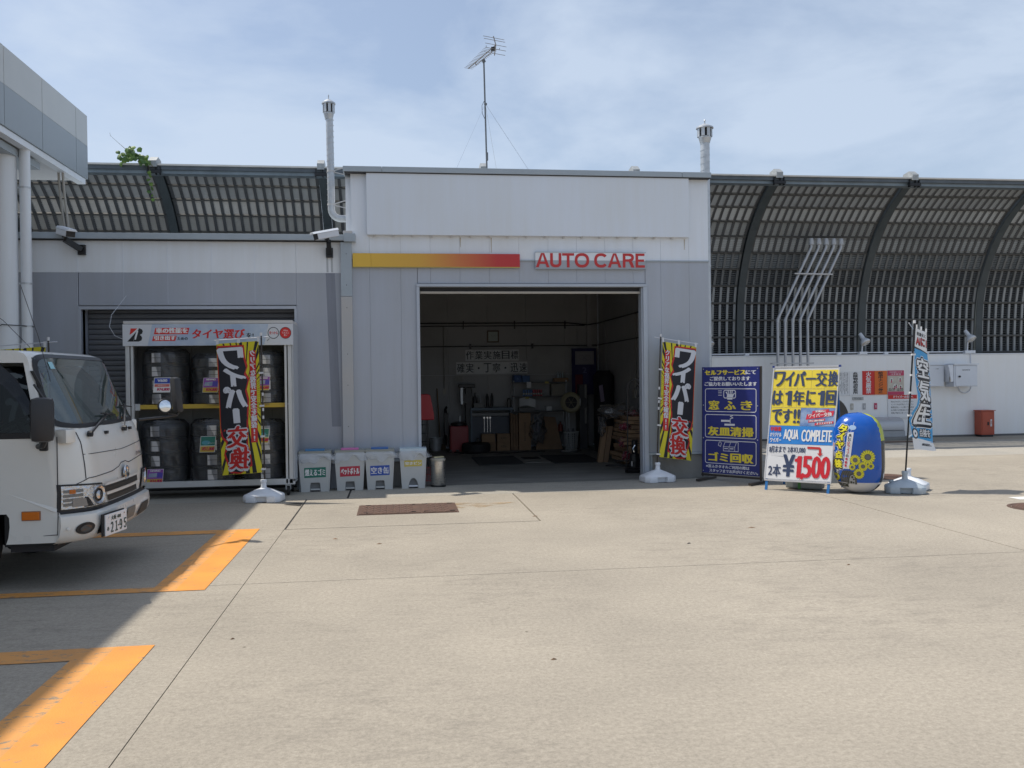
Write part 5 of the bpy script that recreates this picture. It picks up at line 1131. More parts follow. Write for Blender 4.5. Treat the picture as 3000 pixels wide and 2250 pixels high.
def pcard(x, z, w_, h_, kind, label):
    t = thing('price_card', label, 'price card', (x, 12.43, z), group='price cards on the tyre rack')
    o_ = (x-w_/2, 12.415, z); sl = .10
    pm = lambda a, b, d=0: V(o_[0]+a+b*sl, 12.415-d-b*.03, z+b)
    G().prism([pm(0, 0, 0), pm(w_, 0, 0), pm(w_, h_, 0), pm(0, h_, 0)], (0, .004, 0)).build('card_sheet', white_pr, t)
    W_, H_ = w_, h_
    if kind == 'v':
        patch(rect(.008, H_*.60, W_-.008, H_-.008), pm, mat('deep_blue_print', (.03, .07, .40), .5), t, .001); text('V600', pm, (W_*.22, H_*.70, W_*.78, H_*.88), white_pr, t, bold=.003)
        patch(rect(.014, H_*.38, W_-.014, H_*.56), pm, mat('salmon_print', (.62, .16, .13), .5), t, .001); text('業務用タイヤ', pm, (W_*.25, H_*.43, W_*.75, H_*.51), white_pr, t); text('¥74,800', pm, (W_*.22, H_*.08, W_*.95, H_*.30), mat('crimson_print', (.50, .01, .10), .5), t, bold=.003, slant=.2)
    elif kind == 'n':
        patch(rect(.004, .004, W_-.004, H_-.004), pm, mat('purple_print', (.30, .09, .40), .5), t, .0008); text('NEWNO', pm, (W_*.2, H_*.82, W_*.8, H_*.93), white_pr, t, d=.003, bold=.002)
        patch([(W_*.08, H_*.45), (W_*.60, H_*.45), (W_*.62, H_*.74), (W_*.12, H_*.70)], pm, mat('car_photo_print', (.22, .30, .48), .5, c2=(.4, .45, .5), vscale=30), t, .0014); patch(rect(W_*.62, H_*.42, W_*.96, H_*.76), pm, mat('violet_print', (.10, .08, .45), .5), t, .0014)
        patch(rect(.004, .004, W_-.004, H_*.34), pm, mat('dull_yellow_print', (.58, .42, .06), .5), t, .0014); text('¥34,800', pm, (W_*.22, H_*.07, W_*.97, H_*.29), mat('crimson_print', (.50, .01, .10), .5), t, d=.003, bold=.003, slant=.2)
    else:
        patch(rect(.006, H_*.42, W_-.006, H_-.006), pm, mat('teal_print', (.04, .22, .18), .5), t, .0008); patch(disc(W_*.38, H_*.60, W_*.28, H_*.13), pm, mat('cyan_print', (.10, .35, .45), .5), t, .0014); text('エコピア', pm, (W_*.5, H_*.52, W_*.95, H_*.60), white_pr, t, d=.003)
        patch(rect(.006, .006, W_-.006, H_*.38), pm, mat('dull_yellow_print', (.58, .42, .06), .5), t, .0014); text('¥51,000', pm, (W_*.15, H_*.08, W_*.95, H_*.32), mat('crimson_print', (.50, .01, .10), .5), t, d=.003, bold=.003, slant=.2)
pcard(-3.13, 1.44, .22, .20, 'v', 'blue and white price card on the upper left tyre stack'); pcard(-2.50, 1.43, .20, .20, 'n', 'purple and yellow price card on the upper middle tyre stack')
pcard(-1.80, 1.45, .16, .19, 'n', 'purple price card on the upper right stack beside the flag pole'); pcard(-2.55, .62, .20, .22, 'e', 'green and yellow price card on the lower middle tyre stack')
pcard(-3.24, .21, .21, .20, 'n', 'purple and yellow price card low on the base beam of the rack'); pcard(-1.80, .73, .12, .20, 'e', 'green price card on the lower right stack behind the flag pole')

# ================================================================ BANNERS
flag_yel = mat('banner_yellow', (.62, .55, .02), .6); flag_blk = mat('banner_black', (.010, .011, .018), .6); flag_wht = mat('banner_white', (.60, .62, .67), .6); flag_red = mat('banner_red', (.50, .020, .018), .6)
def water_base(t, m, rz, loc, name='water_base'):
    """plastic water-filled base with a handle notch in front (local coordinates)"""
    R_ = Matrix.Rotation(rz, 3, 'Z'); P = lambda x, y, z: R_ @ V(x, y, z)+Vector(loc)
    ol = [(-.245, -.10), (-.19, -.17), (-.075, -.17), (-.06, -.115), (.07, -.115), (.085, -.17), (.19, -.17), (.245, -.10), (.245, .12), (.19, .17), (-.19, .17), (-.245, .12)]
    g = G(); n = len(ol)
    lv = [(0.004, .97, 1), (.02, 1, 1), (.075, 1, 1), (.085, .985, 1)]
    rings = [[P(x*s, y*s, z) for x, y in ol] for z, s, _ in lv]
    vs = [p for r in rings for p in r]
    fs = [(k*n+i, k*n+(i+1) % n, (k+1)*n+(i+1) % n, (k+1)*n+i) for k in range(len(rings)-1) for i in range(n)]+[tuple(range(n-1, -1, -1)), tuple(range((len(rings)-1)*n, len(rings)*n))]
    g.add(vs, fs); o = g.build(name, m, t, smooth=45, bevel=.004)
    o8 = [(-.245, -.10), (-.19, -.17), (.19, -.17), (.245, -.10), (.245, .12), (.19, .17), (-.19, .17), (-.245, .12)]
    g = G(); rr = [[P(x*s*sx, y*s, z) for x, y in o8] for z, s, sx in ((.086, .985, 1), (.098, .95, 1), (.150, .50, 1), (.178, .24, .85), (.182, .20, .85))]
    g.add([p for r in rr for p in r], [(k*8+i, k*8+(i+1) % 8, (k+1)*8+(i+1) % 8, (k+1)*8+i) for k in range(4) for i in range(8)]+[tuple(range(7, -1, -1)), tuple(range(32, 40))])
    g.build('sloped_top', m, o, smooth=30)
    g = G(); g.lathe([(.040, 0), (.036, .03), (.032, .075)], P(0, 0, .175), 16); g.lathe([(.038, .075), (.040, .085), (.040, .105), (.034, .115), (.018, .116)], P(0, 0, .175), 16); g.build('base_neck', m, o, smooth=1)
    return o
def wiper_banner(name_label, pole0, pole1, U, dropv, flip, base_loc, base_rz):
    t = thing('advertising_banner', name_label, 'banner', base_loc, group='yellow and black advertising banners on water bases')
    p0, p1 = Vector(pole0), Vector(pole1); ax = (p1-p0).normalized()
    G().cyl(p0, p1, .010, n=10).build('pole', mat('brown_black_pole', (.03, .022, .02), .4), t)
    U = Vector(U); top = p1-ax*.075; n = V(0, -1, 0); W_, H_ = .56, 1.72
    sg = -1 if flip else 1     # flip shows the back of the print
    def mp_(a, b, d=0.0):
        # a: 0 at the pole edge .. W_, b: 0 at bottom .. H_ at top
        v = (H_-b); k = a/W_
        p = top+U*(.035+a)*(1-.06*v/H_)-ax*v
        wv = .016*math.sin(k*5+v*2.2)*min(1, v*3)+.020*k*math.sin(v*3.1+.5)
        return p+V(0, wv, 0)+n*d
    g = G(); g.grid(lambda a, b: mp_(a*W_, b*H_, 0), 8, 26); cloth = g.build('cloth', flag_yel, t, smooth=80, fix=False)
    C = .09
    def pp(pts, m, d, nm='print'): patch(pts, mp_, m, cloth, d, cut=C, name=nm)
    # rays
    g = G(); rn = random.Random(5)
    for k in range(52):
        a = 2*math.pi*k/52+rn.uniform(-.03, .03); da = rn.uniform(.012, .038); cx, cy = .22, 1.02
        tri = [(cx+.16*math.cos(a), cy+.16*math.sin(a)), (cx+2.2*math.cos(a-da), cy+2.2*math.sin(a-da)), (cx+2.2*math.cos(a+da), cy+2.2*math.sin(a+da))]
        c = clip(tri, 0.003, 0.003, W_-.003, H_-.003)
        if len(c) > 2: g.add(*tess(c, [tuple(range(len(c)))], mp_, .0012, C, C))
    g.build('print_rays', flag_blk, cloth, fix=False)
    blob = [(.22, 1.66), (.545, 1.67), (.545, .62), (.52, .50), (.46, .44), (.50, .28), (.42, .04), (.30, .02), (.15, .12), (.17, .30), (.20, .40), (.19, .70), (.17, .95), (.20, 1.08), (.16, 1.22), (.21, 1.30), (.18, 1.38), (.21, 1.50)]
    cx = sum(p[0] for p in blob)/len(blob); cy = sum(p[1] for p in blob)/len(blob)
    def grow(p, k): 
        dx, dy = p[0]-cx, p[1]-cy; l = math.hypot(dx, dy); return (max(.003, min(W_-.003, p[0]+math.copysign(k, dx) if abs(dx) > .05 else p[0])), max(.003, min(H_-.003, p[1]+k*dy/l)))
    tri_fan = lambda B_: B_
    pp([grow(p, .022) for p in blob], flag_red, .0018); pp(blob, flag_blk, .0026)
    def tx(s, box, m, d, bold=0, ring=0, slant=0, vert=False): text(s, mp_, box, m, cloth, d, bold, ring, C, slant, vert=vert)
    for s, bx in (('ワ', (.225, 1.36, .535, 1.64)), ('イ', (.20, 1.14, .46, 1.37)), ('パ', (.19, .86, .47, 1.13)), ('丨', (.30, .66, .35, .84))): tx(s, bx, flag_wht, .0045, bold=.023, slant=.06)
    for s, bx in (('交', (.20, .34, .46, .62)), ('換', (.18, .06, .44, .34))): tx(s, bx, flag_wht, .0045, ring=.030, slant=-.08); tx(s, bx, flag_red, .0075, bold=.015, slant=-.08)
    # small vertical slogan on red
    strip = [(.045, .40), (.135, .40), (.135, 1.60), (.045, 1.60)]
    pp(strip, flag_red, .0030)
    tx('クリアな視界で安全を確保!!', (.052, .42, .128, 1.60), flag_wht, .0045, bold=.006, vert=True)
    # top rod and loops
    g = G(); g.cyl(top-U*.10+V(0, 0, .045), top+U*(W_+.06)+V(0, 0, .045), .006, n=8); g.build('top_rod', flag_wht, t)
    lm_ = mat('banner_loop', (.62, .63, .65), .5)
    for k in (.04, .30, .58): c = top+U*k+V(0, 0, .022); G().obox(c+V(0, 0, .003), U*.016, (0, .007, 0), (0, 0, .034)).build('cloth_loop', lm_, t)
    for v in (.42, .85, 1.25, 1.68): c = top-ax*v; G().obox(c+U*.012, U*.030, (0, .012, 0), ax*.012).build('cloth_loop', lm_, t)
    for v in (.70, .90, 1.0): c = top-ax*v; G().cyl(c-ax*.02, c+ax*.02, .013, n=8).build('pole_joint', lm_, t)
    G().cyl(p1-ax*.01, p1+ax*.03, .015, n=10).build('pole_cap', lm_, t)
    water_base(t, white_pl, base_rz, base_loc)
    return t
wiper_banner('yellow and black banner facing front beside the garage door, on a white water base', (3.835, 12.76, .25), (3.91, 12.76, 2.17), (.975, .12, -.145), 0, False, (3.85, 12.78, 0), .12)
wiper_banner('yellow and black banner seen mirrored from behind in front of the tyre rack', (-1.72, 11.90, .25), (-1.74, 11.90, 2.18), (-.97, .06, -.06), 0, True, (-1.735, 11.90, 0), -.15)
wiper_banner('yellow and black banner almost wholly hidden behind the truck cab', (-3.97, 10.9, .25), (-4.00, 10.9, 2.09), (-.97, .06, -.06), 0, True, (-3.98, 10.9, 0), -.15)
# tall blue banner
t = thing('advertising_banner', 'narrow wavy blue and white banner on a black pole with a grey base', 'banner', (6.70, 10.85, 0), group='tall banner on grey water base')
P0, P1 = V(6.62, 10.85, .2), V(6.77, 10.85, 2.24)
G().cyl(P0, P1, .011, n=10).build('pole', black_metal, t)
H3 = 1.60; ztop = 2.17
Lt = [(0, .02), (.25, .02), (.45, .03), (.62, .05), (.78, .08), (.92, .115), (1.02, .10), (1.12, .03), (1.2, .0), (1.3, .03), (1.4, .06), (1.5, .075), (1.6, .10)]
Rt = [(0, .18), (.25, .20), (.45, .24), (.62, .27), (.78, .285), (.92, .30), (1.02, .315), (1.12, .33), (1.2, .34), (1.3, .345), (1.4, .355), (1.5, .365), (1.6, .42)]
def m3(a, b, d=0.0):
    v = H3*(1-b); l, r = lerpt(Lt, v), lerpt(Rt, v); px_ = 6.765-.0735*v*.98
    x = px_+l+(r-l)*a; y = 10.85+.30*a+.05*math.sin(a*6+v*4)*(.3+a)
    n = V(-.35, -.93, 0)
    return V(x+(y-10.85)*.62, y, ztop-v-.05*a)+n*d
g = G(); g.grid(lambda a, b: m3(a, b), 10, 36); cloth = g.build('cloth', mat('banner_blue', (.06, .34, .66), .6, c2=(.045, .28, .58), vscale=30, stretch=(1, 1, 2)), t, smooth=80, fix=False)
fw = mat('banner_bright_white', (.72, .73, .74), .6)
pt = lambda pts, m, d: patch(pts, m3, m, cloth, d, cut=.07)
pt([(0, .84), (1, .825), (1, 1), (0, 1)], fw, .0015); pt([(0, .835), (.5, .83), (1, .815), (1, .825), (.5, .84), (0, .85)], flag_blk, .002); pt([(0, 0), (1, 0), (1, .075), (0, .10)], fw, .0015)
m3m = lambda a, b, d=0.0: m3(a/.36, b/1.6, d)
tx3 = lambda s, bx, m, d, **k: text(s, m3m, (bx[0]*.36, bx[1]*1.6, bx[2]*.36, bx[3]*1.6), m, cloth, d, cut=.04, **k)
tx3('軽量化と', (.12, .945, .90, .975), flag_blk, .003, bold=.003); tx3('AIに1', (.10, .87, .96, .935), flag_blk, .003, ring=.010); tx3('AIに1', (.10, .87, .96, .935), flag_red, .005, bold=.004)
for s, bx in (('空', (.20, .60, .92, .76)), ('気', (.20, .405, .92, .57)), ('圧', (.18, .205, .90, .375))):
    tx3(s, bx, fw, .003, ring=.048); tx3(s, bx, flag_blk, .0045, ring=.036); tx3(s, bx, fw, .0065, bold=.015)
pt(disc(.16, .135, .14, .045), flag_blk, .003); pt(disc(.16, .135, .10, .032), fw, .004); pt(disc(.16, .135, .03, .010), flag_blk, .005)
tx3('点検を', (.36, .11, .88, .175), flag_blk, .004, ring=.014); tx3('点検を', (.36, .11, .88, .175), fw, .006, bold=.003); tx3('BRIDGESTONE', (.42, .035, .90, .055), flag_blk, .003, bold=.003, slant=.3)
g = G(); g.cyl(V(6.69, 10.85, 2.235), V(6.96, 11.17, 2.155), .006, n=8); g.build('top_rod', flag_wht, t)
for v in (.35, .62, .85, 1.15): c = V(6.765-.0735*v, 10.85, ztop-v); G().obox(c+V(.01, 0, 0), (.026, 0, 0), (0, .012, 0), (0, 0, .012)).build('cloth_loop', fw, t)
c = V(6.66, 10.85, .72); G().prism([c, c+V(.12, .05, .03), c+V(.12, .05, .05), c+V(0, 0, .02)], (0, .01, 0)).build('cloth_loop', fw, t); G().cyl(P1-V(0, 0, .01), P1+V(0, 0, .03), .016, n=10).build('pole_cap', fw, t)
for k in (.1, .5, .95): G().obox(m3(k, 1)+V(0, 0, .025), (.010, .010, 0), (.005, -.005, 0), (0, 0, .025)).build('cloth_loop', fw, t)
water_base(t, mat('grey_blue_plastic', (.42, .48, .53), .4, var=.05), -.45, (6.62, 10.86, 0))
g = G(); g.lathe([(.03, 0), (.032, .02), (.028, .03)], (6.50, 10.98, .13), 14); g.build('filler_cap', mat('grey_blue_plastic', (.42, .48, .53), .4, var=.05), t, smooth=1)
t2 = thing('water_weight', 'white plastic water weight lying behind the grey banner base', 'weight', (6.86, 11.18, 0)); water_base(t2, white_pl, -.75, (6.86, 11.17, 0), 'tank_body')

# ================================================================ BINS
bin_m = mat('grey_bin_plastic', (.52, .53, .52), .5, var=.05); lid_m = mat('khaki_grey_lid', (.30, .31, .28), .5, var=.04)
bag = clear('bag_film', (.93, .95, .98), .22, .25, body=.40, bodyc=(.78, .82, .88), bump=.9, bscale=22)
def bin_(x0, x1, y0, label, lbl_c, txt, lid_c, kind, rz=0.0, tw=(.10, .90)):
    w_ = x1-x0; xc = (x0+x1)/2; H_ = .555; dp = .30
    t = thing('recycling_bin', label, 'bin', (xc, y0+dp/2, 0), rz, 'row of pedal bins beside the garage door', local=True)
    hb, ht = w_*.42, w_*.485; yb, yt = dp*.44, dp*.5
    def at(u, z): k = z/H_; return (hb+(ht-hb)*k)*u, -(yb+(yt-yb)*k)
    # body with a pedal notch cut in the front wall
    g = G(); nw, nh = .38, .13
    if kind == 'arch': nw, nh = .42, .15
    fr = []
    def F(u, z): x, y = at(u, z); return V(x, y, z)
    arc = [(nw*math.cos(a), nh*(math.sin(a) if kind == 'arch' else min(1, math.sin(a)*1.9))) for a in [math.pi*k/12 for k in range(13)]]  # right to left
    outline = [(-1, 0), (-nw, 0)]+[(a, max(z, .0)) for a, z in arc[::-1]][1:-1]+[(nw, 0), (1, 0), (1, H_), (-1, H_)]
    vs = [F(u, z) for u, z in outline]; g.add(vs, [tuple(range(len(vs)))])
    X0, Y0 = hb, yb; X1, Y1 = ht, yt
    g.add([V(-X0, -Y0, 0), V(-X0, Y0, 0), V(-X1, Y1, H_), V(-X1, -Y1, H_)], [(0, 1, 2, 3)]); g.add([V(X0, -Y0, 0), V(X0, Y0, 0), V(X1, Y1, H_), V(X1, -Y1, H_)], [(0, 1, 2, 3)]); g.add([V(-X0, Y0, 0), V(X0, Y0, 0), V(X1, Y1, H_), V(-X1, Y1, H_)], [(0, 1, 2, 3)])
    # notch walls
    nv = [(u, z) for u, z in outline[1:-3]]
    for (a, b), (c, d) in zip(nv, nv[1:]):
        p, q = F(a, b), F(c, d); g.add([p, q, q+V(0, .06, 0), p+V(0, .06, 0)], [(0, 1, 2, 3)])
    bd_ = g.build('bin_body', bin_m, t, fix=False)
    k = G(); x_, y_ = at(nw, .0); k.box(-abs(x_)*1.02, y_+.058, .0, abs(x_)*1.02, y_+.062, nh*1.05); k.build('notch_back', mat('bin_shadow_grey', (.22, .225, .23), .6), bd_)
    G().box(-abs(x_)*.92, y_-.0, .022, abs(x_)*.92, y_+.055, .042).build('pedal', bin_m if kind != 'arch' else white_pl, t, bevel=.004)
    G().box(-abs(x_)*.8, y_+.01, .002, abs(x_)*.8, y_+.055, .021).build('pedal_gap', gap, t)
    # side ribs
    for s in (-1, 1): G().prism([V(s*(hb+.001), -yb-.003, 0), V(s*(hb-.012), -yb-.003, 0), V(s*(ht-.012), -yt-.003, H_*.8), V(s*(ht+.001), -yt-.003, H_*.8)], (0, .02, 0)).build('corner_rib', bin_m, bd_)
    G().box(-ht-.006, -yt-.006, H_-.05, ht+.006, yt+.006, H_-.024).build('rim', bin_m, bd_, bevel=.004)
    if kind == 'pale': pass
    lidm = lid_c if kind == 'arch' else lid_m
    l = G().box(-ht-.004, -yt-.008, H_-.022, ht+.004, yt+.004, H_+.022).build('lid', lidm, t, bevel=.008)
    if kind != 'arch':
        G().box(-w_*.29, -yt*.95, H_+.023, w_*.29, -yt*.10, H_+.050).build('lid_handle', lid_c, l, bevel=.005)
    else: G().box(-w_*.25, -yt*.5, H_+.023, w_*.25, -yt*.1, H_+.032).build('lid_handle', mat('pale_blue_lid2', (.50, .60, .62), .4), l, bevel=.003)
    # bag hanging over the rim
    g = G(); rn = random.Random(int(xc*100)); ph = rn.uniform(0, 6)
    lp = [(-ht-.008, -yt-.010), (ht+.008, -yt-.010), (ht+.008, yt*.6), (ht+.05, yt*.2), (-ht-.03, yt*.2), (-ht-.008, yt*.6)]
    def bf(a, b):
        u = a*2-1; dr = (.11+.035*math.sin(a*7+ph)+.02*math.sin(a*17+ph))*b
        x, y = at(1, H_-dr); xx = u*(x+.012+.022*b); yy = -(yt+.012)-.018*math.sin(b*3.1)*(.6+.5*math.sin(a*11+ph))-.006
        ed = max(0, abs(u)-.86)/.14; yy += ed*ed*.10; xx += math.copysign(ed*.045*b*(1.4 if u > 0 else 1.0), u)
        return V(xx, yy, H_-.008-dr)
    g.grid(bf, 36, 8); g.build('bin_bag', bag, t, smooth=80, fix=False)
    # printed sticker
    z0, z1 = (.20, .342) if kind != 'arch' else (.315, .405)
    def mp_(a, b, d=0):   # a in metres from centre, b height
        x, y = at(1, b); return V(a, y-.0015-d, b)
    tl = .004*math.sin(ph)
    a0, a1 = -w_*.325, w_*.325
    st_ = patch([(a0, z0), (a1, z0+.006), (a1, z1+.006), (a0, z1)], mp_, lbl_c, t, .001, name='sticker')
    text(txt, mp_, (a0+.014, z0+.026, a1-.012, z1-.022), white_pr, st_, d=.003, bold=.004)
    return t
bin_(-1.385, -.925, 12.735, 'grey pedal bin with a green sticker and blue lid handle, beside the tyre rack', mat('sticker_green', (.012, .17, .12), .4), '燃えるゴミ', mat('lid_blue', (.05, .20, .42), .35), 'sq', .03)
bin_(-.885, -.455, 12.78, 'grey pedal bin with a red sticker and pink lid handle, second from left', mat('sticker_red', (.50, .03, .06), .4), 'ペットボトル', mat('lid_pink', (.58, .17, .44), .35), 'sq', .02)
bin_(-.455, -.035, 12.80, 'grey pedal bin with a blue sticker and dark blue lid handle, third along the wall', mat('sticker_blue', (.03, .09, .42), .4), '空き缶', mat('lid_dark_blue', (.04, .14, .42), .35), 'sq')
bin_(.035, .425, 12.82, 'grey pedal bin with a pale yellow sticker and pale blue lid', mat('sticker_yellow', (.58, .47, .10), .4), '空きビン', mat('pale_blue_lid', (.50, .60, .66), .4), 'arch')
t = thing('steel_pedal_bin', 'small round stainless steel pedal bin just left of the open bay', 'bin', (.595, 13.0, 0))
G().lathe([(.098, .02), (.102, .03), (.104, .375), (.100, .38)], (.595, 12.98, 0), 30).build('bin_body', steel, t, smooth=1)
G().lathe([(.108, 0), (.108, .022), (.1, .025)], (.595, 12.98, 0), 30).build('base_ring', black_pl, t, smooth=1); G().lathe([(.106, .378), (.110, .382), (.110, .405), (.09, .42), (.001, .425)], (.595, 12.98, 0), 30).build('lid', mat('beige_lid', (.42, .40, .34), .4, .3), t, smooth=1)
G().obox((.60, 12.97, .432), (.07, .01, .004), (-.01, .05, .0), (0, 0, .006)).build('lid_insert', mat('yellowed_insert', (.45, .42, .26), .5), t); G().box(.64, 12.86, .012, .70, 12.92, .03).build('pedal', black_metal, t)

# ================================================================ BLUE SERVICE SIGN
A0, A1 = V(4.575, 12.86, 0), V(5.165, 12.13, 0)
Ud = (A1-A0).normalized(); Wd = (A1-A0).length; Nd = V(Ud.y, -Ud.x, 0)
if Nd.y > 0: Nd = -Nd
t = thing('service_sign', 'tall dark blue standing sign with yellow and white lettering beside the garage corner', 'sign', (4.87, 12.5, 0))
HB, HT = .115, 1.70
lean = lambda z: -Nd*(z*.02)
pmb = lambda a, b, d=0.0: A0+Ud*a+V(0, 0, HB+b)+lean(b)+Nd*(d+.012)
navy = mat('sign_navy', (.013, .022, .17), .45)
H_ = HT-HB
g = G(); g.prism([pmb(0, 0, -.012), pmb(Wd, 0, -.012), pmb(Wd, H_, -.012), pmb(0, H_, -.012)], Nd*.012); bb = g.build('board', navy, t)
bronze = mat('bronze_frame', (.055, .048, .045), .4, .5)
g = G(); g.bar(pmb(Wd+.012, -.06, -.02), pmb(Wd+.012, H_+.0, -.02), .024, .03, up=Nd); g.bar(pmb(-.006, -.06, -.02), pmb(-.006, H_, -.02), .012, .03, up=Nd); g.bar(pmb(-.02, -.03, -.02), pmb(Wd+.03, -.03, -.02), .03, .03); g.build('frame', bronze, t)
for a in (.06, Wd-.02):
    c = A0+Ud*a; g = G(); g.bar(c+Nd*.26+V(0, 0, .025), c-Nd*.26+V(0, 0, .025), .045, .03); g.build('foot_bar', bronze, t, bevel=.003)
yl, wt = mat('sign_yellow', (.72, .60, .05), .5), mat('sign_white', (.66, .68, .74), .5)
k = Wd/1.0
S_ = lambda s, bx, m, bold=.006, **kk: text(s, pmb, (bx[0]*Wd, bx[1]*H_, bx[2]*Wd, bx[3]*H_), m, bb, .002, bold, **kk)
S_('セルフサービス', (.05, .922, .76, .968), yl, .008); S_('にて', (.77, .927, .94, .962), wt, .005)
S_('ご提供しております', (.14, .87, .84, .907), wt, .005); S_('ご協力をお願いいたします', (.045, .82, .955, .857), wt, .005)
g = G()
for z0, z1 in ((.578, .798), (.335, .555), (.092, .312)): frame(.05*Wd, z0*H_, .95*Wd, z1*H_, .010, pmb, .002, g, .025)
g.build('panel_outline', wt, bb, fix=False)
S_('窓', (.12, .595, .30, .68), yl, .010); S_('ふ', (.40, .598, .59, .676), yl, .010); S_('き', (.69, .597, .87, .68), yl, .010)
S_('灰皿清掃', (.11, .350, .89, .436), yl, .011); S_('ゴミ回収', (.12, .108, .89, .193), yl, .012)
S_('※窓ふきタオルご利用の際は', (.07, .050, .83, .08), wt, .003); S_('スタッフまでお声がけください。', (.13, .010, .975, .040), wt, .003)
g = G(); sc_ = lambda pts: [(a*Wd, b*H_) for a, b in pts]
frame(.38*Wd, .705*H_, .60*Wd, .785*H_, .012, pmb, .002, g, .02)
for y in (.775, .757, .735): stroke(sc_([(.29, y), (.35, y)]), .008, pmb, .002, g)
patch(sc_([(.44, .715), (.55, .715), (.56, .745), (.45, .745)]), pmb, None, None, .004, g=g); patch(sc_([(.45, .695), (.54, .695), (.54, .71), (.45, .71)]), pmb, None, None, .0045, g=g)
for a, b in (((.455, .74), (.43, .765)), ((.47, .745), (.465, .778)), ((.50, .745), (.505, .780)), ((.53, .745), (.535, .775)), ((.545, .73), (.575, .755))): stroke(sc_([a, b]), .015, pmb, .0035, g)
g.build('pictogram', wt, bb, fix=False); g = G(); patch(sc_(rect(.34, .487, .50, .505)), pmb, None, None, .002, g=g); patch(sc_(rect(.40, .452, .58, .47)), pmb, None, None, .002, g=g)
stroke(sc_([(.50, .475), (.50, .515), (.55, .525), (.50, .54), (.55, .548)]), .010, pmb, .003, g)
g.build('pictogram', wt, bb, fix=False); g = G(); stroke(sc_([(.38, .215), (.38, .255), (.41, .298), (.64, .298), (.64, .215), (.38, .215)]), .007, pmb, .002, g); stroke(sc_([(.38, .255), (.58, .255), (.61, .298)]), .006, pmb, .0025, g); stroke(sc_([(.48, .215), (.48, .255), (.51, .298)]), .006, pmb, .003, g); stroke(sc_([(.58, .215), (.58, .255)]), .006, pmb, .003, g)
stroke(sc_([(.40, .238), (.455, .238)]), .012, pmb, .003, g); stroke(sc_([(.50, .238), (.555, .238)]), .012, pmb, .003, g)
stroke(sc_([(.29, .265), (.33, .255), (.345, .285), (.325, .30), (.305, .295), (.29, .265)]), .007, pmb, .002, g)
g.build('pictogram', wt, bb, fix=False)
g = G()
for a in (.02, .97):
    for b in (.98, .64, .33, .02): g.cyl(pmb(a*Wd, b*H_, 0), pmb(a*Wd, b*H_, .006), .008, n=8)
g.build('board_screw', galv, bb)

# ================================================================ WIPER PRICE BOARD (A-frame)
L0, L1 = V(5.02, 11.60, 0), V(5.665, 11.02, 0)
Ua = (L1-L0).normalized(); Wa = (L1-L0).length; Na = V(Ua.y, -Ua.x, 0)
if Na.y > 0: Na = -Na
t = thing('price_board', 'large A-frame board covered in yellow, blue and white price sheets with blue legs', 'sign board', (5.35, 11.3, 0))
HA = 1.62
pma = lambda a, b, d=0.0: L0+Ua*(a+.065*b/1.55)+V(0, 0, .135+b)-Na*(b*.16)+Na*(d+.014)
pm0 = pma
g = G(); g.prism([pma(0, 0, -.014), pma(Wa, 0, -.014), pma(Wa+.0, 1.545, -.014), pma(0, 1.545, -.014)], Na*.012); ab = g.build('white_board', mat('board_white', (.66, .67, .68), .4), t)
g = G(); 
for b in (0.0, 1.545): g.bar(pma(-.012, b, -.006), pma(Wa+.012, b, -.006), .02, .024, up=Na)
for a in (-.006, Wa+.006): g.bar(pma(a, -.0, -.006), pma(a, 1.55, -.006), .016, .024, up=Na)
g.build('frame', mat('white_frame', (.62, .63, .66), .35, .3), t, bevel=.002)
blm = mat('blue_leg_paint', (.03, .17, .45), .35)
for a in (.02, Wa-.02): G().bar(pma(a, .03, -.012), pma(a, -.14, -.012), .034, .02, up=Na).build('leg', blm, t)
for a in (.03, Wa-.03): G().bar(pma(a, 1.5, -.03), L0+Ua*a-Na*.72, .025, .02).build('rear_leg', blm, t)
g = G(); 
for a in (-.012, Wa+.012): g.obox(pma(a, 1.55, -.004), Ua*.014, Na*.014, V(0, 0, .014))
g.build('corner_cap', mat('corner_blue', (.02, .05, .25), .4), t)
def sheet(r_, m, nm, lb_=None, wob=.003):
    a0, b0_, a1, b1_ = r_; g = G(); pm_ = lambda a, b, d=0: pma(a, b, d+wob*math.sin(a*23+b*11)*.5+wob)
    g.grid(lambda s, q: pm_(a0+(a1-a0)*s, b0_+(b1_-b0_)*q, .0), 10, 4); o = g.build(nm, m, ab, smooth=80, fix=False); return o, pm_
YS, BS, WS = mat('yellow_sheet', (.78, .62, .055), .5, var=.03), mat('blue_sheet', (.02, .19, .60), .5, c2=(.03, .25, .66), vscale=2), mat('white_sheet', (.70, .71, .74), .5)
ink = mat('navy_ink', (.035, .055, .12), .5)
def LET(s, bx, m, o, pm_, bold, **kk): text(s, pm_, (bx[0]*Wa, bx[1], bx[2]*Wa, bx[3]), m, o, .003, bold, **kk)
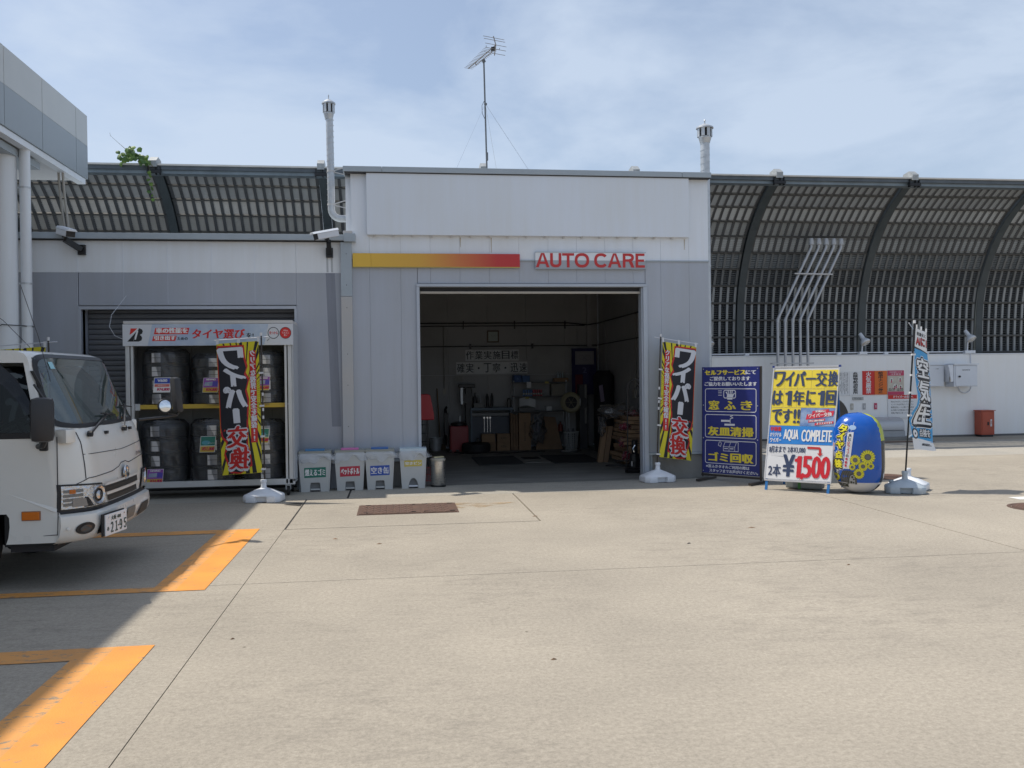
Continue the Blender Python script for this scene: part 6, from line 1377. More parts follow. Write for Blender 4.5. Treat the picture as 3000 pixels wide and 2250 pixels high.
# sheets are taped side by side: each is a piece
E_ = 0.0
for r0, r1, cs in ((1.245, 1.50, 5), (.99, 1.24, 5)):
    rows = []
    for i in range(cs): rows.append(sheet((-.015+(Wa+.035)/cs*i+.0, r0, -.015+(Wa+.035)/cs*(i+1)-.003, r1), YS, 'price_sheet', wob=.002+.001*(i % 2)))
    o, pm_ = rows[0]; pmt = lambda a, b, d=0: pma(a, b, d+.006)
    if r0 > 1.2:
        for s, x0, x1 in (('ワ', .02, .185), ('イ', .20, .325), ('パ', .34, .50), ('ー', .52, .66), ('交', .675, .835), ('換', .86, 1.0)): text(s, pmt, (x0*Wa, (1.275 if s != 'ー' else 1.365), x1*Wa, (1.475 if s != 'ー' else 1.385)), ink, o, .002, .008 if s not in 'ワイパー' else .010)
    else:
        for s, x0, x1 in (('は', .02, .17), ('1', .215, .315), ('年', .345, .51), ('に', .55, .68), ('1', .72, .82), ('回', .85, .99)): text(s, pmt, (x0*Wa, 1.02, x1*Wa, 1.215), ink, o, .002, .010 if s != '1' else .003)
o, pm_ = sheet((-.012, .745, .47*Wa, .985), YS, 'price_sheet')
pmt = lambda a, b, d=0: pma(a, b, d+.006)
for s, x0, x1 in (('で', .03, .18), ('す', .20, .34), ('!!', .375, .46)): text(s, pmt, (x0*Wa, .775, x1*Wa, .96), ink, o, .002, .010)
o, pm_ = sheet((.475*Wa, .745, 1.01*Wa, .985), mat('sky_photo_print', (.06, .16, .42), .5, c2=(.35, .45, .62), vscale=7), 'photo_sheet')
for pts in ([(.65, .915), (.90, .94), (.905, .975), (.655, .945)], [(.56, .83), (.97, .885), (.985, .955), (.575, .90)], [(.60, .79), (.85, .82), (.855, .85), (.605, .82)], [(.70, .755), (.98, .785), (.985, .815), (.705, .785)]): patch([(a*Wa, b) for a, b in pts], pmt, mat('sale_red', (.60, .03, .06), .5), o, .001)
for s, bx, r_ in (('定期的に', (.70, .93, .86, .955), .03), ('ワイパー交換', (.60, .865, .95, .92), .10), ('1年に1回の交換が', (.62, .805, .84, .83), .07), ('オススメです!!', (.73, .77, .96, .80), .07)): text(s, pmt, (bx[0]*Wa, bx[1], bx[2]*Wa, bx[3]), white_pr, o, .003, .002, rot=r_)
o, pm_ = sheet((-.015, .495, Wa+.01, .74), BS, 'price_sheet')
text('早得薬', pmt, (.02*Wa, .665, .19*Wa, .725), red_pr, o, .002, .003); text('オリジナル', pmt, (.02*Wa, .59, .20*Wa, .645), white_pr, o, .002, .002); text('ワイパー', pmt, (.03*Wa, .515, .20*Wa, .575), white_pr, o, .002, .003)
text('AQUA', pmt, (.24*Wa, .535, .465*Wa, .69), white_pr, o, .002, .005); text('COMPLETE', pmt, (.52*Wa, .535, .97*Wa, .69), white_pr, o, .002, .005)
o, pm_ = sheet((-.018, .02, Wa+.008, .49), WS, 'price_sheet')
o2, pm_ = sheet((-.01, .33, .60*Wa, .485), mat('white_sheet2', (.64, .65, .68), .5), 'price_sheet', wob=.0045)
text('8月末まで', pmt, (.03*Wa, .375, .285*Wa, .465), ink, o2, .002, .003); text('2本¥3,080', pmt, (.32*Wa, .375, .59*Wa, .465), ink, o2, .002, .002)
text('2本', pmt, (.04*Wa, .055, .235*Wa, .215), ink, o, .002, .004); text('¥', pmt, (.27*Wa, .055, .435*Wa, .345), ink, o, .002, .013)
rn_ = mat('price_red', (.56, .015, .03), .5)
for s, x0, x1 in (('1', .450, .545), (',', .55, .58), ('5', .575, .70), ('0', .72, .84), ('0', .855, .975)): text(s, pmt, (x0*Wa, (.05 if s != ',' else .02), x1*Wa, (.335 if s != ',' else .09)), rn_, o, .003, .013 if s != '1' else .006)
g = G(); stroke([(.63*Wa, .455), (.80*Wa, .452), (.815*Wa, .44), (.82*Wa, .38)], .030, pmt, .003, g); patch([(.775*Wa, .385), (.865*Wa, .385), (.82*Wa, .345)], pmt, None, None, .004, g=g); g.build('print_arrow', mat('arrow_red', (.50, .03, .03), .5), o, fix=False)
t = thing('ballast_box', 'grey plastic ballast box with a green strap under the price board', 'box', (5.45, 11.75, 0))
c = L0+Ua*.45-Na*.30; g = G(); g.obox(c+V(0, 0, .10), Ua*.24, Na*.10, V(0, 0, .085)); g.build('box_body', mat('grey_box_plastic', (.22, .24, .24), .5, var=.1), t, bevel=.02); G().obox(c+V(0, 0, .10)-Ua*.05, Ua*.018, Na*.104, V(0, 0, .089)).build('green_strap', mat('green_strap', (.06, .22, .05), .6), t)

# ================================================================ INFLATABLE
IC = V(6.06, 11.02, 0); ia = math.atan2(-IC.x, IC.y); IH = 1.06; IRx, IRy = .325, .27
t = thing('inflatable_sign', 'blue inflatable tyre-check sign with sunflowers standing beside the price board', 'inflatable', IC)
vd = V(-IC.x, -IC.y, 0).normalized(); rd = V(-vd.y, vd.x, 0)
if rd.x < 0: rd = -rd
def prof_i(t_):
    a = abs(2*t_-1); return max(0, 1-a**3.6)**(1/2.3)
def si(th, t_, d=0.0):
    r = prof_i(t_); c_, s_ = math.cos(th), math.sin(th); p = 2.35
    x = math.copysign(abs(s_)**(2/p), s_)*IRx; y = math.copysign(abs(c_)**(2/p), c_)*IRy
    wr = .0
    tl = V(-.10*(t_-.5)*0, 0, 0)
    r2 = r*(1+.04*(t_-.35))
    # seam wrinkles near the band edge
    dth = th-.98
    if abs(dth) < .35 and t_ > .5: wr = .006*math.sin(t_*95)*math.exp(-(dth/.14)**2)*min(1, (t_-.5)*4)
    p3 = IC+rd*(x*r2+.03*(.5-t_))+vd*(y*r2)+V(0, 0, .003+t_*IH)
    n = (rd*(s_/IRx)+vd*(c_/IRy)).normalized()*max(.15, r)+V(0, 0, (2*t_-1)*max(0, 1-r*.9)); n.normalize()
    return p3+n*(d+wr)
blue_v = mat('blue_vinyl', (.003, .085, .42), .18, coat=.3); sil = mat('silver_vinyl', (.55, .55, .56), .25); yg = mat('yellow_green_vinyl', (.46, .50, .06), .25); chv = mat('charcoal_vinyl', (.030, .034, .042), .25); wl = mat('white_vinyl', (.75, .75, .78), .3)
TH = [-math.pi+2*math.pi*i/96 for i in range(97)]; TT = [0, .004, .012, .025, .04, .06, .09, .12, .145]+[.16+.02*i for i in range(38)]+[.93, .945, .96, .972, .983, .992, .997, 1]
def part_i(name, m, sel):
    g = G(); vs = {}; 
    for j in range(len(TT)-1):
        for i in range(96):
            th = (TH[i]+TH[i+1])/2; tt_ = (TT[j]+TT[j+1])/2
            if sel(th, tt_):
                q = []
                for a, b in ((i, j), (i+1, j), (i+1, j+1), (i, j+1)):
                    if (a, b) not in vs: vs[a, b] = len(g.v); g.v.append(si(TH[a], TT[b]))
                    q.append(vs[a, b])
                g.f.append(tuple(q)); g.m.append(0)
    return g.build(name, m, t, smooth=60, fix=False)
band = lambda th: .98 < th < 2.20
part_i('front_skin', blue_v, lambda th, q: not band(th) and q > .147); part_i('silver_base', sil, lambda th, q: not band(th) and q <= .147)
part_i('side_band_top', yg, lambda th, q: band(th) and q > .66); part_i('side_band', chv, lambda th, q: band(th) and .135 < q <= .66); part_i('side_band_foot', black_pl, lambda th, q: band(th) and q <= .12); part_i('white_ring', wl, lambda th, q: band(th) and .12 < q <= .135)
def im(a, b, d=0.0):
    """a: -1..1 across the front as seen, b: 0..1 height"""
    r = max(.3, prof_i(b)); s = max(-.999, min(.999, a/r)); s = math.copysign(abs(s)**(2.35/2), s)
    return si(math.asin(max(-1, min(1, s))), b, d)
Xz = lambda x: (x-620)/470.0
Zz = lambda y: (1565-y)/1460.0
imm = lambda a, b, d=0.0: im(a/.34, b/1.06, d)
def ti(s, x0, y0, x1, y1, m, d, **kk): text(s, imm, (Xz(x0)*.34, Zz(y1)*1.06, Xz(x1)*.34, Zz(y0)*1.06), m, t, d, cut=.04, name='printed_text', **kk)
vy = mat('vinyl_print_yellow', (.72, .66, .04), .3); vw = mat('vinyl_print_white', (.70, .72, .75), .3); vk = mat('vinyl_print_dark', (.03, .035, .02), .3); vr = mat('vinyl_print_red', (.55, .02, .06), .3); vg = mat('vinyl_print_grey', (.13, .13, .14), .3)
for s, b in (('タ', (315, 325, 445, 450)), ('イ', (275, 465, 395, 600)), ('ヤ', (245, 620, 370, 750)), ('点', (225, 800, 335, 925)), ('検', (195, 955, 320, 1100)), ('で', (215, 1130, 262, 1190))):
    k_ = 1 if s != 'で' else .5
    ti(s, *b, vw, .002, ring=.028*k_); ti(s, *b, vk, .0035, ring=.019*k_)
    if s != 'で': ti(s, *b, vy, .005, bold=.009)
    else: ti(s, *b, vw, .005, bold=.002)
for k_, s in enumerate('安い!安い!!'): ti(s, 172-k_*4, 650+k_*75, 205-k_*4, 715+k_*75, vw, .003, ring=.008); ti(s, 172-k_*4, 650+k_*75, 205-k_*4, 715+k_*75, vr, .0045, bold=.002)
patch([(Xz(450), Zz(450)), (Xz(345), Zz(1100)), (Xz(450), Zz(1105)), (Xz(558), Zz(440))], im, vw, t, .002, cut=.09, name='print_strip')
for s, x, y, m in (('楽', 493, 500, vk), ('し', 483, 545, vk), ('い', 475, 588, vk), ('ド', 466, 642, vr), ('ラ', 457, 695, vr), ('イ', 447, 755, vr), ('ブ', 438, 815, vr), ('の', 424, 870, vk), ('季', 412, 930, vr), ('節', 400, 990, vr), ('!', 392, 1050, vr)): ti(s, x-22, y-24, x+22, y+24, m, .004, bold=.002)
patch([(Xz(a), Zz(b)) for a, b in disc(540, 362, 62, 44, 20)], im, mat('wind_chime_print', (.35, .50, .72), .3), t, .002, cut=.09, name='print_bell')
g = G(); stroke([(Xz(570), Zz(270)), (Xz(555), Zz(320))], .008, im, .002, g); stroke([(Xz(515), Zz(405)), (Xz(505), Zz(445))], .008, im, .002, g); g.build('print_string', vw, t, fix=False)
for n_, (cx, cy, R_) in enumerate(((782, 885, 135), (562, 940, 100), (695, 1052, 88), (830, 1048, 62), (505, 1070, 60), (618, 1185, 100), (205, 1265, 80))):
    gp_, gk_ = G(), G()
    for layer in range(2):
        for k_ in range(16):
            a = 2*math.pi*(k_+.5*layer)/16; rr = R_*(1 if layer else .93); ca, sa = math.cos(a), math.sin(a)
            pts = [(cx+ca*R_*.35, cy+sa*R_*.35), (cx+(ca*.72-sa*.13)*rr, cy+(sa*.72+ca*.13)*rr), (cx+ca*rr, cy+sa*rr), (cx+(ca*.72+sa*.13)*rr, cy+(sa*.72-ca*.13)*rr)]
            pk = [(cx+(x-cx)*1.04, cy+(y-cy)*1.04) for x, y in pts]; pk[1] = (cx+(ca*.74-sa*.17)*rr, cy+(sa*.74+ca*.17)*rr); pk[3] = (cx+(ca*.74+sa*.17)*rr, cy+(sa*.74-ca*.17)*rr)
            base = .002+.0012*layer+.0001*n_
            patch([(Xz(a_), Zz(b_)) for a_, b_ in pk], im, None, None, base, g=gk_); patch([(Xz(a_), Zz(b_)) for a_, b_ in pts], im, None, None, base+.0006, g=gp_)
    o = gp_.build('printed_sunflower', vy, t, fix=False); gk_.build('petal_outline', mat('olive_print', (.12, .14, .01), .3), o, fix=False)
    patch([(Xz(a), Zz(b)) for a, b in disc(cx, cy, R_*.42, R_*.40, 20)], im, vk, o, .0046, name='flower_ring'); patch([(Xz(a), Zz(b)) for a, b in disc(cx, cy, R_*.37, R_*.35, 20)], im, vg, o, .0054, name='flower_centre')
# printed tyre picture
tp = [(295, 1345), (290, 1260), (310, 1180), (350, 1140), (420, 1130), (490, 1145), (545, 1180), (575, 1250), (580, 1385)]
o = patch([(Xz(a), Zz(b)) for a, b in tp], im, mat('print_tyre_grey', (.075, .078, .082), .3), t, .0025, cut=.09, name='printed_tire')
g = G()
for k_ in range(4): stroke([(Xz(300+k_*38), Zz(1345)), (Xz(300+k_*38), Zz(1230)), (Xz(325+k_*38), Zz(1165)), (Xz(350+k_*38), Zz(1140))], .010, im, .004, g)
g.build('print_groove', vk, o, fix=False)
patch([(Xz(a), Zz(b)) for a, b in ((430, 1370), (432, 1290), (455, 1220), (500, 1190), (540, 1215), (560, 1290), (560, 1385))], im, vk, o, .0045, cut=.09, name='print_rim_edge'); patch([(Xz(a), Zz(b)) for a, b in ((445, 1370), (448, 1290), (468, 1228), (505, 1205), (535, 1230), (548, 1290), (548, 1383))], im, mat('print_rim', (.32, .33, .35), .3), o, .0055, cut=.09, name='print_rim_face')
g = G()
for a, b in (((500, 1250), 20), ((525, 1290), 16), ((480, 1345), 20), ((520, 1350), 15)): patch([(Xz(x), Zz(y)) for x, y in disc(a[0], a[1], b, b*1.1, 10)], im, None, None, .0065, g=g)
g.build('print_rim_hole', vk, o, fix=False)
ti('BRIDGESTONE', 165, 1372, 432, 1440, vk, .003, bold=.003)

# ================================================================ INSIDE THE GARAGE
BWY = 19.715
def inside_tube(name, label, pts, r, m=black_metal):
    t = thing(name, label, 'pipe', pts[0]); G().tube(pts, r, 7).build('pipe_run', m, t, smooth=1); return t
t = inside_tube('air_pipe', 'upper black pipe running along the rear and right garage walls', [(-.5, BWY-.06, 2.79), (3.85, BWY-.06, 2.79), (4.3, BWY-.10, 2.74), (4.47, 19.4, 2.76), (4.5, 16.4, 2.77), (4.5, 14, 2.78)], .013)
G().tube([(-.5, BWY-.05, 2.72), (3.9, BWY-.05, 2.73), (4.25, BWY-.06, 2.73)], .010, 6).build('pipe_run', black_metal, t); G().tube([(3.9, BWY-.05, 2.79), (4.04, BWY-.05, 2.74), (4.07, BWY-.05, 2.6), (4.07, BWY-.05, 2.3)], .012, 6).build('pipe_run', lining, t)
for x in (1.5, 2.65, 3.8): G().box(x-.01, BWY-.08, 2.66, x+.01, BWY, 2.84).build('pipe_clip', black_metal, t)
t = inside_tube('air_pipe', 'lower black pipe running along the rear and right garage walls', [(-.5, BWY-.05, 2.27), (4.4, BWY-.05, 2.28), (4.5, 19.3, 2.28), (4.5, 14, 2.30)], .011)
for x in (1.65, 3.05): G().box(x-.02, BWY-.08, 2.22, x+.02, BWY, 2.33).build('pipe_clip', black_metal, t)
t = inside_tube('cable_conduit', 'grey vertical conduit ending in a switch plate on the rear garage wall', [(1.06, BWY-.02, 2.72), (1.06, BWY-.02, 1.32)], .012, mat('conduit_grey', (.24, .235, .22), .6)); G().box(1.03, BWY-.03, 1.22, 1.10, BWY, 1.34).build('switch_plate', mat('switch_cream', (.40, .38, .33), .5), t)
t = inside_tube('cable_conduit', 'grey vertical conduit on the right garage wall nearer the door', [(4.54, 16.46, 2.8), (4.54, 16.46, 1.25)], .014, mat('conduit_grey', (.24, .235, .22), .6)); G().box(4.50, 16.38, 1.15, 4.55, 16.54, 1.32).build('switch_plate', mat('switch_cream', (.40, .38, .33), .5), t)
t = inside_tube('cable_conduit', 'grey vertical conduit on the right garage wall near its rear corner', [(4.54, 18.85, 2.75), (4.54, 18.85, 1.25)], .014, mat('conduit_grey', (.24, .235, .22), .6))
t = thing('wall_clock', 'square brown framed clock on the rear garage wall', 'clock', (2.165, 19.68, 2.35)); g = G(); frame(0, 0, .27, .27, .03, plane_map((2.03, 19.68, 2.36), (1, 0, 0), (0, 0, 1), (0, -1, 0)), .012, g); G().box(2.03, 19.685, 2.36, 2.30, 19.71, 2.63).build('frame_box', mat('brown_frame', (.10, .065, .04), .6), t, bevel=.004)
G().box(2.06, 19.678, 2.39, 2.27, 19.684, 2.60).build('clock_face', mat('clock_face', (.36, .42, .38), .4), t); g = G(); g.bar((2.165, 19.672, 2.495), (2.22, 19.672, 2.53), .008, .003); g.bar((2.165, 19.672, 2.495), (2.12, 19.672, 2.52), .006, .003); g.build('clock_hand', black_pr, t)
# paper characters on the wall
paper = mat('paper_white', (.62, .63, .63), .5, var=.06, vscale=9); inkp = mat('paper_ink', (.02, .03, .045), .5)
t = thing('goal_notice', 'two rows of white paper sheets with large characters on the rear garage wall', 'notice', (2.1, 19.70, 1.65))
for row, s, x0, z0, w_, h_ in ((0, '作業実施目標', 1.54, 1.95, .2015, .25), (1, '確実・丁寧・迅速', 1.335, 1.655, .2005, .27)):
    for i, ch in enumerate(s):
        a = x0+i*w_; q = G().box(a+.002, 19.700, z0, a+w_-.003, 19.704, z0+h_).build('paper_sheet', paper, t)
        pm = plane_map((a, 19.700, z0), (1, 0, 0), (0, 0, 1), (0, -1, 0))
        if ch == '・': patch(disc(w_/2, h_/2, .024), pm, inkp, q, .001)
        else: text(ch, pm, (.018, .035, w_-.018, h_-.03), inkp, q, .001, .004)
# steel shelf with goods
t = thing('steel_shelf', 'chrome wire shelf unit against the rear garage wall', 'shelf', (3.15, 19.45, 0))
for x in (2.57, 3.74):
    for y in (19.30, 19.62): G().cyl((x, y, 0), (x, y, 1.50), .012, n=8).build('shelf_post', galv, t)
for z in (1.46, 1.15, .82, .35): G().box(2.56, 19.28, z-.015, 3.75, 19.64, z+.004).build('shelf_board', mat('dark_shelf', (.09, .09, .095), .5, .4), t)
def simple(name, label, cat, b, m, bev=.004, part='body', grp=None):
    t = thing(name, label, cat, ((b[0]+b[3])/2, (b[1]+b[4])/2, b[2]), group=grp); G().box(*b).build(part, m, t, bevel=bev); return t
t = simple('carton', 'dark blue carton of canned drinks left on top of the wire shelf', 'carton', (2.57, 19.32, 1.466, 2.75, 19.58, 1.62), mat('blue_carton', (.03, .08, .22), .6)); text('水', plane_map((2.57, 19.32, 1.466), (1, 0, 0), (0, 0, 1), (0, -1, 0)), (.06, .04, .12, .11), mat('carton_light', (.2, .3, .5), .6), t)
simple('carton', 'second dark blue carton just right of the first on the wire shelf top', 'carton', (2.765, 19.32, 1.466, 2.93, 19.58, 1.61), mat('blue_carton2', (.04, .11, .27), .6))
simple('carton', 'small brown carton under the bottles on the wire shelf top right', 'carton', (3.49, 19.32, 1.466, 3.80, 19.58, 1.55), card)
for i in range(3): t = thing('spray_bottle', f'clear bottle with white cap, {["left", "middle", "right"][i]} of three on the wire shelf top', 'bottle', (3.58+i*.055, 19.42, 1.55), group='bottles on the wire shelf'); G().lathe([(.02, 0), (.021, .09), (.010, .115), (.010, .14)], (3.58+i*.055, 19.42, 1.552), 12).build('bottle_body', mat('pale_bottle', (.35, .42, .45), .3), t, smooth=1)
rd2 = random.Random(4)
for i in range(8):
    c_ = [(.10, .20, .40), (.10, .20, .40), (.10, .20, .40), (.10, .20, .40), (.42, .08, .10), (.42, .08, .10), (.42, .08, .10), (.42, .08, .10)][i]
    t = thing('oil_can', f'{"blue" if i < 4 else "red"} striped can, number {["one", "two", "three", "four"][i % 4]} from the left in the {"blue" if i < 4 else "red"} group on the middle shelf', 'can', (2.80+i*.055, 19.40, 1.155), group='cans on the middle shelf')
    G().cyl((2.80+i*.056, 19.38, 1.156), (2.80+i*.056, 19.38, 1.30), .024, n=12).build('can_body', mat(f'can_{i//4}', c_, .35), t, smooth=1); G().cyl((2.80+i*.056, 19.38, 1.19), (2.80+i*.056, 19.38, 1.225), .0245, n=12).build('can_band', mat('can_white', (.45, .45, .45), .4), t, smooth=1)
simple('paper_note', 'white paper note taped on the front of the wire shelf', 'note', (2.85, 19.265, 1.34, 2.95, 19.27, 1.47), paper, 0)
simple('paper_note', 'small yellow price note on the wire shelf top edge', 'note', (3.26, 19.265, 1.43, 3.34, 19.27, 1.48), mat('yellow_note', (.45, .38, .10), .6), 0)
simple('paper_note', 'small yellow note on the left of the middle shelf edge', 'note', (2.82, 19.265, 1.10, 2.90, 19.27, 1.14), mat('yellow_note', (.45, .38, .10), .6), 0)
simple('storage_box', 'beige storage box with a paper sign at the right of the middle shelf', 'box', (3.42, 19.34, 1.156, 3.72, 19.6, 1.42), mat('beige_box', (.25, .23, .19), .6))
simple('storage_box', 'small white box standing on the lower wire shelf', 'box', (3.30, 19.34, .826, 3.42, 19.5, .92), paper)
simple('storage_box', 'low grey box at the left of the lower wire shelf', 'box', (2.68, 19.34, .826, 3.05, 19.55, .90), mat('greyish_box', (.16, .16, .16), .6))
t = thing('paper_roll', 'pale curved sheet of paper lying on the lower wire shelf', 'paper', (2.85, 19.4, .9)); G().grid(lambda a, b: V(2.70+a*.36, 19.38+.05*math.sin(a*3), .92+.18*b+.03*math.sin(a*4)), 8, 3).build('sheet', paper, t, smooth=60, fix=False)
# workbench
t = thing('workbench', 'grey steel workbench with a tool board in front of the rear garage wall', 'workbench', (2.05, 19.4, 0)); bm_ = mat('bench_blue_grey', (.10, .13, .16), .5, .3)
G().box(1.60, 19.20, .86, 2.54, 19.66, .92).build('bench_top', bm_, t, bevel=.004)
for x in (1.62, 2.50): G().box(x-.02, 19.22, 0, x+.02, 19.26, .86).build('leg', bm_, t); G().box(x-.02, 19.6, 0, x+.02, 19.64, .86).build('leg', bm_, t)
G().box(1.64, 19.26, .10, 2.50, 19.28, .72).build('tool_board', mat('tool_board', (.10, .115, .14), .6), t); G().box(1.63, 19.20, .745, 2.52, 19.24, .80).build('drawer_front', mat('drawer_grey', (.22, .22, .22), .5), t)
for i, x in enumerate((1.90, 1.97, 2.03)): g = G(); g.bar((x, 19.24, .70), (x, 19.24, .38), .016, .008); g.cyl((x, 19.235, .70), (x, 19.25, .70), .022, n=8); q = g.build('spanner', steel, None); tag(q, f'steel spanner hanging on the bench tool board, {["left", "middle", "right"][i]} of three', 'spanner', 'spanners on the tool board')
for i, (x, r_, h_, c_) in enumerate(((1.84, .03, .26, (.3, .3, .3)), (1.985, .032, .30, (.02, .02, .02)), (2.09, .032, .31, (.02, .02, .02)), (2.47, .045, .20, (.12, .12, .11)))):
    t = thing('spray_can', ['grey spray can first from the left on the workbench', 'black tall cylinder second from the left on the workbench', 'black tall cylinder third from the left on the workbench', 'squat dark tin at the right end of the workbench'][i], 'can', (x, 19.4, .92), group='cylinders on the workbench')
    G().lathe([(r_, 0), (r_, h_*.8), (r_*.6, h_*.88), (r_*.5, h_)], (x, 19.4, .922), 14).build('can_body', mat(f'cyl_{i}', c_, .4), t, smooth=1)
simple('storage_box', 'low grey tray box on the left of the workbench', 'box', (1.68, 19.3, .922, 1.90, 19.55, 1.02), mat('tray_grey', (.17, .17, .165), .5))
# tyre changer
t = thing('tire_changer', 'red tyre changing machine with a dark column left of the workbench', 'machine', (1.4, 19.1, 0)); rm = mat('machine_red', (.30, .02, .025), .4, var=.1)
G().box(1.13, 18.85, 0, 1.52, 19.30, .55).build('cabinet', rm, t, bevel=.02)
G().lathe([(.02, .55), (.17, .56), (.17, .61), (.10, .63), (.02, .64)], (1.33, 19.05, 0), 20).build('turntable', black_metal, t, smooth=1)
G().box(1.50, 19.30, 0, 1.64, 19.46, 1.36).build('column', black_metal, t, bevel=.01); G().box(1.36, 19.32, 1.36, 1.72, 19.44, 1.44).build('swing_arm', black_metal, t, bevel=.01); G().box(1.40, 19.34, 1.0, 1.45, 19.40, 1.36).build('tool_rod', galv, t)
G().box(1.46, 19.26, 1.02, 1.64, 19.30, 1.22).build('control_box', black_metal, t); G().cyl((1.35, 19.05, .62), (1.35, 19.05, .76), .03, n=10).build('clamp', galv, t); g = G()
for x in (1.1, 1.25, 1.4): g.box(x, 18.70, .02, x+.06, 18.85, .05)
g.build('foot_pedal', black_metal, t); G().box(1.03, 19.1, .35, 1.11, 19.3, .82).build('bead_breaker', black_metal, t)
g = G(); g.tube([(1.06, 19.4, .1), (1.05, 19.35, .6), (1.06, 19.3, .90), (1.09, 19.28, .95)], .03, 8); o = g.build('air_gun', black_metal, None); tag(o, 'dark air tool standing left of the red tyre changer', 'air tool')
t = thing('metal_bucket', 'grey metal bucket on the floor behind the red covered stand', 'bucket', (.84, 19.3, 0)); G().lathe([(.11, 0), (.14, .27), (.15, .28), (.14, .285), (.105, .02)], (.84, 19.3, 0), 20).build('bucket_body', galv, t, smooth=1); g = G(); g.tube([(.84+.145*math.cos(a), 19.3-.02, .27+.10*math.sin(a)) for a in [-k*math.pi/8 for k in range(9)]], .004, 5); g.build('bucket_handle', black_metal, t)
t = thing('red_stand', 'bright red covered cart with a dark wire base at the left edge of the bay', 'cart', (.52, 15.9, 0))
G().prism([(.20, 15.75, .84), (.665, 15.75, .84), (.66, 15.75, .96), (.60, 15.75, 1.28), (.56, 15.75, 1.30), (.20, 15.75, 1.30)], (0, .4, 0)).build('red_cover', mat('bright_red_cover', (.50, .02, .03), .4), t, bevel=.015)
g = G()
for x in (.35, .55):
    for y in (15.8, 16.1): g.box(x-.012, y-.012, 0, x+.012, y+.012, .84)
for z in (.15, .3, .45, .6, .75): g.box(.34, 15.79, z, .57, 15.80, z+.012)
for x in (.40, .45, .50): g.box(x, 15.79, 0, x+.008, 15.80, .84)
g.build('wire_base', black_metal, t)
t = thing('red_wire_crate', 'low red wire crate standing between the pale bin and the steel bin', 'crate', (.47, 13.6, 0)); g = G(); rw = mat('red_wire', (.35, .03, .03), .5)
for i in range(7):
    g.bar((.42+i*.02, 13.5, .01), (.40+i*.025, 13.5, .24), .005, .005)
for z in (.03, .12, .23): g.bar((.40, 13.5, z), (.57, 13.5, z), .006, .006)
g.build('wire_side', rw, t)
# boxes on the floor by the bench
def carton(b, label, m=card, rz=0, txt=None):
    t = thing('cardboard_box', label, 'box', ((b[0]+b[3])/2, (b[1]+b[4])/2, b[2]), group='cardboard boxes in the garage'); G().box(*b).build('box_body', m, t, bevel=.003)
    G().box(b[0]+.005, (b[1]+b[4])/2-.025, b[5], b[3]-.005, (b[1]+b[4])/2+.025, b[5]+.002).build('tape', mat('packing_tape', (.35, .27, .17), .3), t)
    if txt: text(txt, plane_map((b[0], b[1], b[2]), (1, 0, 0), (0, 0, 1), (0, -1, 0)), ((b[3]-b[0])*.25, (b[5]-b[2])*.35, (b[3]-b[0])*.75, (b[5]-b[2])*.65), mat('box_ink', (.06, .045, .03), .7), t, .001)
    return t
carton((1.82, 18.9, 0, 2.11, 19.18, .18), 'cardboard box below another under the workbench, left pile', card2); carton((1.81, 18.9, .184, 2.10, 19.17, .36), 'upper cardboard box of the left pile under the workbench', card)
carton((2.14, 18.9, 0, 2.42, 19.18, .18), 'lower printed cardboard box of the right pile by the workbench', card, txt='天然水'); carton((2.145, 18.9, .184, 2.42, 19.17, .36), 'upper printed cardboard box of the right pile by the workbench', card, txt='天然水')
for i, (x, w_, h_) in enumerate(((2.445, .045, .80), (2.50, .05, .78), (2.56, .04, .76))):
    t = thing('flat_carton', f'tall narrow brown carton leaning by the bench, {["left", "middle", "right"][i]} of three', 'carton', (x, 19.1, 0), group='tall flat cartons leaning by the bench'); G().box(x, 18.95, 0, x+w_, 19.15, h_).build('carton_body', card2, t, bevel=.003)
t = thing('flat_carton', 'wide upright brown carton with faint printing in the middle of the rear wall', 'carton', (2.75, 19.0, 0)); G().box(2.62, 18.92, 0, 2.88, 19.06, .80).build('carton_body', card, t, bevel=.003); text('BRIDGESTONE', plane_map((2.62, 18.92, 0), (0, 0, 1), (-1, 0, 0), (0, -1, 0)), (.2, -.15, .6, -.11), mat('box_ink', (.06, .045, .03), .7), t, .001)
t = thing('flat_carton', 'slanting brown carton sheet wrapped in film leaning on the wire shelf', 'carton', (3.3, 19.0, 0)); G().prism([(2.98, 18.95, 0), (3.58, 18.95, 0), (3.47, 19.2, .68), (3.22, 19.2, .70)], (0, .05, .01)).build('carton_body', card2, t)
filmd = clear('loose_film', (.85, .86, .88), .3, .25, body=.12, bodyc=(.4, .4, .42), bump=1.0, bscale=18)
def crumple(label, c, r, seed, sc_=(1, 1, 1)):
    g = G(); c = V(*c)
    def fn(a, b):
        th, ph = a*2*math.pi, b*math.pi*.98+.03; d = V(math.cos(th)*math.sin(ph), math.sin(th)*math.sin(ph), math.cos(ph)); k = 1+.45*mnoise.noise(d*2.6+V(seed, 0, 0))+.2*mnoise.noise(d*7+V(seed, 3, 0))
        p = c+V(d.x*sc_[0], d.y*sc_[1], d.z*sc_[2])*r*k; return V(p.x, p.y, max(.005, p.z))
    g.grid(fn, 26, 16); return tag(g.build('plastic_sheet', filmd, smooth=50, fix=False), label, 'plastic sheet')
crumple('crumpled clear plastic between the upright carton and the slanting carton', (3.02, 18.85, .45), .16, 1, (1, .7, 1.8))
